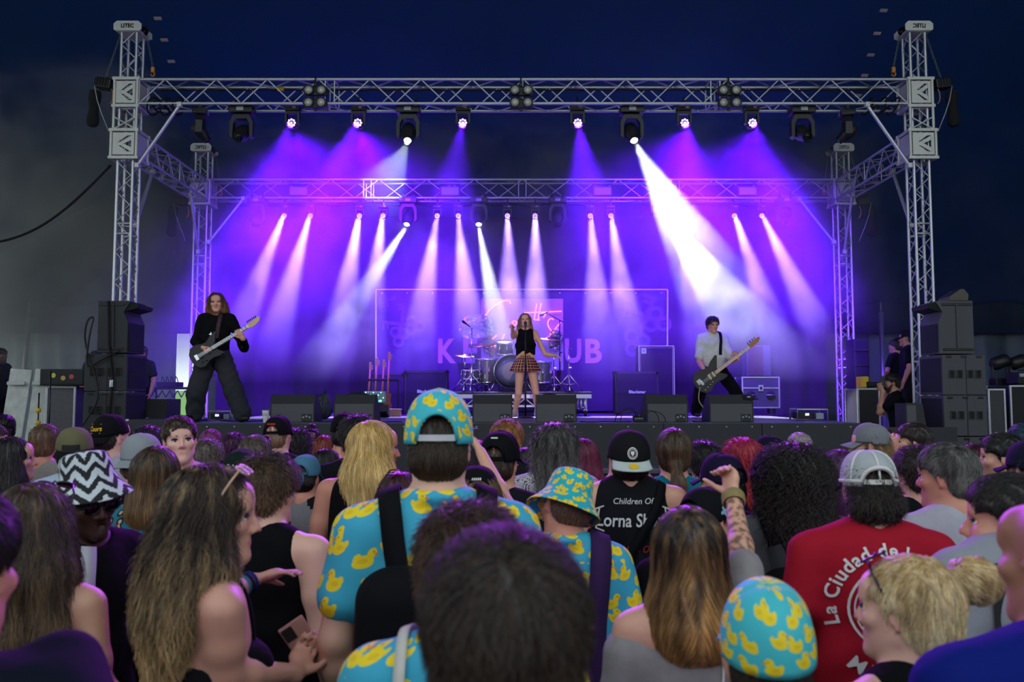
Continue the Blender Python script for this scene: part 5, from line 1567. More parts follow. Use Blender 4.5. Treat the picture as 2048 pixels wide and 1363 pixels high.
def hair_mat(name, root, tip=None, rough=0.42):
    """hair colour runs from root to tip and differs from strand to strand"""
    if name in _mats: return _mats[name]
    m = bpy.data.materials.new(name); m.use_nodes = True
    nt = m.node_tree; b = nt.nodes['Principled BSDF']
    r, t = rgb(root), rgb(tip or root)
    at = nt.nodes.new('ShaderNodeAttribute'); at.attribute_name = 'along'
    a2 = nt.nodes.new('ShaderNodeAttribute'); a2.attribute_name = 'strand'
    tc = nt.nodes.new('ShaderNodeTexCoord')
    nz = nt.nodes.new('ShaderNodeTexNoise'); nz.inputs['Scale'].default_value = 34; nz.inputs['Detail'].default_value = 2
    mp = nt.nodes.new('ShaderNodeMapping'); mp.inputs['Scale'].default_value = (1, 1, 0.12)
    nt.links.new(tc.outputs['Object'], mp.inputs['Vector']); nt.links.new(mp.outputs[0], nz.inputs['Vector'])
    ad = nt.nodes.new('ShaderNodeMath'); ad.operation = 'MULTIPLY_ADD'
    nt.links.new(nz.outputs['Fac'], ad.inputs[0]); ad.inputs[1].default_value = 1.7; ad.inputs[2].default_value = -0.85
    a3 = nt.nodes.new('ShaderNodeMath'); a3.operation = 'ADD'; a3.use_clamp = True
    nt.links.new(at.outputs['Fac'], a3.inputs[0]); nt.links.new(ad.outputs[0], a3.inputs[1])
    mx = nt.nodes.new('ShaderNodeMix'); mx.data_type = 'RGBA'
    mx.inputs[6].default_value = (*r, 1); mx.inputs[7].default_value = (*t, 1)
    nt.links.new(a3.outputs[0], mx.inputs[0])
    mr = nt.nodes.new('ShaderNodeMapRange'); mr.inputs['To Min'].default_value = 0.6; mr.inputs['To Max'].default_value = 1.9
    nt.links.new(a2.outputs['Fac'], mr.inputs['Value'])
    mu = nt.nodes.new('ShaderNodeVectorMath'); mu.operation = 'SCALE'
    nt.links.new(mx.outputs[2], mu.inputs[0]); nt.links.new(mr.outputs[0], mu.inputs['Scale'])
    nt.links.new(mu.outputs[0], b.inputs['Base Color'])
    b.inputs['Roughness'].default_value = rough
    b.inputs['Specular IOR Level'].default_value = 0.5
    _mats[name] = m
    return m
def cloth_mat(name, col, rough=0.85, var=0.1):
    return mat(name, col, rough, var=var, scale=26, bump=0.35, bscale=9, spec=0.12)
def _math(nt, op, a, b=None, c=None, clamp=False):
    n = nt.nodes.new('ShaderNodeMath'); n.operation = op; n.use_clamp = clamp
    for i, x in enumerate((a, b, c)):
        if x is None: continue
        if isinstance(x, (int, float)): n.inputs[i].default_value = x
        else: nt.links.new(x, n.inputs[i])
    return n.outputs[0]
def _mixc(nt, f, a, b):
    n = nt.nodes.new('ShaderNodeMix'); n.data_type = 'RGBA'
    if isinstance(f, (int, float)): n.inputs[0].default_value = f
    else: nt.links.new(f, n.inputs[0])
    for i, x in ((6, a), (7, b)):
        if isinstance(x, tuple): n.inputs[i].default_value = (*x, 1)
        else: nt.links.new(x, n.inputs[i])
    return n.outputs[2]
def duck_mat(name, base, scale, yel='#f2d21a'):
    """cyan cloth printed with little yellow ducks"""
    if name in _mats: return _mats[name]
    m = bpy.data.materials.new(name); m.use_nodes = True
    nt = m.node_tree; b = nt.nodes['Principled BSDF']
    at = nt.nodes.new('ShaderNodeAttribute'); at.attribute_name = 'uvp'
    vo = nt.nodes.new('ShaderNodeTexVoronoi'); vo.voronoi_dimensions = '2D'
    vo.inputs['Scale'].default_value = scale; vo.inputs['Randomness'].default_value = 0.55
    nt.links.new(at.outputs['Vector'], vo.inputs['Vector'])
    vm = nt.nodes.new('ShaderNodeVectorMath'); vm.operation = 'SCALE'; vm.inputs['Scale'].default_value = scale
    nt.links.new(at.outputs['Vector'], vm.inputs[0])
    vp = nt.nodes.new('ShaderNodeVectorMath'); vp.operation = 'SCALE'; vp.inputs['Scale'].default_value = scale
    nt.links.new(vo.outputs['Position'], vp.inputs[0])
    sb = nt.nodes.new('ShaderNodeVectorMath'); sb.operation = 'SUBTRACT'
    nt.links.new(vm.outputs[0], sb.inputs[0]); nt.links.new(vp.outputs[0], sb.inputs[1])
    sx = nt.nodes.new('ShaderNodeSeparateXYZ'); nt.links.new(sb.outputs[0], sx.inputs[0])
    sc = nt.nodes.new('ShaderNodeSeparateColor'); nt.links.new(vo.outputs['Color'], sc.inputs[0])
    flip = _math(nt, 'MULTIPLY_ADD', _math(nt, 'GREATER_THAN', sc.outputs[0], 0.5), 2.0, -1.0)
    x = _math(nt, 'MULTIPLY', sx.outputs[0], flip)
    y = sx.outputs[1]
    tilt = _math(nt, 'MULTIPLY_ADD', sc.outputs[1], 1.2, -0.6)
    x2 = _math(nt, 'ADD', x, _math(nt, 'MULTIPLY', y, tilt))
    def disc(cx, cy, rx, ry):
        u = _math(nt, 'DIVIDE', _math(nt, 'SUBTRACT', x2, cx), rx)
        v = _math(nt, 'DIVIDE', _math(nt, 'SUBTRACT', y, cy), ry)
        return _math(nt, 'LESS_THAN', _math(nt, 'ADD', _math(nt, 'MULTIPLY', u, u), _math(nt, 'MULTIPLY', v, v)), 1.0)
    body = disc(0.0, -0.12, 0.36, 0.23)
    tail = disc(-0.30, 0.02, 0.11, 0.13)
    head = disc(0.17, 0.19, 0.19, 0.18)
    duck = _math(nt, 'MAXIMUM', _math(nt, 'MAXIMUM', body, tail), head)
    beak = disc(0.38, 0.15, 0.08, 0.05)
    eye = disc(0.22, 0.23, 0.03, 0.03)
    wing = disc(-0.06, -0.10, 0.17, 0.09)
    nz = nt.nodes.new('ShaderNodeTexNoise'); nz.inputs['Scale'].default_value = 9; nt.links.new(at.outputs['Vector'], nz.inputs['Vector'])
    bc = rgb(base)
    cb = _mixc(nt, nz.outputs['Fac'], tuple(v * 0.85 for v in bc), tuple(min(1, v * 1.12) for v in bc))
    c = _mixc(nt, duck, cb, rgb(yel))
    c = _mixc(nt, _math(nt, 'MULTIPLY', wing, 0.45), c, rgb('#d8a714'))
    c = _mixc(nt, beak, c, rgb('#e07a1a'))
    c = _mixc(nt, eye, c, rgb('#101010'))
    nt.links.new(c, b.inputs['Base Color'])
    b.inputs['Roughness'].default_value = 0.75
    _mats[name] = m
    return m
def print_mat(name, cols, scale, thr=0.5):
    """cloth with a mottled all-over print in a few colours"""
    if name in _mats: return _mats[name]
    m = bpy.data.materials.new(name); m.use_nodes = True
    nt = m.node_tree; b = nt.nodes['Principled BSDF']
    at = nt.nodes.new('ShaderNodeAttribute'); at.attribute_name = 'uvp'
    vo = nt.nodes.new('ShaderNodeTexVoronoi'); vo.voronoi_dimensions = '2D'; vo.inputs['Scale'].default_value = scale
    nt.links.new(at.outputs['Vector'], vo.inputs['Vector'])
    nz = nt.nodes.new('ShaderNodeTexNoise'); nz.inputs['Scale'].default_value = scale * 1.1; nz.inputs['Detail'].default_value = 3; nz.inputs['Distortion'].default_value = 1.5
    nt.links.new(at.outputs['Vector'], nz.inputs['Vector'])
    f1 = _math(nt, 'LESS_THAN', vo.outputs['Distance'], 0.36)
    f2 = _math(nt, 'LESS_THAN', vo.outputs['Distance'], 0.17)
    f3 = _math(nt, 'GREATER_THAN', nz.outputs['Fac'], thr + 0.08)
    c = _mixc(nt, f3, rgb(cols[0]), rgb(cols[3 % len(cols)]))
    c = _mixc(nt, f1, c, rgb(cols[1]))
    c = _mixc(nt, f2, c, rgb(cols[2]))
    nt.links.new(c, b.inputs['Base Color'])
    b.inputs['Roughness'].default_value = 0.85
    _mats[name] = m
    return m
def band_mat(name, cols, scale, kind='zigzag'):
    """zigzag or plaid weave"""
    if name in _mats: return _mats[name]
    m = bpy.data.materials.new(name); m.use_nodes = True
    nt = m.node_tree; b = nt.nodes['Principled BSDF']
    at = nt.nodes.new('ShaderNodeAttribute'); at.attribute_name = 'uvp'
    sx = nt.nodes.new('ShaderNodeSeparateXYZ'); nt.links.new(at.outputs['Vector'], sx.inputs[0])
    u = _math(nt, 'MULTIPLY', sx.outputs[0], scale); v = _math(nt, 'MULTIPLY', sx.outputs[1], scale)
    if kind == 'zigzag':
        tri = _math(nt, 'PINGPONG', _math(nt, 'ADD', u, 50.0), 1.0)
        w = _math(nt, 'ADD', v, _math(nt, 'MULTIPLY', tri, 1.0))
        nz = nt.nodes.new('ShaderNodeTexNoise'); nz.inputs['Scale'].default_value = scale * 5; nt.links.new(at.outputs['Vector'], nz.inputs['Vector'])
        w = _math(nt, 'ADD', w, _math(nt, 'MULTIPLY_ADD', nz.outputs['Fac'], 0.5, -0.25))
        f = _math(nt, 'GREATER_THAN', _math(nt, 'FRACT', _math(nt, 'MULTIPLY', _math(nt, 'ADD', w, 50.0), 0.8)), 0.5)
        c = _mixc(nt, f, rgb(cols[0]), rgb(cols[1]))
    else:
        fu = _math(nt, 'FRACT', _math(nt, 'ADD', u, 50.0)); fv = _math(nt, 'FRACT', _math(nt, 'ADD', v, 50.0))
        a1 = _math(nt, 'LESS_THAN', fu, 0.45); a2 = _math(nt, 'LESS_THAN', fv, 0.45)
        c = _mixc(nt, _math(nt, 'MULTIPLY', _math(nt, 'ADD', a1, a2), 0.5), rgb(cols[0]), rgb(cols[1]))
        l = _math(nt, 'MAXIMUM', _math(nt, 'LESS_THAN', _math(nt, 'ABSOLUTE', _math(nt, 'SUBTRACT', fu, 0.72)), 0.06), _math(nt, 'LESS_THAN', _math(nt, 'ABSOLUTE', _math(nt, 'SUBTRACT', fv, 0.72)), 0.06))
        c = _mixc(nt, l, c, rgb(cols[2]))
    nt.links.new(c, b.inputs['Base Color'])
    b.inputs['Roughness'].default_value = 0.9
    _mats[name] = m
    return m
# ================================================================== people
UP = V3(0, 0, 1)
def nrm(v):
    v = np.asarray(v, float)
    return v / (np.linalg.norm(v) + 1e-12)
def rot_about(v, axis, a):
    axis = nrm(axis)
    return v * math.cos(a) + np.cross(axis, v) * math.sin(a) + axis * (axis @ v) * (1 - math.cos(a))
def hand_field(f, w, d, n, thumb, curls=(0.35, 0.4, 0.4, 0.45), spread=0.05, s=1.0, thumb_in=0.3):
    """w wrist, d along the hand, n palm normal, thumb = +1/-1 side along d x n"""
    d = nrm(d); n = nrm(np.asarray(n, float) - d * (np.asarray(n, float) @ d))
    lat = np.cross(d, n) * thumb
    f.cap(w - d * 0.01, w + d * 0.075 * s, 0.026 * s, 0.031 * s, 0.012, flat=(n, 0.62))
    f.cap(w + d * 0.06 * s - lat * 0.018 * s, w + d * 0.066 * s + lat * 0.022 * s, 0.0175 * s, 0.0185 * s, 0.01, flat=(n, 0.8))
    for i, (off, L) in enumerate(((0.029, 0.074), (0.010, 0.084), (-0.009, 0.078), (-0.027, 0.062))):
        p = w + (d * 0.083 + lat * off) * s
        dd = nrm(d + lat * off * spread * 25)
        c = curls[i]
        r = (0.0098, 0.0098, 0.0094, 0.0084)[i] * s
        for j, (seg, cf) in enumerate(((0.46, 0.75), (0.31, 1.0), (0.23, 0.7))):
            dd = rot_about(dd, np.cross(dd, n), c * cf)
            q = p + dd * L * seg * s
            f.cap(p, q, r * (1 - 0.08 * j), r * (0.92 - 0.08 * j), 0.003)
            p = q
    p = w + (d * 0.022 + lat * 0.024) * s
    dd = nrm(d * 0.75 + lat * 0.75 + n * thumb_in)
    q = p + dd * 0.036 * s
    f.cap(p, q, 0.0135 * s, 0.0115 * s, 0.008)
    dd = nrm(dd + d * 0.45 + n * thumb_in * 1.2)
    f.cap(q, q + dd * 0.034 * s, 0.0112 * s, 0.0098 * s, 0.003)
    q = q + dd * 0.034 * s
    dd = nrm(dd + d * 0.35 + n * thumb_in)
    f.cap(q, q + dd * 0.026 * s, 0.0098 * s, 0.0078 * s, 0.003)

HAIR = {}
def hm(root, tip=None):
    k = 'hair_%s_%s' % (root.strip('#'), (tip or root).strip('#'))
    return hair_mat(k, root, tip)

def strand_object(name, field, verts, HC, Rh, spec, mtl, parent, n, radius, zspan):
    """strands that lie along the hair surface and follow its fall"""
    rng = RNG
    if len(verts) == 0:
        return None
    sel = rng.integers(0, len(verts), n)
    p = verts[sel] + rng.normal(0, 0.004, (n, 3))
    crown = HC + Rh @ V3(*spec.get('crown', (0, -0.065, 0.105)))
    g = spec.get('grav', 0.6); L = spec.get('len', 0.06) * rng.uniform(0.6, 1.25, n)
    lift = spec.get('lift', 0.006) * rng.uniform(0.1, 1.3, n)
    wave, freq = spec.get('wave', 0.0), spec.get('freq', 60.0)
    ns = spec.get('seg', 7)
    pts = np.zeros((n, ns, 3))
    ph = rng.uniform(0, 6.28, n); ph2 = rng.uniform(0, 6.28, n)
    clump = 3.0 * np.sin(p[:, 0] * 90 + p[:, 2] * 23) + 2.0 * np.sin(p[:, 1] * 70)
    ph = ph * spec.get('loose', 0.35) + clump
    part = spec.get('part')
    for j in range(ns):
        t = j / (ns - 1)
        e = field.at(p)
        gr = field.grad(p)
        p = p - gr * np.clip(e - lift * (0.15 + t * t * 0.9), -0.01, 0.01)[:, None]
        out = p.copy()
        if wave:
            s1 = np.cross(gr, UP); s1 /= (np.linalg.norm(s1, axis=1, keepdims=True) + 1e-6)
            a = wave * (0.3 + 0.7 * t)
            out = out + s1 * (a * np.sin(ph + freq * L * t))[:, None] + gr * (a * 0.7 * np.cos(ph2 * 0.3 + ph + freq * L * t))[:, None]
        pts[:, j] = out
        dv = p - crown
        dv /= (np.linalg.norm(dv, axis=1, keepdims=True) + 1e-6)
        if part is not None:
            lp = (p - HC) @ Rh
            side = np.sign(lp[:, 0] - part)[:, None]
            dv = dv * 0.3 + side * (Rh @ V3(1, 0, 0))[None, :]
        dv = dv + V3(0, 0, -g) + rng.normal(0, spec.get('mess', 0.12), (n, 3))
        if 'dir' in spec:
            dv = dv + (Rh @ V3(*spec['dir']))[None, :]
        dv = dv - gr * np.sum(dv * gr, 1, keepdims=True)
        dv /= (np.linalg.norm(dv, axis=1, keepdims=True) + 1e-6)
        p = p + dv * (L / (ns - 1))[:, None]
    cu = bpy.data.hair_curves.new(name)
    cu.add_curves([ns] * n)
    cu.attributes['position'].data.foreach_set('vector', pts.astype(np.float32).ravel())
    ra = cu.attributes.get('radius') or cu.attributes.new('radius', 'FLOAT', 'POINT')
    tt = np.tile(np.linspace(0, 1, ns), n)
    ra.data.foreach_set('value', (radius * (1.0 - 0.75 * tt ** 2)).astype(np.float32))
    al = cu.attributes.new('along', 'FLOAT', 'POINT')
    zt, zb = zspan
    al.data.foreach_set('value', np.clip((zt - pts[:, :, 2].ravel()) / (zt - zb + 1e-6), 0, 1).astype(np.float32))
    sr = cu.attributes.new('strand', 'FLOAT', 'CURVE')
    sr.data.foreach_set('value', rng.uniform(0, 1, n).astype(np.float32))
    cu.materials.append(mtl)
    o = bpy.data.objects.new(name, cu)
    COL.objects.link(o)
    o.parent = parent
    o['kind'] = 'stuff'
    return o

def hair_field(style, HC, Rh, hat, spec):
    T = lambda x, y, z: HC + Rh @ V3(x, y, z)
    f = Fld()
    k = 0.93 if hat else 1.0
    if style != 'bunonly':
        f.ell(T(0, -0.018, 0.033), (0.080 * k, 0.101 * k, 0.093 * k), Rh, 0.02)
    vol = spec.get('vol', 1.0)
    if style in ('short', 'messy') and not hat:
        f.ell(T(0, 0.0, 0.055), (0.080 * vol, 0.098 * vol, 0.075 * vol), Rh, 0.03)
        if style == 'messy':
            f.ell(T(0, -0.03, 0.045), (0.090 * vol, 0.10 * vol, 0.085 * vol), Rh, 0.03)
        f.ell(T(0, -0.055, -0.03), (0.068, 0.052, 0.055), Rh, 0.03)
    if style in ('short', 'messy') and hat:
        f.ell(T(0, -0.06, -0.025), (0.072, 0.055, 0.055), Rh, 0.03)
        if style == 'messy':
            f.ell(T(0, -0.075, -0.05), (0.082, 0.05, 0.05), Rh, 0.03)
    bot = spec.get('bot', -0.20)
    if style == 'bob':
        w = spec.get('w', 0.10)
        f.cap(T(0, -0.03, 0.02), HC + V3(0, -0.045, bot + 0.05), 0.088, w, 0.05, flat=(V3(0, 1, 0), 0.95))
        f.cap(HC + V3(-w * 0.35, -0.03, bot + 0.09), HC + V3(-w * 0.45, -0.035, bot + 0.02), w * 0.6, w * 0.45, 0.03)
        f.cap(HC + V3(w * 0.35, -0.03, bot + 0.09), HC + V3(w * 0.45, -0.035, bot + 0.02), w * 0.6, w * 0.45, 0.03)
    if style == 'long':
        w = spec.get('w', 0.11)
        f.cap(T(0, -0.035, 0.02), HC + V3(0, -0.06, -0.12), 0.086, w * 0.95, 0.05)
        f.cap(HC + V3(0, -0.06, -0.12), HC + V3(0, -0.10, bot * 0.6), w * 0.95, w, 0.05, flat=(V3(0, 1, 0), 0.6))
        f.cap(HC + V3(0, -0.10, bot * 0.6), HC + V3(0, -0.115, bot), w, w * 0.55, 0.05, flat=(V3(0, 1, 0), 0.45))
        for sx in (-1, 1):
            if spec.get('side', 1):
                f.cap(T(sx * 0.075, 0.0, 0.0), HC + V3(sx * (w * 0.85), -0.02, bot * 0.55), 0.028, 0.035, 0.03)
                if spec.get('front'):
                    f.cap(HC + V3(sx * (w * 0.85), -0.02, -0.1), HC + V3(sx * w, 0.05, bot * 0.8), 0.03, 0.03, 0.03)
    if style == 'curly':
        w = spec.get('w', 0.125)
        f.ell(T(0, -0.025, 0.03), (w * 0.95, w, w * 0.9), Rh, 0.03)
        f.cap(T(0, -0.035, 0.0), HC + V3(0, -0.05, bot), w * 0.95, w * 1.0, 0.05, flat=(V3(0, 1, 0), 0.85))
    if style == 'pony':
        f.ell(T(0, -0.03, 0.03), (0.083, 0.10, 0.095), Rh, 0.02)
        f.ell(T(0, -0.10, -0.045), (0.025, 0.022, 0.022), Rh, 0.02)
        f.cap(HC + Rh @ V3(0, -0.11, -0.05), HC + V3(0, -0.13, -0.14), 0.02, 0.032, 0.02)
        f.cap(HC + V3(0, -0.13, -0.14), HC + V3(0.0, -0.125, bot), 0.032, 0.018, 0.02)
        f.ell(T(0, -0.05, -0.03), (0.07, 0.06, 0.06), Rh, 0.03)
    if style == 'bun':
        b = spec.get('bunpos', (0.0, -0.125, 0.09))
        f.ell(T(0, -0.03, 0.035), (0.085, 0.104, 0.093), Rh, 0.02)
        f.ell(T(*b), spec.get('bunr', (0.06, 0.05, 0.05)), Rh, 0.012)
        f.ell(T(0, -0.06, -0.04), (0.07, 0.06, 0.07), Rh, 0.03)
    # the face and ears stay free
    if style not in ('curly',) or not spec.get('back'):
        fw = spec.get('face', 0.072)
        f.ell(T(0, 0.088, -0.04), (fw, 0.062, 0.105), Rh, 0.02, 's')
        if style in ('short', 'messy', 'pony', 'bun'):
            for sx in (-1, 1):
                f.ell(T(sx * 0.092, 0.012, -0.035), (0.030, 0.036, 0.048), Rh, 0.012, 's')
                f.ell(T(sx * 0.07, 0.06, -0.03), (0.04, 0.05, 0.07), Rh, 0.012, 's')
    return f

SHOE = {}
def shoe_mesh(m):
    if m.name not in SHOE:
        f = Fld()
        f.cap((0, 0.15, 0.035), (0, -0.05, 0.04), 0.042, 0.045, 0.02, flat=(V3(0, 0, 1), 0.8))
        f.cap((0, -0.03, 0.05), (0, -0.03, 0.10), 0.045, 0.05, 0.03)
        f.ell((0, 0.05, -0.03), (0.2, 0.4, 0.035), None, 0.006, 's')
        v, q = f.net(0.011)
        SHOE[m.name] = np_mesh('shoe', v, q, m)
    return SHOE[m.name]
TROU = {}
def trouser_field(J, wide=1.0, hem=0.06):
    f = Fld()
    f.cap(V3(-0.06, 0, 0.93), V3(0.06, 0, 0.93), 0.125, None, 0.04, flat=(V3(0, 1, 0), 0.9)) if J is None else None
    jl = J or {}
    hipc = jl.get('pelvis', V3(0, 0, 0.93))
    if J is not None:
        f.cap(hipc + V3(-0.06, 0, 0), hipc + V3(0.06, 0, 0), 0.125, None, 0.04, flat=(V3(0, 1, 0), 0.9))
    f.cap(hipc, hipc + V3(0, 0, 0.10), 0.15, 0.148, 0.04, flat=(V3(0, 1, 0), 0.72))
    for sd, sx in (('l', -1), ('r', 1)):
        h = hipc + V3(sx * 0.09, 0, -0.01)
        kn = jl.get('knee_' + sd, V3(sx * 0.105, 0.025, 0.50))
        an = jl.get('ankle_' + sd, V3(sx * 0.11, -0.015, 0.10))
        f.cap(h, kn, 0.092 * (1 + (wide - 1) * 0.4), 0.066 * wide, 0.03)
        f.cap(kn, an, 0.066 * wide, hem * wide, 0.03)
    return f

def tint_array(v, HC, Rh, spec, skin):
    n = len(v)
    t = np.ones((n, 4), np.float32)
    q = (v - HC) @ Rh
    lipc = spec.get('lip', (0.86, 0.55, 0.55))
    lip = np.exp(-(((q[:, 0] / 0.022) ** 2) + ((q[:, 2] + 0.063) / 0.0085) ** 2) ** 2) * (q[:, 1] > 0.06)
    ck = np.exp(-(((np.abs(q[:, 0]) - 0.04) / 0.022) ** 2 + ((q[:, 2] + 0.025) / 0.022) ** 2)) * (q[:, 1] > 0.02) * 0.5
    nose = np.exp(-((q[:, 0] / 0.016) ** 2 + ((q[:, 2] + 0.03) / 0.014) ** 2)) * (q[:, 1] > 0.09) * 0.6
    ear = np.exp(-(((np.abs(q[:, 0]) - 0.08) / 0.012) ** 2)) * (np.abs(q[:, 2]) < 0.045) * (np.abs(q[:, 1]) < 0.04) * 0.7
    for c in range(3):
        t[:, c] = t[:, c] * (1 - lip * (1 - lipc[c]))
        t[:, c] *= 1 - (ck + nose + ear * 0.8) * (0.0, 0.16, 0.13)[c]
    st = spec.get('stubble', 0.0)
    if st:
        m = np.exp(-np.maximum(np.abs(q[:, 0]) - 0.06, 0) * 40) * (q[:, 2] < -0.03) * (q[:, 2] > -0.135) * (q[:, 1] > -0.01) * (1 - lip)
        m = np.clip(m, 0, 1) * np.clip((-0.03 - q[:, 2]) / 0.02, 0, 1)
        t[:, :3] *= (1 - st * m)[:, None]
    bz = spec.get('buzz')
    if bz is not None:       # closely cropped scalp
        m = np.clip((q[:, 2] - (-0.02 - q[:, 1] * -0.35)) / 0.02, 0, 1) * (q[:, 2] > -0.07)
        m *= np.clip((0.075 - q[:, 1] + (q[:, 2] - 0.05) * 0.3) / 0.02, 0, 1)
        for c in range(3):
            t[:, c] *= 1 - m * (1 - bz[c])
    tat = spec.get('tattoo')
    if tat is not None:      # inked arm between two points
        a, b = np.asarray(tat[0]), np.asarray(tat[1])
        ba = b - a
        h = np.clip(((v - a) @ ba) / (ba @ ba), 0, 1)
        dd = np.linalg.norm(v - a - h[:, None] * ba, axis=1)
        pat = np.sin(v[:, 0] * 210 + 3 * np.sin(v[:, 2] * 95)) + np.sin(v[:, 2] * 160 + 3 * np.sin(v[:, 0] * 120 + v[:, 1] * 90)) + np.sin(v[:, 1] * 170 + v[:, 2] * 60)
        m = (dd < 0.065) * (h > 0.02) * (h < 0.98) * np.clip(pat * 0.9 + 0.25, 0, 1) * tat[2]
        t[:, :3] *= (1 - m)[:, None] * np.array([0.92, 1.0, 1.02]) ** m[:, None]
    return t

EYE = {}
def eye_mesh(iris):
    if iris not in EYE:
        mb = MB()
        prof = [(0.0122 * math.sin(a), 0.0122 * math.cos(a)) for a in np.linspace(0.05, 3.09, 12)]
        mb.lathe(prof, (0, 0, 0), Matrix.Rotation(-math.pi / 2, 3, 'X'), 12)
        me = mb.mesh('eyeball', mat('eye_white', '#e9e4df', 0.2, var=0.03), True)
        me.materials.append(mat('iris_' + iris.strip('#'), iris, 0.15))
        for p in me.polygons:
            if p.center.normalized().y > 0.86:
                p.material_index = 1
        EYE[iris] = me
    return EYE[iris]

def cap_hat(o, HC, Rh, spec, names):
    """baseball cap: dome of six panels, button, visor, strap over the rear opening"""
    back = spec.get('back', False)
    R = Rh @ rotz(math.pi if back else 0.0) @ rotx(spec.get('tilt', 0.0))
    if back:
        R = Rh @ rotx(spec.get('tilt', 0.10)) @ rotz(math.pi)
    c = HC + Rh @ V3(0, -0.015, spec.get('up', 0.03))
    rx, ry, hh = spec.get('size', (0.087, 0.107, 0.108))
    n, m = 72, 20
    verts, uv = [], []
    for j in range(m + 1):
        e = j / m * math.pi / 2
        for i in range(n):
            a = 2 * math.pi * i / n           # 0 = +x, pi/2 = +y (visor side)
            rr = math.cos(e) ** 0.72
            seam = 1 - 0.012 * math.exp(-((((a / (math.pi / 3)) + 0.5) % 1.0 - 0.5) / 0.05) ** 2)
            fr = 1.0 + (0.05 * math.sin(a) if math.sin(a) > 0 else 0)
            z = hh * math.sin(e) ** 0.9 * fr - 0.012 * (1 - j / m) * (math.sin(a) < 0)
            verts.append((rx * rr * math.cos(a) * seam, ry * rr * math.sin(a) * seam, z))
            uv.append((a * 0.095, z + 0.02 * j / m, 0))
    faces = []
    for j in range(m):
        for i in range(n):
            a = 2 * math.pi * (i + 0.5) / n
            if spec.get('closure', True):
                da = abs(((a - 1.5 * math.pi + math.pi) % (2 * math.pi)) - math.pi)
                if da < 0.62 and (j + 0.5) < 7.0 * math.sqrt(max(0, 1 - (da / 0.62) ** 2)):
                    continue
            i2 = (i + 1) % n
            faces.append((j * n + i, j * n + i2, (j + 1) * n + i2, (j + 1) * n + i))
    v = np.array(verts) @ R.T + c
    me = np_mesh('cap', v, np.array(faces), spec['mat'], {'uvp': ('FLOAT_VECTOR', np.array(uv))})
    if spec.get('front_mat') is not None:      # trucker caps: other cloth on the front panels
        me.materials.append(spec['front_mat'])
        idx = [1 if math.sin(2 * math.pi * ((f[0] % n) + 0.5) / n) > 0.45 else 0 for f in faces]
        me.polygons.foreach_set('material_index', np.array(idx, np.int32))
    hat = obj('cap', me, parent=o)
    md = hat.modifiers.new('thickness', 'SOLIDIFY'); md.thickness = 0.004; md.offset = 1
    T = lambda x, y, z: tuple(R @ V3(x, y, z) + c)
    obj('button', MB().lathe([(0.010, hh - 0.004), (0.009, hh + 0.004), (0.004, hh + 0.007)], c, Matrix(R.tolist()), 10), spec.get('button', spec['mat']), hat, True)
    # visor
    na, nt_ = 18, 6
    vv, uu = [], []
    flat = spec.get('flat', 0.35)
    for i in range(na + 1):
        a = math.pi / 2 + (i / na - 0.5) * 2.15
        for t in range(nt_ + 1):
            f = t / nt_
            ex = 0.072 * f * max(0.05, math.cos((a - math.pi / 2) * 0.78)) ** 0.6
            x = rx * math.cos(a) * (1 + 0.10 * f)
            y = ry * math.sin(a) + ex
            z = 0.002 - 0.022 * f - (x / rx) ** 2 * 0.028 * flat * (0.4 + f)
            vv.append((x, y, z)); uu.append((x, y + 0.3, 0))
    ff = [(i * (nt_ + 1) + t, i * (nt_ + 1) + t + 1, (i + 1) * (nt_ + 1) + t + 1, (i + 1) * (nt_ + 1) + t) for i in range(na) for t in range(nt_)]
    me = np_mesh('visor', np.array(vv) @ R.T + c, np.array(ff), spec.get('visor', spec['mat']), {'uvp': ('FLOAT_VECTOR', np.array(uu))})
    vi = obj('visor', me, parent=hat)
    md = vi.modifiers.new('thickness', 'SOLIDIFY'); md.thickness = 0.005
    if spec.get('closure', True):
        pts = []
        for a in np.linspace(1.5 * math.pi - 0.66, 1.5 * math.pi + 0.66, 12):
            pts.append((rx * 1.01 * math.cos(a), ry * 1.01 * math.sin(a), -0.004))
        vs = [T(x, y, z + dz) for x, y, z in pts for dz in (0, 0.016)]
        fs = [(2 * i, 2 * i + 2, 2 * i + 3, 2 * i + 1) for i in range(11)]
        st = obj('strap', MB().add(vs, fs), spec.get('strap', spec['mat']), hat)
        md = st.modifiers.new('thickness', 'SOLIDIFY'); md.thickness = 0.003
        arch = [(a, 0.003 + hh * math.sin(7.0 / 20 * math.pi / 2 * math.sqrt(max(0, 1 - ((a - 1.5 * math.pi) / 0.62) ** 2))) ** 0.9) for a in np.linspace(1.5 * math.pi - 0.62, 1.5 * math.pi + 0.62, 21)]
        pts = []
        for a, z in arch:
            e = math.asin(min(1, z / hh) ** (1 / 0.9)); q = math.cos(e) ** 0.72 * 1.02
            pts.append(T(rx * q * math.cos(a), ry * q * math.sin(a), z - 0.006))
        obj('edge_binding', MB().path(pts, 0.0062, 6), spec['mat'], hat, True)
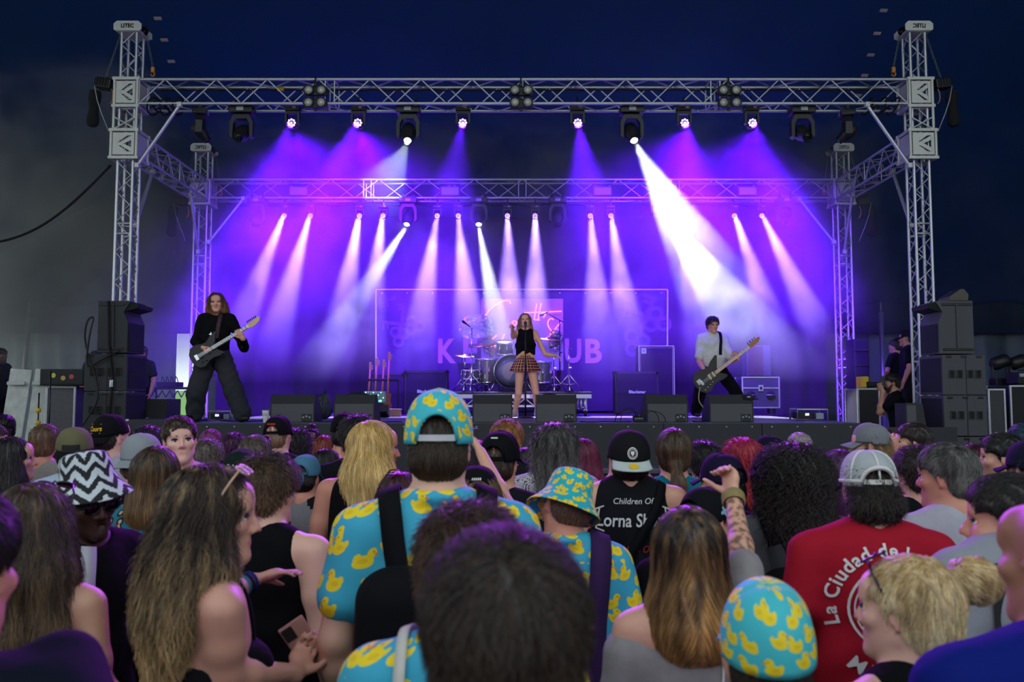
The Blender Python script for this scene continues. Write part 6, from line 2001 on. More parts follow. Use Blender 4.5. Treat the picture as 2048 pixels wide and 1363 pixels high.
    if spec.get('tapes'):                      # pale seam tapes inside a mesh cap
        for a0 in [math.pi / 3 * k + math.pi / 6 for k in range(6)]:
            pts = [T(rx * 1.012 * math.cos(e) ** 0.72 * math.cos(a0), ry * 1.012 * math.cos(e) ** 0.72 * math.sin(a0), hh * math.sin(e) ** 0.9 + 0.001) for e in np.linspace(0.03, 1.5, 12)]
            obj('seam_tape', MB().path(pts, 0.004, 5), spec['tapes'], hat, True)
        pts = [T(rx * 1.012 * math.cos(a), ry * 1.012 * math.sin(a), 0.006 + (0.045 * math.sqrt(max(0, 1 - ((a - 1.5 * math.pi) / 0.62) ** 2)) if abs(a - 1.5 * math.pi) < 0.62 else 0)) for a in np.linspace(math.pi * 0.9, math.pi * 2.1, 40)]
        obj('edge_tape', MB().path(pts, 0.008, 5), spec['tapes'], hat, True)
    return hat, (c, R, rx, ry, hh)

def bucket_hat(o, HC, Rh, spec):
    R = Rh @ rotx(spec.get('tilt', 0.0)) @ roty(spec.get('roll', 0.0))
    c = HC + Rh @ V3(0, -0.012, spec.get('up', 0.025))
    prof = [(0.001, 0.108), (0.05, 0.107), (0.075, 0.100), (0.085, 0.085), (0.092, 0.03), (0.098, 0.012), (0.118, -0.016), (0.142, -0.046), (0.150, -0.056)]
    n = 48
    verts, uv = [], []
    L = 0
    for j, (r, z) in enumerate(prof):
        if j: L += math.hypot(r - prof[j - 1][0], z - prof[j - 1][1])
        for i in range(n):
            a = 2 * math.pi * i / n
            w = 1 + (0.035 * math.sin(a * 3 + 1) if j > 6 else 0)
            verts.append((r * w * math.cos(a) * 0.92, r * w * math.sin(a) * 1.08, z + (0.010 * math.sin(a * 2 + 2.0) if j > 6 else 0)))
            uv.append((a * 0.11, -L, 0))
    faces = [(j * n + i, (j + 1) * n + i, (j + 1) * n + (i + 1) % n, j * n + (i + 1) % n) for j in range(len(prof) - 1) for i in range(n)]
    me = np_mesh('bucket_hat', np.array(verts) @ R.T + c, np.array(faces), spec['mat'], {'uvp': ('FLOAT_VECTOR', np.array(uv))})
    h = obj('bucket_hat', me, parent=o)
    md = h.modifiers.new('thickness', 'SOLIDIFY'); md.thickness = 0.005
    ss = h.modifiers.new('smooth', 'SUBSURF'); ss.levels = 1; ss.render_levels = 1
    return h

def person(label, px, py, D, yaw=0.0, head=(0, 0, 0), skin='#d9a386', hair=None, top=None, hat=None, legs=None, female=False, bw=1.0,
           arms=None, face=False, z0=0.0, J=None, vox=None, tall=None, lift_top=0.0, spec=None, name='person', strands=None, group=None, shirt_vox=None, origin=None, hc_dy=0.0):
    """px,py: top of the head (or hat) in the photograph at depth D; yaw 0 faces the stage (+y). Angles in degrees; head = (turn, nod, tilt)"""
    spec = dict(spec or {})
    w = P(px, py, D) if origin is None else None
    if origin is None:
        hgt = tall or (w.z - z0 - lift_top)
        s = hgt / (1.725 + spec.get('neck', 0.0))
        O = V3(w.x, w.y, z0)
    else:
        O = V3(*origin); s = tall / 1.725
    ya = math.radians(yaw)
    Rb = rotz(ya)
    if origin is None:
        O = O - Rb @ V3(0, 0.012, 0) * s
    toL = lambda p: (np.array(p) - O) @ Rb / s       # world -> local
    if callable(J): J = J(toL)
    if callable(arms): arms = arms(toL)
    J = dict(J or {})
    Rh = rotz(math.radians(head[0])) @ rotx(math.radians(head[1])) @ roty(math.radians(head[2]))
    chest = J.get('chest', V3(0, 0, 0))               # shift of the upper body
    piv = V3(0, -0.012, 1.470 + spec.get('neck', 0.0)) + chest
    HC = piv + Rh @ V3(0, 0.022, 0.127)
    if 'head' in J: HC = np.asarray(J['head'], float)
    sw = (0.165 if female else 0.187) * bw
    thin = 0.86 if female else 1.0
    A = {}
    for sd, sx in (('l', -1), ('r', 1)):
        S = V3(sx * sw, -0.01, 1.393) + chest
        E = V3(sx * (sw + 0.05), -0.035, 1.125) + chest * 0.7
        Wr = V3(sx * (sw + 0.045), 0.06, 0.885) + chest * 0.5
        a = (arms or {}).get(sd)
        if a:
            S = np.asarray(a.get('s', S), float)
            E = np.asarray(a.get('e', E), float); Wr = np.asarray(a.get('w', Wr), float)
        A[sd] = (S, E, Wr, a or {})
    D0 = D if origin is None else 11.0
    vox = vox or (0.0082 if D0 < 2.4 else 0.0092 if face else 0.0102 if D0 < 3.4 else 0.0122 if D0 < 5.3 else 0.014)
    T = lambda x, y, z: HC + Rh @ V3(x, y, z)
    # ---------------- skin: head, neck, chest and arms in one surface
    f = Fld()
    f.ell(T(0, -0.018, 0.032), (0.0735, 0.094, 0.086), Rh, 0.02)
    f.ell(T(0, 0.028, -0.035), (0.058, 0.066, 0.082), Rh, 0.03)
    for sx in (-1, 1):
        f.cap(T(sx * 0.050, 0.0, -0.055), T(sx * 0.012, 0.076, -0.098), 0.020, 0.016, 0.03)
        f.ell(T(sx * 0.040, 0.062, -0.018), (0.024, 0.024, 0.02), Rh, 0.02)
    f.ell(T(0, 0.078, -0.100), (0.020, 0.016, 0.014), Rh, 0.02)
    f.cap(T(-0.034, 0.080, 0.026), T(0.034, 0.080, 0.026), 0.011, None, 0.018)
    f.ell(T(0, 0.065, 0.055), (0.055, 0.03, 0.035), Rh, 0.03)
    f.cap(T(0, 0.090, 0.016), T(0, 0.111, -0.028), 0.0065, 0.0105, 0.012)
    for sx in (-1, 1):
        f.ell(T(sx * 0.012, 0.099, -0.033), (0.0085, 0.009, 0.008), Rh, 0.006)
        f.ell(T(sx * 0.032, 0.104, 0.005), (0.018, 0.018, 0.0115), Rh, 0.010, 's')
    f.cap(T(-0.017, 0.089, -0.0575), T(0.017, 0.089, -0.0575), 0.0062, None, 0.008)
    f.cap(T(-0.015, 0.089, -0.0695), T(0.015, 0.089, -0.0695), 0.0068, None, 0.008)
    if spec.get('mouth'):
        f.ell(T(0, 0.098, -0.0635), (0.015, 0.02, 0.011 * spec['mouth']), Rh, 0.005, 's')
    else:
        f.ell(T(0, 0.104, -0.0633), (0.022, 0.008, 0.0016), Rh, 0.004, 's')
    for sx in (-1, 1):
        Re = Rh @ rotz(sx * -0.35) @ rotx(-0.15)
        f.ell(T(sx * 0.076, -0.008, -0.004), (0.0085, 0.020, 0.033), Re, 0.008)
        f.ell(T(sx * 0.087, -0.004, 0.002), (0.006, 0.011, 0.018), Re, 0.006, 's')
    nb = V3(0, -0.02, 1.43) + chest
    f.cap(T(0, -0.025, -0.045), nb, 0.055 * thin, 0.060 * thin, 0.03)
    nude = top is None
    for sx in (-1, 1):
        f.cap(nb + V3(0, -0.005, 0.045), V3(sx * sw * 0.8, -0.012, 1.405) + chest, 0.040, 0.042, 0.05)
    f.cap(V3(0, 0, 1.29) + chest, V3(0, 0, 1.05) + chest * 0.6, 0.160 * bw, 0.135 * bw, 0.05, flat=(V3(0, 1, 0), 0.62))
    f.cap(V3(-sw * 0.6, -0.01, 1.38) + chest, V3(sw * 0.6, -0.01, 1.38) + chest, 0.060, None, 0.05)
    if spec.get('waist_skin'):
        f.cap(V3(0, 0, 1.05) + chest * 0.6, V3(0, 0, 0.95), 0.125 * bw, 0.14 * bw, 0.04, flat=(V3(0, 1, 0), 0.7))
    am = spec.get('arm', 1.0) * thin
    for sd, sx in (('l', -1), ('r', 1)):
        S, E, Wr, a = A[sd]
        f.cap(S, S * 0.45 + E * 0.55, 0.053 * am, 0.047 * am, 0.03)
        f.cap(S * 0.45 + E * 0.55, E, 0.047 * am, 0.039 * am, 0.02)
        m_ = E * 0.72 + Wr * 0.28
        f.cap(E, m_, 0.039 * am, 0.042 * am, 0.02)
        f.cap(m_, Wr, 0.042 * am, 0.0275 * am, 0.02)
        hd = nrm(np.asarray(a.get('hd', Wr - E), float))
        hn = np.asarray(a.get('hn', V3(-sx, 0.2, 0)), float)
        th = a.get('th')
        if th is None:
            lat = np.cross(hd, nrm(hn))
            th = 1 if lat @ V3(0, 1, 0.3) > 0 else -1
        hand_field(f, Wr, hd, hn, th, a.get('curl', (0.35, 0.4, 0.45, 0.5)), a.get('spread', 0.05), 0.92 if female else 1.0, a.get('tin', 0.3))
    if J.get('bare_legs'):
        hipc = J.get('pelvis', V3(0, 0, 0.93))
        f.cap(V3(0, 0, 1.05), hipc, 0.12, 0.14, 0.05, flat=(V3(0, 1, 0), 0.7))
        for sd, sx in (('l', -1), ('r', 1)):
            h = hipc + V3(sx * 0.085, 0, -0.03); kn = J['knee_' + sd]; an = J['ankle_' + sd]
            f.cap(h, kn, 0.086, 0.054, 0.03)
            cf = kn * 0.68 + an * 0.32 + V3(0, -0.012, 0)
            f.cap(kn, cf, 0.052, 0.054, 0.02); f.cap(cf, an, 0.054, 0.034, 0.02)
            f.cap(an, an + V3(0, 0.12, -0.06), 0.036, 0.028, 0.02)
    v, q = f.net(vox)
    sk = skin_mat('skin_' + skin.strip('#'), skin)
    me = np_mesh('person', v, q, sk, {'tint': ('FLOAT_COLOR', tint_array(v, HC, Rh, spec, skin))})
    o = obj(name, me, label=label, cat='person')
    if group: o['group'] = group
    o.location = O; o.rotation_euler = (0, 0, ya); o.scale = (s, s, s)
    info = {'o': o, 'HC': HC, 'Rh': Rh, 'A': A, 's': s, 'O': O, 'Rb': Rb, 'toL': toL, 'T': T, 'skin': f, 'chest': chest}
    if face:
        for sx in (-1, 1):
            e = obj('eye', eye_mesh(spec.get('iris', '#3a2a1c')), parent=o)
            e.location = T(sx * 0.0315, 0.0765, 0.004)
            e.rotation_euler = Matrix((Rh @ rotz(math.radians(spec.get('gaze', 0)))).tolist()).to_euler()
            lid = [T(sx * 0.0315 + 0.0155 * math.cos(a), 0.0875 - 0.004 * abs(math.cos(a)), 0.006 + 0.0055 * math.sin(a)) for a in np.linspace(0.0, 3.14, 9)]
            obj('eyelid', MB().path([tuple(p) for p in lid], [0.0025, 0.004, 0.005, 0.0055, 0.0055, 0.0055, 0.005, 0.004, 0.0025], 6), sk, o, True)
            br = [T(sx * (0.013 + 0.038 * t), 0.0935 - 0.016 * t * t, 0.0235 + 0.006 * math.sin(t * 2.4)) for t in np.linspace(0, 1, 7)]
            obj('eyebrow', MB().path([tuple(p) for p in br], [0.002, 0.0036, 0.004, 0.004, 0.0034, 0.0026, 0.0014], 5), (hair or {}).get('mat') or hm('#2a1d14'), o, True)
    # ---------------- hair
    if hair and hair.get('style'):
        hf = hair_field(hair['style'], HC, Rh, bool(hat) and not hair.get('over'), hair)
        hv = max(vox, 0.0088)
        hvx, hq = hf.net(hv)
        if len(hvx):
            zt, zb = hvx[:, 2].max(), hvx[:, 2].min()
            zt = zt - hair.get('dark', 0.0) * (zt - zb)
            al = np.clip((zt - hvx[:, 2]) / (zt - zb + 1e-6), 0, 1)
            depth_tone = 0.30 + 0.12 * np.sin(hvx[:, 0] * 300) + 0.1 * np.sin(hvx[:, 1] * 260 + hvx[:, 0] * 90)  # tone varies, held dark overall: shade of depth put into base hair colour
            amp = hair.get('rough', 0.0022)
            gr = hf.grad(hvx)
            hvx = hvx + gr * (amp * (np.sin(hvx[:, 0] * 210 + hvx[:, 1] * 130) + np.sin(hvx[:, 2] * hair.get('zfreq', 60) + hvx[:, 0] * 170)))[:, None]
            hme = np_mesh('hair', hvx, hq, hair['mat'], {'along': ('FLOAT', al), 'strand': ('FLOAT', depth_tone)})
            ho = obj('hair', hme, parent=o)
            n = strands or (9000 if D0 < 1.2 else 7000 if D0 < 2.4 else 4200 if D0 < 3.4 else 2400 if D0 < 5.3 else 1300)
            n = int(n * hair.get('n', 1.0))
            src = hvx
            if hair.get('nolow'):
                src = hvx
            rad = (0.00075 if D0 < 1.3 else 0.0009 if D0 < 2.5 else 0.0012 if D0 < 5 else 0.0016) * hair.get('thick', 1.0)
            strand_object('hair_strands', hf, src, HC, Rh, hair, hair['mat'], ho, n, rad, (zt, zb))
    if spec.get('beard'):
        bf = Fld()
        bf.ell(T(0, 0.060, -0.085), (0.052, 0.040, 0.040), Rh, 0.02)
        for sx in (-1, 1):
            bf.cap(T(sx * 0.062, 0.015, -0.03), T(sx * 0.045, 0.05, -0.085), 0.012, 0.02, 0.02)
        bf.cap(T(-0.02, 0.092, -0.050), T(0.02, 0.092, -0.050), 0.006, None, 0.01)
        bf.ell(T(0, 0.10, -0.064), (0.020, 0.02, 0.009), Rh, 0.006, 's')
        if spec.get('beard') > 1:
            bf.ell(T(0, 0.062, -0.115), (0.04, 0.03, 0.04), Rh, 0.02)
        bv, bq = bf.net(0.006)
        bm_ = (hair or {}).get('mat') or hm('#2a1d14')
        if 'beard_mat' in spec: bm_ = spec['beard_mat']
        bo = obj('beard', np_mesh('beard', bv, bq, bm_, {'along': ('FLOAT', np.full(len(bv), 0.4)), 'strand': ('FLOAT', np.full(len(bv), 0.35))}), parent=o)
        strand_object('beard_strands', bf, bv, HC, Rh, {'len': 0.02, 'grav': 1.0, 'seg': 4, 'lift': 0.004}, bm_, bo, 700, 0.0011, (HC[2], HC[2] - 0.15))
    # ---------------- top
    if top:
        st = top['style']
        g = Fld()
        ease = top.get('ease', 1.0)
        c6 = chest * 0.6
        FY = V3(0, 1, 0)
        hemz = top.get('hem', 0.84)
        if st in ('tee', 'long', 'hoodie', 'tank', 'vest'):
            g.cap(V3(0, -0.002, 1.29) + chest, V3(0, 0, 1.06) + c6, 0.182 * bw * ease, 0.162 * bw * ease, 0.05, flat=(FY, 0.66))
            if hemz < 1.0:
                g.cap(V3(0, 0, 1.06) + c6, V3(0, 0, hemz + 0.08), 0.162 * bw * ease, 0.172 * bw * ease, 0.05, flat=(FY, 0.72))
            yw = 0.72 if st in ('tank', 'vest') else 0.86
            g.cap(V3(-sw * (yw - 0.25), -0.014, 1.392) + chest, V3(sw * (yw - 0.25), -0.014, 1.392) + chest, 0.064, None, 0.05)
            for sx in (-1, 1):
                g.cap(nb + V3(sx * 0.045, -0.012, 0.022), V3(sx * sw * (0.5 if st in ('tank', 'vest') else 0.8), -0.014, 1.405) + chest, 0.048, 0.05, 0.05)
        if st == 'strap':
            g.cap(V3(0, 0, 1.19) + chest, V3(0, 0, 1.04) + c6, 0.166 * bw, 0.148 * bw, 0.04, flat=(FY, 0.66))
            g.cap(V3(0, 0, 1.04) + c6, V3(0, 0, 0.9), 0.148 * bw, 0.17 * bw, 0.04, flat=(FY, 0.7))
        if st == 'offshoulder':
            g.cap(V3(0, -0.002, 1.25) + chest, V3(0, 0, 1.05) + c6, 0.175 * bw, 0.155 * bw, 0.05, flat=(FY, 0.66))
            g.cap(V3(0, 0, 1.05) + c6, V3(0, 0, 0.9), 0.155 * bw, 0.17 * bw, 0.04, flat=(FY, 0.7))
            g.cap(V3(-sw * 0.9, -0.01, 1.335) + chest, V3(sw * 0.9, -0.01, 1.335) + chest, 0.066, None, 0.05)
        if female and st != 'hoodie':
            for sx in (-1, 1):
                g.ell(V3(sx * 0.072, 0.095, 1.215) + chest, (0.068, 0.06, 0.064), None, 0.05)
        if st in ('tee', 'long', 'hoodie', 'offshoulder'):
            for sd, sx in (('l', -1), ('r', 1)):
                S, E, Wr, a = A[sd]
                sl = top.get('sleeve', 0.62)
                ra = 0.063 * (0.92 if female else 1.0) * ease
                if st == 'offshoulder':
                    S = S * 0.75 + E * 0.25
                if st == 'tee':
                    m_ = S * (1 - sl) + E * sl
                    g.cap(S, m_, ra, 0.066 * ease, 0.04)
                else:
                    g.cap(S, E, ra, 0.055 * ease, 0.04)
                    if sd in top.get('bare_fore', ()): continue
                    g.cap(E, E * 0.12 + Wr * 0.88, 0.054 * ease, 0.040 * ease, 0.03)
        if st == 'hoodie':
            g.cap(nb + V3(-0.085, -0.035, 0.0), nb + V3(0.085, -0.035, 0.0), 0.062, None, 0.04)
            g.ell(nb + V3(0, -0.09, -0.04), (0.10, 0.06, 0.075), None, 0.04)
        if top.get('collar'):
            for k in range(10):
                a0, a1 = [math.pi * 2 * t / 10 for t in (k, k + 1)]
                pr = lambda a: nb + V3(0.070 * math.cos(a), -0.01 + 0.066 * math.sin(a), 0.042 + 0.012 * (math.sin(a) < 0))
                g.cap(pr(a0), pr(a1), 0.017, None, 0.012)
        if st in ('tank', 'vest'):
            for sd, sx in (('l', -1), ('r', 1)):
                g.ell(V3(sx * (sw + 0.028), 0, 1.33) + chest, (0.062, 0.13, 0.115), None, 0.02, 's')
        # neck opening
        if st in ('tee', 'long', 'tank', 'vest'):
            g.cap(nb + V3(0, 0.03, 0.12), nb + V3(0, 0.045, 0.06), 0.068, 0.058, 0.012, 's') if not top.get('collar') else None
        sv = shirt_vox or (0.0125 if D0 < 2.5 else 0.016 if D0 < 4 else 0.020)
        fold = top.get('fold', 0.004)
        gv, gq = g.net(sv)
        gg = g.grad(gv)
        fz = fold * (np.sin(gv[:, 2] * 38 + 9 * gv[:, 0] + 2.2 * np.sin(gv[:, 0] * 21)) + 0.7 * np.sin(gv[:, 0] * 55 + gv[:, 2] * 17 + px))
        if st not in ('strap',):
            lowm = np.clip((1.36 - gv[:, 2]) / 0.2, 0.25, 1)
            gv = gv + gg * (fz * lowm)[:, None]
        # drop the closing cap at the hem so that cloth stays open below
        uvp = np.stack([gv[:, 0] + np.tanh(gv[:, 0] / 0.06) * (gv[:, 1] + 0.1) * 1.0, gv[:, 2] - 0.3 * np.abs(gv[:, 1]) * (gv[:, 2] > 1.4), np.zeros(len(gv))], 1)
        tme = np_mesh('shirt', gv, gq, top['mat'], {'uvp': ('FLOAT_VECTOR', uvp)})
        if top.get('mat2') is not None:          # raglan sleeves of another colour
            tme.materials.append(top['mat2'])
            c = np.zeros(len(tme.polygons) * 3); tme.polygons.foreach_get('center', c); c = c.reshape(-1, 3)
            idx = ((np.abs(c[:, 0]) + (c[:, 2] - 1.30) * 0.75) > 0.165).astype(np.int32)
            tme.polygons.foreach_set('material_index', idx)
        so = obj(top.get('name', {'hoodie': 'hoodie', 'vest': 'vest', 'tank': 'tank_top', 'strap': 'camisole'}.get(st, 'shirt')), tme, parent=o)
        info['shirt'] = g; info['so'] = so
        if st == 'strap':
            for sx in (-1, 1):
                pts = surf_path(f, [(sx * 0.09, -0.16, 1.22), (sx * 0.10, -0.12, 1.33), (sx * 0.105, -0.06, 1.43), (sx * 0.105, 0.0, 1.46), (sx * 0.10, 0.09, 1.36), (sx * 0.09, 0.13, 1.25)], chest, 0.004)
                obj('shoulder_strap', MB().path(pts, 0.006, 6), top['mat'], so, True)
    # ---------------- legs
    lm = (legs or {}).get('mat') or cloth_mat('black_denim', '#15161a')
    if not J.get('bare_legs'):
        if any(k.startswith(('knee', 'ankle', 'pelvis')) for k in J):
            tf = trouser_field(J, (legs or {}).get('wide', 1.0), (legs or {}).get('hem', 0.06))
            tv, tq = tf.net(0.012)
            gg = tf.grad(tv)
            tv = tv + gg * (0.005 * np.sin(tv[:, 2] * 44 + 14 * tv[:, 0] + 2 * np.sin(tv[:, 0] * 25)))[:, None]
            tme = np_mesh('trousers', tv, tq, lm)
        else:
            if lm.name not in TROU:
                tv, tq = trouser_field(None).net(0.022)
                TROU[lm.name] = np_mesh('trousers', tv, tq, lm)
            tme = TROU[lm.name]
        obj('trousers', tme, parent=o)
    sm = (legs or {}).get('shoe') or mat('black_shoe_leather', '#111113', 0.5)
    for sd, sx in (('l', -1), ('r', 1)):
        sh = obj('shoe', shoe_mesh(sm), parent=o)
        an = J.get('ankle_' + sd, V3(sx * 0.11, -0.015, 0.10))
        sh.location = (an[0], an[1] + 0.02, max(0.0, an[2] - 0.10) + 0.004)
        sh.rotation_euler = (0, 0, J.get('foot_' + sd, -sx * 0.15))
    # ---------------- hats
    if hat:
        if hat.get('kind') == 'bucket':
            info['hat'] = bucket_hat(o, HC, Rh, hat)
        else:
            info['hat'], info['hatf'] = cap_hat(o, HC, Rh, hat, None)
    return info

def surf_path(fld, pts, shift, off, n=6):
    """points pulled onto a body surface and lifted off it"""
    P_ = [np.asarray(p, float) + shift for p in pts]
    out = []
    for i in range(len(P_) - 1):
        for t in np.linspace(0, 1, n, endpoint=False):
            out.append(P_[i] * (1 - t) + P_[i + 1] * t)
    out.append(P_[-1])
    Q = np.array(out)
    for _ in range(6):
        e = fld.at(Q); gr = fld.grad(Q)
        Q = Q - gr * (e - off)[:, None]
    for _ in range(2):
        Q[1:-1] = (Q[:-2] + Q[1:-1] * 2 + Q[2:]) / 4
    return [tuple(p) for p in Q]
def ribbon(name, fld, pts, width, m, parent, off=0.006, shift=V3(0, 0, 0), n=6, thick=0.004):
    """a flat strap that lies on a body surface"""
    Q = np.array(surf_path(fld, pts, shift, off, n))
    gr = fld.grad(Q)
    d = np.gradient(Q, axis=0)
    lat = np.cross(d, gr); lat /= (np.linalg.norm(lat, axis=1, keepdims=True) + 1e-9)
    vs, fs = [], []
    for i in range(len(Q)):
        for a, b in ((-1, -0.5), (1, -0.5), (1, 0.5), (-1, 0.5)):
            vs.append(tuple(Q[i] + lat[i] * a * width / 2 + gr[i] * b * thick))
    for i in range(len(Q) - 1):
        for k in range(4):
            fs.append((i * 4 + k, i * 4 + (k + 1) % 4, (i + 1) * 4 + (k + 1) % 4, (i + 1) * 4 + k))
    return obj(name, MB().add(vs, fs), m, parent, True)
def print_on(info, s, m, size, x, z, fn=None, width=None, space=1.0, bold=0.0, shear=0.0, name='lettering', off=0.004, fld=None, parent=None, mesh=None):
    """lettering printed on the back of a shirt: laid out flat, then laid onto the cloth. fn bends the layout"""
    me = mesh or text_mesh(s, size, 0.0, 'CENTER', space, shear, bold)
    n = len(me.vertices)
    co = np.empty(n * 3); me.vertices.foreach_get('co', co); co = co.reshape(-1, 3)
    if width:
        co[:, 0] *= width / (co[:, 0].max() - co[:, 0].min())
    if fn is not None:
        co[:, :2] = fn(co[:, :2])
    fld = fld or info['shirt']
    Q = np.stack([co[:, 0] + x, np.full(n, -0.35) + info['chest'][1], co[:, 1] + z], 1)
    for _ in range(40):
        e = fld.at(Q)
        Q[:, 1] += np.clip(e - off, -0.02, 0.05)
    me.vertices.foreach_set('co', Q.astype(np.float32).ravel())
    me.materials.clear(); me.materials.append(m); me.update()
    return obj(name, me, parent=parent or info['so'])
def shape_mesh(polys):
    """flat polygons (list of point lists) as one mesh, for printed pictures"""
    mb = MB()
    for p in polys:
        mb.add([(x, y, 0) for x, y in p], [tuple(range(len(p)))])
    return mb.mesh('print')
def ring_poly(cx, cy, r0, r1, a0=0, a1=6.2832, n=36):
    out = []
    for i in range(n):
        t0, t1 = a0 + (a1 - a0) * i / n, a0 + (a1 - a0) * (i + 1) / n
        out.append([(cx + r0 * math.cos(t0), cy + r0 * math.sin(t0)), (cx + r1 * math.cos(t0), cy + r1 * math.sin(t0)), (cx + r1 * math.cos(t1), cy + r1 * math.sin(t1)), (cx + r0 * math.cos(t1), cy + r0 * math.sin(t1))])
    return out
def glasses(info, m, up=False, lens=None, name='sunglasses', pos=None):
    """spectacles on the nose, or pushed up on the head"""
    o, T, Rh = info['o'], info['T'], info['Rh']
    rt = rotx(1.05) if up else np.eye(3)
    c = V3(0, 0.10, 0.006) if not up else V3(0, 0.062, 0.118)
    if pos is not None: c = V3(*pos)
    G = lambda x, y, z: T(*(c + rt @ V3(x, y, z)))
    fr = MB()
    for sx in (-1, 1):
        pts = [tuple(G(sx * 0.033 + 0.026 * math.cos(a), 0.004, 0.019 * math.sin(a))) for a in np.linspace(0, 6.2832, 17)]
        fr.path(pts, 0.0032, 5)
        fr.path([tuple(G(sx * 0.058, 0.002, 0.006)), tuple(G(sx * 0.078, -0.03, 0.006)), tuple(G(sx * 0.082, -0.09, 0.004)), tuple(G(sx * 0.078, -0.115, -0.014))], 0.0032, 5)
    fr.path([tuple(G(-0.008, 0.006, 0.006)), tuple(G(0, 0.010, 0.009)), tuple(G(0.008, 0.006, 0.006))], 0.003, 5)
    f = obj(name, fr, m, o, True)
    if lens is not None:
        for sx in (-1, 1):
            vs = [tuple(G(sx * 0.033, 0.006, 0))] + [tuple(G(sx * 0.033 + 0.025 * math.cos(a), 0.003, 0.018 * math.sin(a))) for a in np.linspace(0, 6.2832, 17)[:-1]]
            obj('lens', MB().add(vs, [(0, 1 + i, 1 + (i + 1) % 16) for i in range(16)]), lens, f, True)
    return f
# ================================================================== the band and the crew
def C(h, **k): return cloth_mat('cloth_' + h.strip('#'), h, **k)
GUITAR = [(-0.22, 0), (-0.212, 0.08), (-0.16, 0.145), (-0.08, 0.155), (-0.01, 0.122), (0.05, 0.115), (0.11, 0.15), (0.20, 0.178), (0.215, 0.16), (0.15, 0.075), (0.12, 0.035), (0.12, -0.035), (0.145, -0.07), (0.175, -0.105), (0.165, -0.13), (0.10, -0.132), (0.04, -0.112), (-0.03, -0.12), (-0.10, -0.155), (-0.165, -0.14), (-0.208, -0.085)]
def build_guitar(label, bpx, npx, D, m_body, m_neck, m_head, length, name='electric_guitar', bass=False, plate=None):
    a, b = P(*bpx, D), P(*npx, D - 0.02)
    t = empty(name, a, label=label, cat='guitar')
    d = (b - a)
    ang = math.atan2(d.z, d.x)
    t.rotation_euler = (0.0, -ang, 0.0)
    L = length
    sc = L / 0.82
    body = obj('body', MB().prism([(x * sc * 1.05, z * sc) for x, z in GUITAR], -0.02, 0.02), m_body, t)
    bv = body.modifiers.new('round', 'BEVEL'); bv.width = 0.008; bv.segments = 2
    n0, n1 = 0.09 * sc, 0.60 * sc
    obj('neck', MB().prism([(n0, -0.026), (n1, -0.021), (n1, 0.021), (n0, 0.026)], -0.038, -0.014), m_neck, t)
    fb_ = obj('fretboard', MB().prism([(n0 - 0.03, -0.028), (n1, -0.022), (n1, 0.022), (n0 - 0.03, 0.028)], -0.044, -0.038), mat('dark_rosewood', '#2a1a14', 0.5) if not bass else m_neck, t)
    x = n1
    for k in range(18):
        x = n0 - 0.03 + (n1 - n0 + 0.03) * (2 ** (-k / 12.0)) * 1.0 - (n1 - n0) * 0.0
        xx = n1 - (n1 - (n0 - 0.30 * sc)) * (1 - 2 ** (-k / 12.0))
        if xx < n0 - 0.03: break
        obj('fret', MB().box((xx, -0.0455, 0), (0.003, 0.003, 0.048)), M_chrome, fb_)
    hs = obj('headstock', MB().prism([(n1, -0.022), (n1 + 0.04, -0.034), (n1 + 0.10 * sc, -0.030), (n1 + 0.17 * sc, -0.012), (n1 + 0.20 * sc, 0.02), (n1 + 0.185 * sc, 0.045), (n1 + 0.03, 0.034), (n1, 0.022)], -0.036, -0.020), m_head, t)
    for k in range(4 if bass else 6):
        xx = n1 + 0.03 * sc + (0.036 if bass else 0.024) * sc * k
        obj('tuning_peg', MB().lathe([(0.005, 0), (0.005, 0.02), (0.010, 0.022), (0.010, 0.032)] if not bass else [(0.007, 0), (0.007, 0.03), (0.016, 0.032), (0.016, 0.04)], (xx, -0.028, 0.036), None, 8), M_blackmetal if not bass else M_chrome, hs, True)
        obj('string', MB().tube((-0.13 * sc, -0.052, -0.020 + 0.04 * k / (3 if bass else 5)), (n1 + 0.02, -0.047, -0.015 + 0.03 * k / (3 if bass else 5)), 0.0012, 4), M_chrome, t)
    for xx in ((-0.09, 0.02) if not bass else (-0.02, 0.04)):
        obj('pickup', MB().bbox((xx * sc, -0.028, 0), (0.035, 0.02, 0.085), 0.004), mat('cream_pickup', '#d8c9a0', 0.5) if bass else M_blackplastic, t)
    obj('bridge', MB().bbox((-0.145 * sc, -0.028, 0), (0.045, 0.02, 0.08), 0.004), M_chrome, t)
    for k in range(4 if bass else 2):
        obj('control_knob', MB().lathe([(0.011, 0), (0.010, 0.014), (0.004, 0.016)], ((-0.06 - 0.05 * k) * sc if not bass else (-0.16 + 0.045 * k) * sc, -0.02, (-0.095 + 0.008 * k) * sc), Matrix.Rotation(math.pi / 2, 3, 'X'), 10), M_chrome if bass else M_blackmetal, t, True)
    if plate:
        obj('sticker_panel', MB().bbox((-0.16 * sc, -0.022, 0.03 * sc), (0.07, 0.006, 0.08), 0.003), plate, t)
    return t
M_gblack = mat('matt_black_guitar', '#1d1e22', 0.45, var=0.1)
M_maple = mat('pale_maple', '#d8bc8c', 0.45, var=0.15, scale=15)
M_bassneck = mat('roasted_maple', '#b57a4a', 0.45, var=0.15, scale=15)
def strap(lab, parent, fld, pts, width, m):
    return ribbon('guitar_strap', fld, pts, width, m, parent, 0.01, thick=0.006)
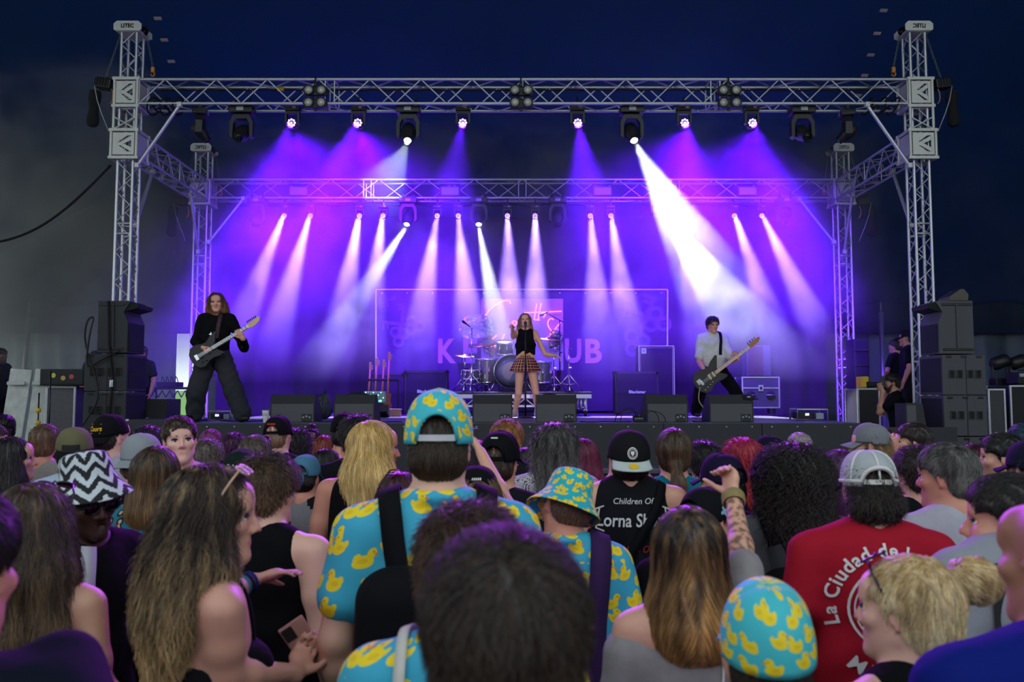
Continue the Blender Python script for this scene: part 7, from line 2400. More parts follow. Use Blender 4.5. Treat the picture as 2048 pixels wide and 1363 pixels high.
# ---- guitarist
GD = 10.88
gi = person('long haired guitarist in black jumper and baggy grey jeans standing with legs apart', 425, 585, GD, yaw=186, head=(10, -4, 4), skin='#d9a08c', face=True, bw=0.93, tall=1.84, origin=(PX(427, GD), GD, STAGE_Z), vox=0.0085,
     hair=dict(style='long', mat=hm('#3a2416', '#8a6038'), len=0.10, grav=2.0, lift=0.02, wave=0.010, freq=80, seg=9, bot=-0.17, w=0.105, mess=0.3, face=0.064),
     top=dict(style='long', mat=C('#0c0c10'), ease=1.05, hem=0.72), legs=dict(mat=C('#33343a', var=0.2), wide=1.75, hem=0.062), spec=dict(mouth=0.9, lip=(0.8, 0.4, 0.42), iris='#3a3028'),
     J=lambda L: dict(chest=V3(-0.02, 0.02, -0.125), pelvis=V3(0.0, 0.0, 0.80), knee_r=L(P(393, 783, GD - 0.12)), ankle_r=L(Vector((PX(392, GD), GD - 0.02, STAGE_Z + 0.12))), knee_l=L(P(468, 782, GD - 0.10)), ankle_l=L(Vector((PX(485, GD - 0.15), GD - 0.15, STAGE_Z + 0.12))), foot_l=0.55, foot_r=-0.5),
     arms=lambda L: dict(r=dict(e=L(P(391, 683, GD - 0.06)), w=L(P(406, 694, GD - 0.30)), hd=L(P(422, 704, GD - 0.34)) - L(P(406, 694, GD - 0.30)), hn=(0, -1, 0), curl=(0.6, 0.8, 0.9, 0.9), th=1),
                         l=dict(e=L(P(488, 694, GD - 0.10)), w=L(P(486, 676, GD - 0.32)), hd=L(P(474, 657, GD - 0.36)) - L(P(486, 676, GD - 0.32)), hn=(0.3, -1, 0.1), curl=(0.7, 0.8, 0.9, 0.9), spread=0.1)))
g1 = build_guitar('matt black electric guitar with pale headstock held by the guitarist', (415, 703), (514, 642), GD - 0.30, M_gblack, M_maple, M_maple, 0.83)
ribbon('guitar_strap', gi['shirt'], [(-0.06, 0.15, 1.02), (-0.075, 0.16, 1.15), (-0.085, 0.12, 1.27), (-0.085, 0.02, 1.34), (-0.06, -0.1, 1.27), (0.06, -0.15, 1.05)], 0.055, mat('brown_strap_leather', '#2a1520', 0.6), gi['o'], 0.012, thick=0.006)
cr = MB().bbox((0, 0, 0), (0.012, 0.008, 0.075), 0.003).bbox((0, 0, 0.012), (0.045, 0.008, 0.012), 0.003)
pz = surf_path(gi['shirt'], [(0.02, 0.2, 1.06), (0.02, 0.2, 1.05)], V3(0, 0, 0), 0.008, 1)[0]
obj('cross_pendant', cr, M_chrome, gi['o'], loc=pz)
obj('wrist_cuff', MB().lathe([(0.032, -0.012), (0.036, 0), (0.032, 0.012)], tuple(gi['A']['l'][2]), Vector((0, 0, 1)).rotation_difference(Vector(nrm(gi['A']['l'][2] - gi['A']['l'][1]))).to_matrix(), 14, cap=False), M_white, gi['o'], True)
# ---- singer
SD = 13.05
si = person('singer in black sleeveless top and red plaid skirt pointing at the audience', 1052, 626, SD, yaw=180, head=(0, 6, 3), female=True, skin='#dba58f', face=True, tall=1.655, origin=(PX(1051, SD), SD, STAGE_Z), vox=0.0085,
     hair=dict(style='long', mat=hm('#5a3a34', '#b58a8a'), len=0.14, grav=2.2, lift=0.016, wave=0.008, freq=60, seg=9, bot=-0.34, w=0.105, face=0.066, front=1),
     top=dict(style='tank', mat=C('#0d0d14'), hem=1.06, collar=False), legs=dict(shoe=mat('pale_boot', '#b8a8c0', 0.5)), spec=dict(mouth=1.1, lip=(0.85, 0.35, 0.4), waist_skin=True),
     J=lambda L: dict(bare_legs=True, chest=V3(0, -0.01, 0), pelvis=V3(0, 0, 0.93), knee_r=L(P(1037, 787, SD - 0.05)), ankle_r=L(Vector((PX(1030, SD), SD, STAGE_Z + 0.10))), knee_l=L(P(1072, 787, SD - 0.05)), ankle_l=L(Vector((PX(1075, SD), SD, STAGE_Z + 0.10)))),
     arms=lambda L: dict(r=dict(e=L(P(1026, 674, SD - 0.22)), w=L(P(1025, 654, SD - 0.44)), hd=L(P(1019, 645, SD - 0.60)) - L(P(1025, 654, SD - 0.44)), hn=(0, 0.2, -1), curl=(0.1, 1.2, 1.3, 1.3), tin=0.6),
                         l=dict(e=L(P(1090, 708, SD - 0.05)), w=L(P(1111, 711, SD - 0.15)), hd=L(P(1125, 717, SD - 0.2)) - L(P(1111, 711, SD - 0.15)), hn=(0, 0.3, -1), curl=(0.5, 0.6, 0.7, 0.7))))
nu = 96
vs, uv, prof = [], [], [(0.118, 1.03), (0.128, 1.00), (0.150, 0.955), (0.185, 0.88), (0.215, 0.81), (0.232, 0.76)]
for j, (r, z) in enumerate(prof):
    for i in range(nu):
        a = 2 * math.pi * i / nu
        pl = 1 + 0.06 * (j / 5) * math.sin(a * 24) * (0 if j < 1 else 1)
        vs.append((r * pl * math.cos(a) * 1.08, r * pl * math.sin(a) * 0.88, z)); uv.append((a * 0.18, z, 0))
fs = [(j * nu + i, (j + 1) * nu + i, (j + 1) * nu + (i + 1) % nu, j * nu + (i + 1) % nu) for j in range(5) for i in range(nu)]
sk_ = obj('pleated_skirt', np_mesh('pleated_skirt', np.array(vs), np.array(fs), band_mat('red_plaid', ['#7a1f2a', '#3f0f1c', '#d8b8a0'], 22, 'plaid'), {'uvp': ('FLOAT_VECTOR', np.array(uv))}), parent=si['o'])
obj('waistband', MB().lathe([(0.121, 1.0), (0.124, 1.012), (0.123, 1.045)], (0, 0, 0), None, 40, cap=False, sx=1.08, sy=0.88), C('#c9a06a'), sk_, True)
# ---- bassist
BD = 13.35
bi = person('bassist in white short sleeved shirt and black trousers in a wide stance', 1425, 638, BD, yaw=184, head=(6, -8, 0), skin='#d79a88', face=True, tall=1.76, origin=(PX(1428, BD), BD, STAGE_Z), vox=0.0085,
     hair=dict(style='messy', mat=hm('#1a1013', '#3a2028'), len=0.05, grav=0.2, lift=0.02, mess=0.5, rough=0.004),
     top=dict(style='tee', mat=C('#cfd3cf'), ease=1.08, collar=True, hem=0.74, sleeve=0.78), legs=dict(mat=C('#0b0b10'), wide=1.45),
     J=lambda L: dict(chest=V3(0.02, 0.02, -0.14), pelvis=V3(0, 0, 0.77), knee_r=L(P(1400, 785, BD - 0.15)), ankle_r=L(Vector((PX(1392, BD), BD, STAGE_Z + 0.10))), knee_l=L(P(1466, 775, BD - 0.1)), ankle_l=L(Vector((PX(1492, BD), BD, STAGE_Z + 0.10)))),
     arms=lambda L: dict(r=dict(e=L(P(1398, 722, BD - 0.08)), w=L(P(1410, 742, BD - 0.30)), hd=L(P(1424, 753, BD - 0.36)) - L(P(1410, 742, BD - 0.30)), hn=(0, -1, 0), curl=(0.6, 0.8, 0.9, 0.9), th=1),
                         l=dict(e=L(P(1462, 722, BD - 0.12)), w=L(P(1476, 717, BD - 0.34)), hd=L(P(1471, 703, BD - 0.38)) - L(P(1476, 717, BD - 0.34)), hn=(0.3, -1, 0.1), curl=(0.7, 0.8, 0.9, 0.9), spread=0.1)))
g2 = build_guitar('black bass guitar with pale wooden neck held by the bassist', (1421, 752), (1513, 682), BD - 0.33, M_gblack, M_bassneck, M_bassneck, 1.02, 'bass_guitar', True, M_white)
ribbon('guitar_strap', bi['shirt'], [(-0.07, 0.16, 0.98), (-0.08, 0.16, 1.12), (-0.085, 0.12, 1.25), (-0.085, 0.02, 1.33), (-0.06, -0.1, 1.26), (0.06, -0.15, 1.05)], 0.05, C('#15152a'), bi['o'], 0.012, thick=0.006)
cb = smooth_pts([P(1400, 773, BD - 0.36), P(1396, 800, BD - 0.36), P(1405, 812, BD - 0.4), P(1414, 826, BD - 0.4), Vector((PX(1408, BD - 0.5), BD - 0.5, STAGE_Z + 0.01)), Vector((PX(1396, BD - 0.9), BD - 0.9, STAGE_Z + 0.01))])
obj('guitar_lead', MB().path(cb, 0.008, 6), mat('cream_cable', '#b5a080', 0.6), None, True, label='cream guitar lead looping down from the bass', cat='cable')
# ---- photographer crouching at the right of the stage
FD = 11.75
fi = person('bearded photographer in black tee crouching with a camera at his eye', 1790, 748, FD, yaw=72, head=(4, -4, 0), skin='#c08a76', face=True, tall=1.78, origin=(PX(1797, FD), FD, 0.865), vox=0.009,
     hair=dict(style='short', mat=hm('#1a1214', '#2c2022'), len=0.04, grav=0.4, lift=0.008, mess=0.3), top=dict(style='tee', mat=C('#0d0e14'), hem=0.5), legs=dict(mat=C('#2a2630')), spec=dict(beard=1),
     J=lambda L: dict(chest=V3(0, 0.06, -0.455), pelvis=V3(0, -0.06, 0.44), knee_l=V3(-0.12, 0.36, 0.46), ankle_l=V3(-0.12, 0.33, 0.10), knee_r=V3(0.12, 0.22, 0.075), ankle_r=V3(0.12, -0.22, 0.10)),
     arms=lambda L: dict(l=dict(e=V3(-0.15, 0.26, 0.74), w=L(P(1766, 782, FD - 0.12)), hd=(0.1, 0.4, 0.8), hn=(0.6, -0.2, 0.3), curl=(0.6, 0.7, 0.8, 0.8)),
                         r=dict(e=V3(0.17, 0.20, 0.72), w=L(P(1772, 786, FD + 0.10)), hd=(-0.1, 0.3, 0.9), hn=(-0.7, -0.1, 0.2), curl=(0.7, 0.8, 0.9, 0.9))))
t = empty('photo_camera', P(1764, 769, FD - 0.02), math.radians(72), label='black camera with long lens held by the crouching photographer', cat='camera')
obj('camera_body', MB().bbox((0, 0, 0), (0.14, 0.07, 0.10), 0.012), M_blackplastic, t)
obj('prism_hump', MB().bbox((0, 0, 0.06), (0.06, 0.06, 0.04), 0.012), M_blackplastic, t)
obj('lens', MB().lathe([(0.038, 0.03), (0.04, 0.10), (0.044, 0.16), (0.046, 0.20), (0.038, 0.2)], (0, 0, 0), Matrix.Rotation(-math.pi / 2, 3, 'X'), 18), M_rubber, t, True)
obj('flash_shoe', MB().bbox((0, -0.01, 0.10), (0.06, 0.06, 0.05), 0.01), M_blackplastic, t)
# ---- crew in the wings
person('stagehand in black cap and tee with hands on hips at right', 1816, 664, 13.9, yaw=62, head=(6, 0, 0), skin='#b5806c', tall=1.80, origin=(PX(1817, 13.9), 13.9, 1.155), hair=dict(style='short', mat=hm('#1a1412'), len=0.03), hat=dict(mat=C('#101118')), top=dict(style='tee', mat=C('#0c0d14')), face=True, vox=0.014)
person('second stagehand in dark clothes behind the capped one', 1797, 685, 14.5, yaw=40, head=(10, 0, 0), skin='#b5806c', tall=1.70, origin=(PX(1794, 14.6), 14.6, 1.155), hair=dict(style='short', mat=hm('#100c0c'), len=0.03), top=dict(style='tee', mat=C('#0e0f16')), vox=0.014,
       arms=lambda L: dict(l=dict(e=(-0.34, 0.0, 1.15), w=(-0.18, 0.10, 0.98))))
person('technician in dark cap bending over the desk left of the stack', 168, 690, 14.2, yaw=-70, head=(-6, -38, 0), skin='#a57866', tall=1.72, origin=(PX(158, 14.2), 14.2, 1.025), hair=dict(style='short', mat=hm('#15100e'), len=0.03), hat=dict(mat=C('#1a2030')), top=dict(style='tee', mat=C('#1c2c28')), vox=0.014, J=lambda L: dict(chest=V3(0, 0.14, -0.08)))
person('technician half hidden behind the left speaker stack', 272, 684, 14.6, yaw=170, skin='#b08070', tall=1.72, origin=(PX(281, 14.6), 14.6, 1.025), hair=dict(style='short', mat=hm('#3a2a20'), len=0.03), top=dict(style='tee', mat=C('#26282c')), vox=0.014)
person('dark silhouette of a crew member at the far left edge', 3, 698, 14.4, yaw=-100, skin='#5a3a2e', tall=1.66, origin=(PX(-2, 14.4), 14.4, 1.025), hair=dict(style='messy', mat=hm('#0c0908'), len=0.04), top=dict(style='tee', mat=C('#16181c')), vox=0.014)
# ================================================================== the crowd
def C(h, **k): return cloth_mat('cloth_' + h.strip('#'), h, **k)
def tee(h, **k): return dict(style='tee', mat=C(h) if isinstance(h, str) else h, **k)
def tank(h, **k): return dict(style='tank', mat=C(h), **k)
def ha(style, root, tip=None, **k):
    base = dict(short=dict(len=0.045, grav=0.5, lift=0.006, mess=0.25), messy=dict(len=0.055, grav=0.25, lift=0.02, mess=0.5, rough=0.004),
                bob=dict(len=0.12, grav=2.2, lift=0.008, seg=8), long=dict(len=0.15, grav=2.5, lift=0.012, seg=9, wave=0.004, freq=45),
                curly=dict(len=0.10, grav=1.2, lift=0.03, wave=0.012, freq=130, seg=10, rough=0.006), pony=dict(len=0.10, grav=1.4, lift=0.006, seg=7),
                bun=dict(len=0.09, grav=0.8, lift=0.008, seg=7, mess=0.25))[style]
    d = dict(base); d.update(style=style, mat=hm(root, tip)); d.update(k)
    return d
def hat(h, **k):
    d = dict(mat=C(h) if isinstance(h, str) else h); d.update(k)
    for q in ('visor', 'strap', 'button', 'tapes', 'front_mat'):
        if isinstance(d.get(q), str): d[q] = C(d[q])
    return d
DUCK_S = duck_mat('duck_print_shirt', '#38a8c8', 13.5)
DUCK_C = duck_mat('duck_print_cap', '#41bcc8', 21)
DUCK_B = duck_mat('duck_print_bucket', '#1fb0bd', 27)
TEXTW = mat('white_print', '#d8d8d4', 0.8)
TEXTR = mat('red_print', '#a52a2e', 0.8)
TEXTK = mat('black_print', '#17181c', 0.8)
TEXTY = mat('yellow_print', '#e0b423', 0.8)
PALE, FAIR, RUDDY, TAN, BROWN, DARK = '#e0b09a', '#d7a189', '#d08f78', '#b97f5f', '#7a4c35', '#4d2f22'
M_bagk = C('#101014'); M_bagp = C('#3a2450')
M_frame = mat('black_plastic_frame', '#0d0d0f', 0.25)
M_lensk = mat('smoked_lens', '#0a0a0c', 0.12)
def CR(label, px, py, D, **k):
    k.setdefault('lift_top', 0.022 if k.get('hat') else 0.014)
    i = person(label, px, py, D, group='festival crowd', **k)
    return i
def cap_print(info, me, m, a0, z0, sc=1.0, off=1.07, name='patch', parent=None):
    c, R, rx, ry, hh = info['hatf']
    n = len(me.vertices)
    co = np.empty(n * 3); me.vertices.foreach_get('co', co); co = co.reshape(-1, 3)
    a = a0 + co[:, 0] * sc / (0.5 * (rx + ry))
    z = np.clip((co[:, 1] * sc + z0) / hh, 0.0, 0.97)
    e = np.arcsin(z ** (1 / 0.9))
    rr = np.cos(e) ** 0.72 * off
    fr = 1.0 + 0.05 * np.maximum(np.sin(a), 0)
    q = np.stack([rx * rr * np.cos(a), ry * rr * np.sin(a), hh * z * fr], 1) @ R.T + c
    me.vertices.foreach_set('co', q.astype(np.float32).ravel())
    me.materials.clear(); me.materials.append(m); me.update()
    return obj(name, me, parent=parent or info['hat'])
def grid_patch(w, h, n=10):
    mb = MB()
    vs = [(-w / 2 + w * i / n, -h / 2 + h * j / 4, 0) for j in range(5) for i in range(n + 1)]
    return mb.add(vs, [(j * (n + 1) + i, j * (n + 1) + i + 1, (j + 1) * (n + 1) + i + 1, (j + 1) * (n + 1) + i) for j in range(4) for i in range(n)]).mesh('patch')
def backpack(info, m, size=(0.32, 0.16, 0.44), c=(0, -0.235, 1.08), straps=0.055, strap_m=None, sx_=0.105):
    o, g = info['o'], info['shirt']
    f = Fld()
    x, y, z = size[0] / 2 - 0.05, size[1] / 2 - 0.045, size[2] / 2 - 0.06
    c = V3(*c)
    f.cap(c + V3(-x, 0, -z), c + V3(-x, 0, z), 0.055, 0.055, 0.05); f.cap(c + V3(x, 0, -z), c + V3(x, 0, z), 0.055, 0.055, 0.05)
    for k in np.linspace(-x, x, 5):
        f.cap(c + V3(k, 0, -z), c + V3(k, 0, z * 1.05), 0.07, 0.066, 0.05)
    f.cap(c + V3(-x * 0.8, -0.055, -z), c + V3(x * 0.8, -0.055, -z * 0.1), 0.05, 0.05, 0.02)
    v, q = f.net(0.011)
    b = obj('backpack', np_mesh('backpack', v, q, m), parent=o)
    for sx in (-1, 1):
        ribbon('shoulder_strap', g, [(sx * (sx_ - 0.02), -0.16, 1.22), (sx * sx_, -0.13, 1.34), (sx * (sx_ + 0.01), -0.07, 1.45), (sx * (sx_ + 0.012), 0.02, 1.48), (sx * (sx_ + 0.01), 0.11, 1.38), (sx * (sx_ + 0.03), 0.14, 1.2), (sx * (sx_ + 0.06), 0.08, 1.04)], straps, strap_m or m, b, 0.012, info['chest'], thick=0.012)
    obj('grab_handle', MB().path([tuple(c + V3(0.045 * math.cos(a), 0.03, z + 0.06 + 0.04 * math.sin(a))) for a in np.linspace(0, 3.14, 9)], 0.008, 6), m, b, True)
    obj('zip', MB().path([tuple(c + V3(x * 1.25 * math.cos(a), -0.05, z * 0.55 + z * 0.55 * math.sin(a))) for a in np.linspace(0, 3.14, 15)], 0.005, 5), TEXTK, b, True)
    return b

# ---- nearest people
i9 = CR('dark short haired head close to the camera at bottom centre', 1012, 1050, 0.95, hair=ha('short', '#231812', '#3a281d', n=1.8, vol=1.03, mess=0.4, lift=0.012, len=0.06), top=tee('#16171d'), skin=PALE, head=(4, 4, 0), bw=1.05)
i8 = CR('tousled brown haired person in a duck print shirt with white bag strap', 930, 1003, 1.62, hair=ha('messy', '#2c1b13', '#5a3a28', n=1.3), top=tee(DUCK_S, collar=True), skin=PALE, head=(-28, -6, 0))
ribbon('bag_strap', i8['shirt'], [(-0.12, -0.15, 1.15), (-0.125, -0.13, 1.33), (-0.11, -0.06, 1.46), (-0.105, 0.03, 1.48), (-0.09, 0.13, 1.34)], 0.022, C('#c9c6bf'), i8['o'], 0.012)
i20 = CR('bald man in a blue shirt at the right edge', 2122, 960, 1.42, skin='#a9745c', top=tee('#0c1c72', ease=1.08), head=(20, 0, 0), bw=1.12, spec=dict(buzz=(0.86, 0.82, 0.82)))
i14 = CR('duck print cap seen from behind close to the camera at lower right', 1522, 1160, 1.50, hair=ha('short', '#2a1c13'), hat=hat(DUCK_C, closure=False, size=(0.088, 0.108, 0.125)), top=tee(DUCK_S, collar=True), head=(-6, 8, 0))
i17 = CR('blonde woman with a high bun, black top and sunglasses on her head', 1812, 1098, 1.78, female=True, skin=PALE, hair=ha('bun', '#a88a5c', '#f0dcae', bunpos=(0.085, -0.135, 0.072), bunr=(0.062, 0.058, 0.052), n=1.3, mess=0.3, rough=0.005), top=tank('#0e0e11'), head=(30, -2, 0), yaw=18, face=True, bw=1.05)
glasses(i17, M_frame, up=True, lens=M_lensk)
# loose strands of the bun's nape
i2 = CR('dark navy tee of a person cut off at the lower left corner', -95, 960, 1.22, hair=ha('short', '#1b1410'), top=tee('#0d1322', sleeve=0.95), skin=RUDDY, bw=1.12,
        arms=lambda L: dict(r=dict(e=L(P(120, 1345, 1.28)), w=L(P(255, 1440, 1.45)), hn=(-1, 0, 0))))
i13 = CR('woman with brown to blonde bob and grey off shoulder top raising a tattooed fist', 1372, 1000, 2.12, female=True, skin=FAIR, hair=ha('bob', '#22140f', '#b98a52', bot=-0.235, w=0.118, len=0.16, n=1.4, dark=0.22, part=0.0, crown=(0, -0.02, 0.13)), top=dict(style='offshoulder', mat=C('#8c8787', var=0.2), bare_fore=('r',)),
         arms=lambda L: dict(r=dict(e=L(P(1487, 1135, 2.20)), w=L(P(1466, 992, 2.42)), hd=L(P(1450, 880, 2.52)) - L(P(1462, 990, 2.42)), hn=(-0.85, -0.35, 0.3), th=-1, curl=(1.35, 1.45, 1.45, 1.45), tin=0.9)), spec=dict(lip=(0.9, 0.6, 0.6)))
i13['o'].data.attributes['tint'].data.foreach_set('color', (lambda v: tint_array(v, i13['HC'], i13['Rh'], dict(tattoo=(i13['A']['r'][1], i13['A']['r'][2], 0.68)), None))((lambda a: (i13['o'].data.vertices.foreach_get('co', a), a.reshape(-1, 3))[1])(np.empty(len(i13['o'].data.vertices) * 3))).ravel())
Wb = i13['A']['r'][2]; Eb = i13['A']['r'][1]; db = nrm(Wb - Eb)
obj('wristband', MB().lathe([(0.033, -0.022), (0.037, -0.015), (0.037, 0.012), (0.033, 0.02)], tuple(Wb - db * 0.012), Vector((0, 0, 1)).rotation_difference(Vector(db)).to_matrix(), 18, cap=False), print_mat('beaded_wristband', ['#8c7a4a', '#5a7c86', '#c8b060', '#39606a'], 120), i13['o'], True)
for sx in (0.0, 0.022):
    obj('hanging_tie', MB().path(surf_path(i13['shirt'], [(0.075 + sx, -0.15, 1.36), (0.07 + sx * 1.6, -0.16, 1.25), (0.085 + sx * 2, -0.15, 1.05)], V3(0, 0, 0), 0.006), 0.004, 5), C('#d0ccc8'), i13['so'], True)
i5 = CR('woman in profile with long wavy blonde tipped hair, bare shoulders and pushed up sunglasses', 425, 918, 2.1, female=True, skin='#cf9785', yaw=-52, head=(-28, -4, 0), face=True, bw=1.08,
        hair=ha('long', '#2a1a12', '#c2a074', bot=-0.37, w=0.115, wave=0.013, freq=50, len=0.17, n=1.6, dark=0.25, lift=0.016), top=dict(style='strap', mat=C('#121015')),
        arms=lambda L: dict(r=dict(e=L(P(455, 1350, 1.98)), w=L(P(590, 1345, 2.18)), hd=L(P(605, 1290, 2.3)) - L(P(585, 1340, 2.2)), hn=L(P(640, 1290, 2.1)) - L(P(600, 1310, 2.3)), curl=(0.9, 1.0, 1.0, 1.0)),
                            l=dict(e=L(P(450, 1190, 2.45)), w=L(P(505, 1160, 2.55)), hd=L(P(615, 1128, 2.6)) - L(P(505, 1160, 2.55)), hn=(0.3, 0.0, -1), curl=(0.12, 0.2, 0.25, 0.35), spread=0.10)))
glasses(i5, mat('pink_beige_frame', '#c9a08c', 0.3), up=True, lens=mat('brown_lens', '#3a241c', 0.15))
for k, cc in enumerate(('#1b2c6a', '#241b33', '#2f6f8f')):
    E_, W_ = i5['A']['l'][1], i5['A']['l'][2]; dd = nrm(W_ - E_)
    obj('wristband', MB().lathe([(0.031, -0.006), (0.034, -0.004), (0.034, 0.004), (0.031, 0.006)], tuple(W_ - dd * (0.012 + 0.015 * k)), Vector((0, 0, 1)).rotation_difference(Vector(dd)).to_matrix(), 16, cap=False), C(cc), i5['o'], True)
# her phone
ph = empty('mobile_phone', P(607, 1285, 2.27), label='pink mobile phone held low by the long haired woman', cat='phone')
ph.rotation_euler = (0.25, -0.55, 0.3)
obj('phone_body', MB().bbox((0, 0, 0), (0.072, 0.009, 0.148), 0.006), mat('pink_phone_case', '#b98a80', 0.3), ph)
obj('camera_bump', MB().bbox((-0.017, -0.006, 0.048), (0.03, 0.004, 0.04), 0.004), M_blackplastic, ph)
i1 = CR('woman with very long brown hair and dark sunglasses on top at the left edge', 72, 955, 2.2, female=True, skin=FAIR, hair=ha('long', '#33221a', '#8a6c50', bot=-0.46, w=0.125, wave=0.007, n=1.5, dark=0.2, len=0.18), top=dict(style='strap', mat=C('#1a1518')), head=(-10, -3, 0), bw=1.05)
glasses(i1, M_frame, up=True, lens=M_lensk)

# ---- second rank
i7 = CR('tall man in duck print cap and shirt wearing a black backpack', 877, 787, 2.35, hair=ha('short', '#251911', '#3b2a1d', n=1.2), hat=hat(DUCK_C, strap='#c8c8cc', size=(0.088, 0.108, 0.125)), top=tee(DUCK_S, collar=True), skin=PALE, head=(-4, -2, 0), bw=1.12, yaw=6)
backpack(i7, M_bagk, c=(-0.01, -0.235, 1.10))
i11 = CR('woman in a duck print bucket hat and shirt with purple bag strap', 1128, 925, 2.85, female=True, skin=RUDDY, hair=ha('short', '#6a5140', len=0.03), hat=dict(kind='bucket', mat=DUCK_B, tilt=-0.05, roll=0.24), top=tee(DUCK_S, collar=True), head=(24, -12, 12), bw=1.15)
ribbon('bag_strap', i11['shirt'], [(0.10, -0.17, 1.0), (0.11, -0.16, 1.2), (0.115, -0.12, 1.36), (0.115, -0.03, 1.47), (0.11, 0.08, 1.43)], 0.075, M_bagp, i11['o'], 0.012, thick=0.012)
b_ = Fld(); b_.cap((-0.02, -0.22, 0.82), (-0.02, -0.22, 1.02), 0.13, 0.11, 0.03, flat=(V3(0, 1, 0), 0.6)); v_, q_ = b_.net(0.012)
obj('shoulder_bag', np_mesh('shoulder_bag', v_, q_, M_bagp), parent=i11['o'])
zig = band_mat('zigzag_fleece', ['#c4ccd2', '#1b1e24'], 24)
i4 = CR('man in black and white zigzag bucket hat and dark sunglasses looking down', 186, 908, 2.75, yaw=-115, head=(-14, -10, 6), face=True, skin=DARK, hair=ha('short', '#0d0a09', len=0.02), hat=dict(kind='bucket', mat=zig, tilt=0.30, up=0.062), top=dict(style='long', mat=C('#0c0c10')), spec=dict(mouth=0.7, lip=(0.8, 0.5, 0.5), stubble=0.5))
glasses(i4, M_frame, lens=M_lensk)
ribbon('striped_scarf', i4['shirt'], [(0.06, 0.10, 1.46), (0.09, 0.13, 1.35), (0.10, 0.15, 1.2), (0.10, 0.15, 1.0)], 0.05, band_mat('striped_scarf', ['#b9b9c4', '#1a1a20', '#b9b9c4'], 40), i4['o'], 0.012)
i6 = CR('brown haired man in a black tank top with pale bare shoulders', 535, 905, 2.9, skin=PALE, hair=ha('messy', '#2a1d14', '#6b5138', n=1.3), top=tank('#0b0b0e'), head=(-16, -4, 0), yaw=-14, bw=1.10, spec=dict(arm=1.15))
i16 = CR('man in white mesh cap and red shirt printed with a cactus', 1733, 893, 2.78, skin=FAIR, hair=ha('messy', '#15100d', '#2a201a', bot=-0.1), hat=hat('#a9adb0', visor='#1d2230', tapes='#d8d6cf', strap='#d8d6cf', front_mat='#1d2230', button='#1d2230'), top=tee('#a51a2c', ease=1.06), bw=1.18, head=(-4, -4, 0), spec=dict(tattoo=((-0.22, -0.01, 1.42), (-0.25, -0.02, 0.95), 0.6)))
def arc(R0, s=1):
    def fn(c):
        a = c[:, 0] / R0
        r = R0 + c[:, 1] * s
        return np.stack([r * np.sin(a), r * np.cos(a)], 1) if s > 0 else np.stack([r * np.sin(a), -r * np.cos(a)], 1)
    return fn
print_on(i16, 'La Ciudad de los Tacos', TEXTW, 0.056, 0.0, 1.16, arc(0.165), bold=0.0012, space=1.0) if False else None
i16_t = print_on(i16, 'La Ciudad de los', TEXTW, 0.058, 0.0, 1.235, lambda c: arc(0.165)(c - np.array([0.095, 0.0])), bold=0.0014, space=1.12)
print_on(i16, 'MEXICO', TEXTW, 0.066, 0.0, 1.235, lambda c: (lambda a, r: np.stack([r * np.sin(a), -r * np.cos(a)], 1))(c[:, 0] / 0.215, 0.235 - c[:, 1]), bold=0.001, space=1.25)
cact = ring_poly(0, 0, 0.128, 0.136) + ring_poly(0, 0, 0.112, 0.117, 0.6, 5.6)
def bar(x0, y0, x1, y1, w, n=7):
    d = np.array([x1 - x0, y1 - y0]); L = np.linalg.norm(d); d = d / L; p = np.array([-d[1], d[0]])
    pts = []
    for a in np.linspace(-math.pi / 2, math.pi / 2, n): pts.append(np.array([x1, y1]) + d * w * math.cos(a) + p * -w * math.sin(a) * -1)
    for a in np.linspace(math.pi / 2, 3 * math.pi / 2, n): pts.append(np.array([x0, y0]) + d * w * math.cos(a) + p * w * math.sin(a))
    return [tuple(q) for q in pts]
cact += [bar(0.01, -0.08, 0.0, 0.13, 0.018), bar(-0.045, -0.005, -0.045, 0.05, 0.011), bar(-0.045, -0.01, 0.0, -0.02, 0.010), bar(0.05, 0.01, 0.052, 0.06, 0.011), bar(0.05, 0.005, 0.005, -0.01, 0.010)]
cact += [bar(-0.09 + 0.02 * k, -0.06 - 0.01 * k, -0.05 + 0.03 * k, -0.085 - 0.006 * k, 0.004) for k in range(5)]
cact += [bar(0.05, -0.03 - 0.02 * k, 0.10, -0.03 - 0.02 * k, 0.006) for k in range(3)]
print_on(i16, '', TEXTW, 1, 0.0, 1.235, name='cactus_print', mesh=shape_mesh(cact))
i15 = CR('person with a big mane of dark curls, grey hoodie and mesh backpack', 1580, 880, 3.35, hair=ha('curly', '#120d0c', '#2c211d', w=0.150, bot=-0.16, n=1.6, back=1), top=dict(style='hoodie', mat=C('#4a4a4e')), skin=FAIR, lift_top=0.05, bw=1.1)
backpack(i15, C('#0f0f12'), size=(0.26, 0.12, 0.36), c=(-0.05, -0.21, 1.08))
ribbon('mesh_panel', i15['shirt'], [(-0.085, -0.16, 1.12), (-0.10, -0.15, 1.27), (-0.115, -0.12, 1.36)], 0.07, band_mat('grey_net_panel', ['#8e9094', '#3a3a40', '#b0b0b4'], 90, 'plaid'), i15['o'], 0.02)
i18 = CR('grey haired man in a pale grey t-shirt facing left', 1898, 880, 3.1, skin=RUDDY, hair=ha('short', '#14110f', '#6e6a66', dark=-0.2), top=tee('#a9a6b2', ease=1.05), head=(34, -2, 0), yaw=8, bw=1.12, face=True)
i19 = CR('dark haired man in grey tee lettered ELEC at the right edge', 2018, 940, 2.25, skin=RUDDY, hair=ha('short', '#120d0b', '#2a1f1a'), top=tee('#8d8f97', ease=1.1), head=(48, 0, 0), yaw=14, bw=1.15, face=True, spec=dict(neck=-0.075))
print_on(i19, 'ELECTRIC', TEXTK, 0.060, -0.06, 1.40, bold=0.002, off=0.007)
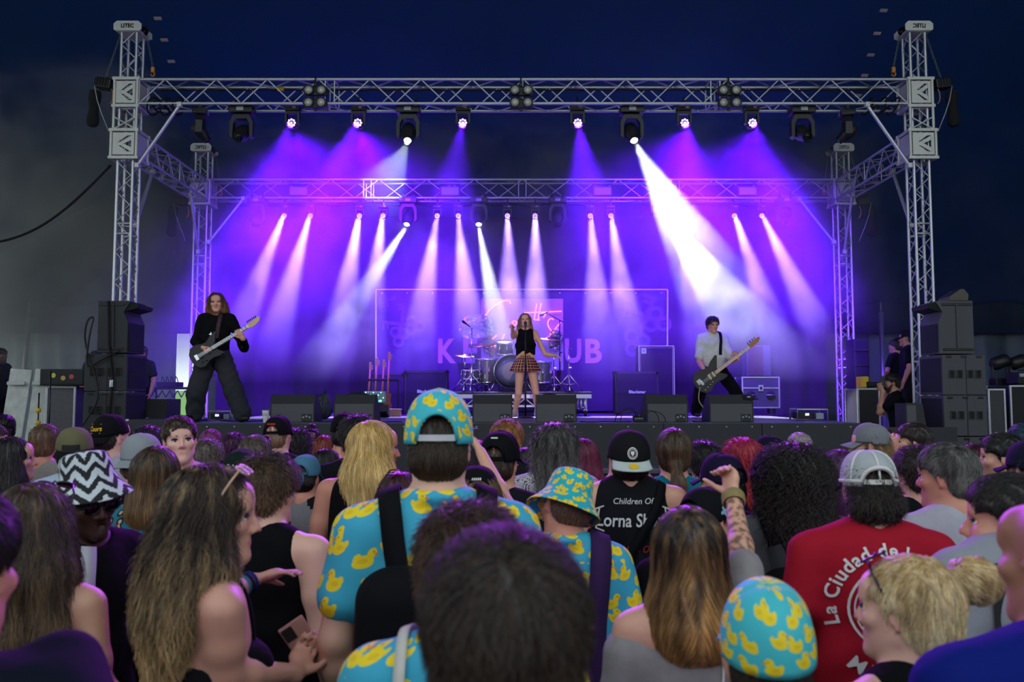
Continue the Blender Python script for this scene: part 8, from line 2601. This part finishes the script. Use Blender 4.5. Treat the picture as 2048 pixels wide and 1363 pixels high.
print_on(i19, '', TEXTK, 1, -0.06, 1.325, off=0.007, name='black_block_print', mesh=shape_mesh([[(-0.12, -0.06), (0.12, -0.06), (0.12, 0.06), (-0.12, 0.06)]]))
i12 = CR('person in black cap with grey visor and patch covered denim vest', 1256, 855, 3.6, hair=ha('short', '#241a14'), hat=hat('#17181a', back=True, visor='#b9c4bf', button='#d8d8d8', closure=False, flat=0.2, tilt=0.16), top=dict(style='vest', mat=C('#16181c')), skin=FAIR, bw=1.05, spec=dict(neck=-0.055))
cap_print(i12, shape_mesh(ring_poly(0, 0, 0.019, 0.023) + ring_poly(0, 0, 0.014, 0.016) + [[(-0.008, 0.008), (-0.008, -0.002), (0, -0.011), (0.008, -0.002), (0.008, 0.008)]]), TEXTW, math.pi / 2, 0.036, name='round_badge', off=1.07)
c_, R_, rx_, ry_, hh_ = i12['hatf']
obj('gold_sticker', MB().lathe([(0.0, 0.0), (0.020, 0.0), (0.020, 0.002)], tuple(R_ @ V3(0, ry_ + 0.04, -0.0085) + c_), Matrix((R_ @ rotx(-0.35)).tolist()), 20), TEXTY, i12['hat'])
print_on(i12, 'Children Of', TEXTW, 0.034, 0.0, 1.385, shear=0.2)
print_on(i12, 'Lorna Shore', TEXTW, 0.075, 0.0, 1.295, width=0.30, bold=0.001, shear=0.1)
for sx in (-1, 1):
    print_on(i12, '', TEXTW, 1, 0, 0, name='letter_flourish', mesh=shape_mesh([bar(sx * 0.15, 1.285, sx * 0.135, 1.37, 0.003), bar(sx * 0.15, 1.285, sx * 0.12, 1.275, 0.003), bar(sx * 0.12, 1.375, sx * 0.155, 1.36, 0.003)]))
print_on(i12, 'Children Of B', TEXTR, 0.04, 0.0, 1.19, width=0.2, shear=0.3)
print_on(i12, '', mat('grey_picture_patch', '#565a60', 0.8), 1, 0.04, 1.10, name='picture_patch', mesh=shape_mesh([bar(-0.03, -0.06, 0.02, 0.03, 0.02), bar(0.0, 0.0, 0.05, 0.04, 0.012), bar(-0.05, -0.03, -0.01, -0.05, 0.015), bar(0.02, -0.06, 0.05, -0.03, 0.01)]))
ribbon('bag_strap', i12['shirt'], [(-0.16, -0.12, 1.0), (-0.03, -0.16, 1.16), (0.09, -0.14, 1.34), (0.125, -0.05, 1.46)], 0.04, M_bagk, i12['o'], 0.01)
i34 = CR('person in a black cap with a pale blue badge beside the tattooed fist', 1398, 966, 2.85, hair=ha('short', '#15100e'), hat=hat('#101116', closure=True), top=tee('#0e0f13'), yaw=-20, head=(-30, -10, 0))
cap_print(i34, shape_mesh([bar(-0.012, -0.008, 0.012, 0.01, 0.006), bar(-0.008, 0.012, 0.006, -0.012, 0.005)]), mat('pale_blue_badge', '#7fb7cf', 0.6), 0.0, 0.03, name='badge')
i61 = CR('woman in black cap holding a phone up in front of the duck cap man', 955, 925, 3.05, female=True, hair=ha('long', '#4a3424', '#7a5a3c', bot=-0.2, w=0.085), hat=hat('#0e0f13', strap='#2a2a2e'), top=tee('#15151a'), skin=FAIR, head=(6, -6, 0),
         arms=lambda L: dict(r=dict(e=L(P(1012, 1010, 3.12)), w=L(P(962, 905, 3.30)), hd=L(P(945, 878, 3.34)) - L(P(960, 903, 3.3)), hn=(-0.8, 0.2, 0), curl=(0.9, 0.9, 1.0, 1.0))))
cap_print(i61, text_mesh('BOSC', 0.014), TEXTW, math.pi * 1.5 + 0.1, 0.05, name='cap_lettering') if False else cap_print(i61, shape_mesh([bar(-0.018 + 0.009 * k, -0.002, -0.016 + 0.009 * k, 0.003, 0.0028) for k in range(5)]), TEXTW, math.pi * 1.5 - 0.1, 0.058, name='cap_lettering')
ph2 = empty('mobile_phone', P(938, 893, 3.33), label='dark mobile phone held up beside the duck print cap', cat='phone')
obj('phone_body', MB().bbox((0, 0, 0), (0.075, 0.009, 0.15), 0.006), M_blackplastic, ph2)
obj('camera_bump', MB().bbox((0.017, 0.006, 0.045), (0.03, 0.004, 0.04), 0.003), M_grey, ph2)
i60 = CR('dark red haired woman with glasses on her head beside the duck shirt', 800, 935, 3.4, female=True, hair=ha('long', '#2a0f16', '#6a1530', bot=-0.25, w=0.10), top=tee('#141016'), skin=FAIR)
glasses(i60, M_frame, up=True)

# ---- third rank
i37 = CR('man in a plain black cap with a small white label', 1000, 862, 3.75, hair=ha('short', '#3a281c'), hat=hat('#0f1014', size=(0.09, 0.112, 0.118)), top=tee('#15161c'), skin=FAIR, head=(-8, 0, 0), yaw=-8)
cap_print(i37, shape_mesh([bar(-0.022, 0, 0.022, 0.0, 0.003)]), TEXTW, math.pi * 1.5, 0.095, name='label')
i35 = CR('person with long frizzy grey hair in a flowered shirt', 1108, 838, 4.4, hair=ha('curly', '#2b2826', '#8f8a88', w=0.115, bot=-0.32, n=1.7, wave=0.009, thick=0.8, back=1), top=tee(print_mat('grey_flower_print', ['#a8a3ad', '#c9c6cc', '#4a4650', '#57535c'], 30)), skin=RUDDY, lift_top=0.03)
i33 = CR('woman with a brown ponytail in a teal shirt', 1345, 850, 4.05, female=True, hair=ha('pony', '#2b1d14', '#6e543a', bot=-0.30, n=1.4), top=tee('#0f6f80'), skin=FAIR, head=(-4, 0, 0))
print_on(i33, 'ACTING', TEXTW, 0.04, 0.06, 1.30)
i39 = CR('long haired blond man in a black sleeveless shirt looking right', 745, 835, 3.9, skin=RUDDY, hair=ha('long', '#b08b4a', '#e6c88a', bot=-0.235, w=0.092, n=1.4, wave=0.003, side=1), top=tank('#0b0b0e'), yaw=-20, head=(-48, -3, 0), face=True, bw=1.15, spec=dict(beard=1, beard_mat=hm('#8a6a44'), arm=1.12))
i58 = CR('person in a faded blue cap and grey tee with black sleeves', 610, 905, 4.4, hair=ha('short', '#1c1512'), hat=hat('#4b7a94', strap='#3a6478'), top=dict(style='tee', mat=C('#7d7d80'), mat2=C('#15151a'), sleeve=0.95), skin=RUDDY, head=(-6, -4, 0), bw=1.1)
cs, Rs, rx_, ry_, hh_ = i58['hatf']
obj('hanging_strap', MB().path([tuple(Rs @ V3(0.03, -ry_ - 0.004, -0.002) + cs), tuple(Rs @ V3(0.035, -ry_ - 0.012, -0.03) + cs), tuple(Rs @ V3(0.03, -ry_ - 0.008, -0.06) + cs)], 0.007, 5), C('#3a6478'), i58['hat'], True)
i59 = CR('woman with dark cropped hair and a choker in profile right', 655, 893, 5.15, female=True, skin=RUDDY, hair=ha('bob', '#120d0c', '#2a201c', bot=-0.10, w=0.092), top=tank('#101014'), yaw=-20, head=(-45, 0, 0), face=True)
i50 = CR('woman with straight brown bob in a teal printed shirt', 317, 885, 3.45, female=True, skin=FAIR, hair=ha('bob', '#2a1c12', '#8a6640', bot=-0.20, w=0.105, n=1.4, dark=0.15), top=tee(print_mat('teal_heads_print', ['#10677f', '#15100f', '#b8a490', '#7a3f52'], 19)), head=(4, 0, 0), bw=1.1)
i51 = CR('person in a light grey cap turned backwards, black top', 288, 862, 3.9, skin=RUDDY, hair=ha('short', '#8a6a55'), hat=hat('#8d9298', back=True, flat=0.6, tilt=0.1, closure=False), top=tee('#101013'), head=(-4, 0, 0), bw=1.05)
i53 = CR('man in an olive cap with black visor and pale blue shirt', 155, 850, 4.35, skin=FAIR, hair=ha('short', '#2a1d15'), hat=hat('#6b664c', back=True, visor='#121214', closure=False, tilt=0.14, flat=0.1), top=tee('#a9bccd'), head=(18, 0, 0))
cap_print(i53, grid_patch(0.095, 0.028), TEXTK, math.pi / 2, 0.022, name='black_patch')
i49 = CR('short haired man turning his face back over his shoulder', 371, 828, 4.4, skin='#e6b3a3', yaw=-115, head=(-38, 4, 4), face=True, hair=ha('short', '#2a1c13', '#4d3826', len=0.035, dir=(0, 0.6, 0)), top=tee('#b8b0b8'), spec=dict(iris='#30383e', lip=(0.92, 0.6, 0.6), gaze=8))
i52 = CR('man in a black cap with yellow lettering and pale grey shirt', 224, 825, 5.0, skin=PALE, hair=ha('short', '#2a1f18', len=0.02), hat=hat('#121214', back=True, closure=False, tilt=0.2, flat=0.4), top=tee('#a8a2ac'), head=(-26, 0, 0))
cap_print(i52, text_mesh('Coors', 0.036, bold=0.001, shear=0.2), TEXTY, math.pi / 2 + 0.1, 0.035, name='cap_lettering')
cap_print(i52, shape_mesh([bar(-0.042, 0.036, 0.042, 0.036, 0.002), bar(-0.036, -0.012, 0.036, -0.012, 0.002)]), TEXTY, math.pi / 2 + 0.1, 0.035, name='cap_stripes')
i54 = CR('man with short fair brown hair and lettered grey shirt at left', 92, 845, 5.3, skin=RUDDY, hair=ha('short', '#4a3524', '#7a5c40'), top=tee('#8f8b84'), head=(10, 0, 0))
print_on(i54, 'STUDIO FEST', TEXTK, 0.05, -0.03, 1.27, width=0.24, bold=0.002) if False else print_on(i54, '', TEXTK, 1, -0.02, 1.27, name='dark_print', mesh=shape_mesh([bar(-0.11 + 0.028 * k, -0.012 + 0.004 * (k % 2), -0.098 + 0.028 * k, 0.018, 0.006) for k in range(9)]))
i56 = CR('woman with long black hair lit purple at the left edge', 28, 868, 4.5, female=True, skin=FAIR, hair=ha('long', '#120c10', '#22161c', bot=-0.30, w=0.10), top=tee('#14131c'), head=(-50, 0, 0), yaw=-15, face=True)
i57 = CR('person cut by the left edge with face turned right', -22, 842, 4.9, skin=FAIR, hair=ha('short', '#2a1d16'), top=tee('#22202a'), head=(-60, 0, 0), yaw=-20, face=True)
i55 = CR('dark skinned man with glasses and beard in a blue jacket facing the camera', 8, 826, 7.2, yaw=180, head=(-8, -4, 0), face=True, skin='#3f271d', hair=ha('short', '#0c0908', len=0.02), top=dict(style='long', mat=C('#1a3c8c')), spec=dict(beard=1))
glasses(i55, mat('thin_metal_frame', '#8a7a60', 0.3, 0.7), name='spectacles')
i46 = CR('person in a dark green cap bearing a white leaf badge', 486, 893, 3.95, hair=ha('short', '#15110f'), hat=hat('#16231f', back=True, closure=False, tilt=0.34, flat=0.2), top=tee('#14151a'), skin=FAIR)
cap_print(i46, shape_mesh([bar(-0.021, -0.021, 0.021, -0.021, 0.0016), bar(-0.021, 0.021, 0.021, 0.021, 0.0016), bar(-0.021, -0.021, -0.021, 0.021, 0.0016), bar(0.021, -0.021, 0.021, 0.021, 0.0016),
          bar(0, -0.002, 0, 0.012, 0.005), bar(-0.003, -0.003, -0.011, 0.006, 0.0045), bar(0.003, -0.003, 0.011, 0.006, 0.0045), bar(-0.010, -0.010, 0.010, -0.010, 0.0012), bar(-0.007, -0.014, 0.007, -0.014, 0.0012)]), TEXTW, math.pi / 2 - 0.25, 0.05, name='leaf_badge')
i47 = CR('person with wavy grey brown hair behind the turning man', 417, 877, 5.4, hair=ha('messy', '#3a322c', '#8a7d72', vol=1.08), top=tee('#211d28'), skin=FAIR)
i45 = CR('greying person with dark glasses pushed up on the head', 510, 868, 4.75, hair=ha('short', '#3a2f28', '#6f6358', vol=1.08), top=tee('#1d1c24'), skin=FAIR, head=(-10, 0, 0))
glasses(i45, M_frame, up=True, lens=M_lensk)
i43 = CR('man in black cap with red lettering over the strap', 557, 828, 5.5, skin=PALE, hair=ha('short', '#7a5a48', len=0.012, n=0.5), hat=hat('#101014', strap='#101014'), top=tee('#121116'), head=(-10, 0, 0))
cap_print(i43, text_mesh('MAHONES', 0.016, bold=0.001), TEXTR, math.pi * 1.5, 0.052, name='cap_lettering') if False else cap_print(i43, shape_mesh([bar(-0.03 + 0.0085 * k, -0.003, -0.029 + 0.0085 * k, 0.004, 0.0026) for k in range(8)]), mat('bright_red_print', '#d01a2a', 0.7), math.pi * 1.5, 0.058, name='cap_lettering')
i44 = CR('person with dark curls beside the red lettered cap', 592, 852, 6.2, hair=ha('curly', '#140f12', '#2a1d24', w=0.115, bot=-0.05, back=1), top=tee('#1c1a26'), skin=TAN, lift_top=0.025)
i42 = CR('dark skinned woman with a bun facing the camera from the barrier', 622, 842, 7.3, yaw=180, female=True, face=True, skin='#57362a', hair=ha('bun', '#100b0a', bunpos=(0, -0.05, 0.13), bunr=(0.05, 0.05, 0.04)), top=tee('#5a6080'), head=(6, 0, 0), lift_top=0.06)
i48 = CR('pink haired head behind the turning man near the stage', 423, 856, 6.4, hair=ha('short', '#5a1a4a', '#b0509a'), top=tee('#1c1826'), skin=FAIR)
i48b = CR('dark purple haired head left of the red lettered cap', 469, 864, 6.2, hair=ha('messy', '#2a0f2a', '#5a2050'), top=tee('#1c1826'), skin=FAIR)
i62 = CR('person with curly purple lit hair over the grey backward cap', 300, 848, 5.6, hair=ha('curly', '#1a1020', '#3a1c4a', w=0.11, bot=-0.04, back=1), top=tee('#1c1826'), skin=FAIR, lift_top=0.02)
i41 = CR('person in black cap and white shirt with red lettering', 690, 822, 5.5, hair=ha('short', '#1a1412'), hat=hat('#0f0f14', closure=True), top=tee('#b9b2bd'), skin=RUDDY, head=(4, 0, 0))
print_on(i41, '', TEXTR, 1, -0.02, 1.27, name='red_print', mesh=shape_mesh([bar(-0.10 + 0.024 * k, 0, -0.09 + 0.024 * k, 0.016, 0.004) for k in range(8)]))
ribbon('bag_strap', i41['shirt'], [(0.05, -0.15, 1.1), (0.085, -0.14, 1.3), (0.10, -0.06, 1.46), (0.10, 0.04, 1.47)], 0.045, M_bagk, i41['o'], 0.012)
i40 = CR('man with thick dark hair next to the blond man', 717, 828, 4.75, skin=FAIR, hair=ha('messy', '#15100f', '#2c2022'), top=tee('#121218'), head=(-6, 0, 0))
i63 = CR('person with orange red hair low in front of the stage', 650, 866, 6.8, hair=ha('long', '#5a1a10', '#b03a1c', bot=-0.2, w=0.10), top=tee('#1a1820'), female=True, skin=FAIR)
i64 = CR('person behind the blue cap with black hair', 560, 882, 6.8, hair=ha('messy', '#0f0c10', '#1d1720'), top=tee('#141420'), skin=FAIR)
i38 = CR('person with short ginger blond hair behind the plain black cap', 1014, 837, 5.0, skin=RUDDY, hair=ha('messy', '#6a3f1c', '#b98448', lift=0.012), top=tee('#1a1a22'), head=(-4, 0, 0), bw=0.95)
i36 = CR('magenta haired woman right of the frizzy grey hair', 1166, 872, 5.0, female=True, hair=ha('long', '#4a0f2c', '#8f1d4a', bot=-0.25, w=0.095), top=tee('#1a1620'), skin=FAIR)
i65 = CR('small pink haired person left of the plain black cap', 952, 876, 5.4, hair=ha('short', '#7a1d44', '#b03a6a'), top=tee('#1a1620'), female=True, skin=FAIR)
i66 = CR('short dark haired person behind the frizzy grey hair on its left', 1052, 890, 5.5, hair=ha('bob', '#1a1014', '#33202c', bot=-0.15, w=0.095), top=tee('#181720'), female=True, skin=FAIR)
i32 = CR('man with black hair behind the raised fist', 1406, 880, 4.75, hair=ha('messy', '#0f0b0c', '#1c1618'), top=tee('#101624'), skin=FAIR, head=(8, 0, 0))
i29 = CR('person with bright pink and red hair near the stage', 1482, 870, 4.9, female=True, hair=ha('curly', '#8f1a3a', '#d8453a', w=0.105, bot=-0.22, wave=0.006, back=1), top=tee('#5a1030'), skin=FAIR, lift_top=0.02)
i67 = CR('person in dark cap directly behind the raised fist', 1445, 902, 3.45, hair=ha('short', '#15101a'), hat=hat('#1a1430'), top=tee('#141225'), skin=FAIR, head=(30, 0, 0))
i30 = CR('person in a navy cap turned left near the stage', 1538, 868, 5.5, hair=ha('short', '#181318'), hat=hat('#141428'), top=tee('#121222'), skin=FAIR, head=(55, 0, 0), yaw=15)
i31 = CR('pale grey cropped head behind the mane of dark curls', 1598, 862, 5.9, hair=ha('short', '#8a7a80', '#b5a5b0', len=0.025), top=tee('#2a2434'), skin=FAIR)
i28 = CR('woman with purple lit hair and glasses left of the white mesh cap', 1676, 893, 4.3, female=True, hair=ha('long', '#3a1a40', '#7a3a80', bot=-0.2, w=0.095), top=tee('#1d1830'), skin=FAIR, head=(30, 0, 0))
i25 = CR('bearded man in a light grey cap facing left', 1738, 843, 4.9, skin=FAIR, hair=ha('messy', '#5a4430', '#8a6a48'), hat=hat('#777a80', flat=0.5), top=tee('#1a1a24'), yaw=30, head=(38, 0, 0), face=True, spec=dict(beard=2, beard_mat=hm('#6a4a30')))
i26 = CR('person with wavy brown hair just right of the light grey cap', 1768, 852, 6.0, hair=ha('bob', '#2a1d1a', '#5a4030', bot=-0.18, w=0.095), top=tee('#1a1a24'), skin=FAIR)
i27 = CR('dark haired man in profile facing left with a hand near his face', 1826, 842, 5.3, skin=FAIR, hair=ha('short', '#1c1412', '#34241e'), top=tee('#16141f'), yaw=40, head=(28, 0, 0), face=True, spec=dict(stubble=0.25),
         arms=lambda L: dict(l=dict(e=L(P(1785, 960, 5.1)), w=L(P(1800, 905, 5.3)), hd=(0, 0.3, 1), hn=(0.8, 0.2, 0), curl=(0.5, 0.6, 0.7, 0.8))))
i21 = CR('man with faded sides and brown curls on top in a black tee', 1832, 888, 3.75, skin=FAIR, hair=ha('messy', '#1d1512', '#3a2a22', vol=0.95), top=tee('#0f0f14'), head=(14, 0, 0), spec=dict(buzz=(0.7, 0.62, 0.6)))
print_on(i21, '', TEXTW, 1, -0.06, 1.36, name='white_print', mesh=shape_mesh([bar(-0.02 + 0.016 * k, 0, -0.018 + 0.016 * k, 0.016, 0.003) for k in range(4)]))
i24 = CR('woman with dark red braided hair near the right speakers', 1942, 882, 4.9, female=True, hair=ha('long', '#2a0a12', '#6a1024', bot=-0.25, w=0.09, wave=0.008, freq=90), top=tee('#16141c'), skin=BROWN)
i22 = CR('dark haired man in profile facing left near the right edge', 2004, 862, 4.2, skin=FAIR, hair=ha('short', '#0f0c0d', '#1f1a1c'), top=tee('#14161f'), yaw=20, head=(42, 0, 0), face=True, spec=dict(stubble=0.35))
i23 = CR('person in dark patterned cap cut by the right edge', 2058, 878, 3.6, skin=FAIR, hair=ha('messy', '#3a2a30'), hat=hat('#151a2c'), top=tee('#14161f'), head=(20, 0, 0))
i68 = CR('green blue haired person by the right flight case', 2042, 845, 6.0, hair=ha('short', '#0f2a3a', '#14506a', vol=1.05), top=tee('#14161f'), skin=FAIR)
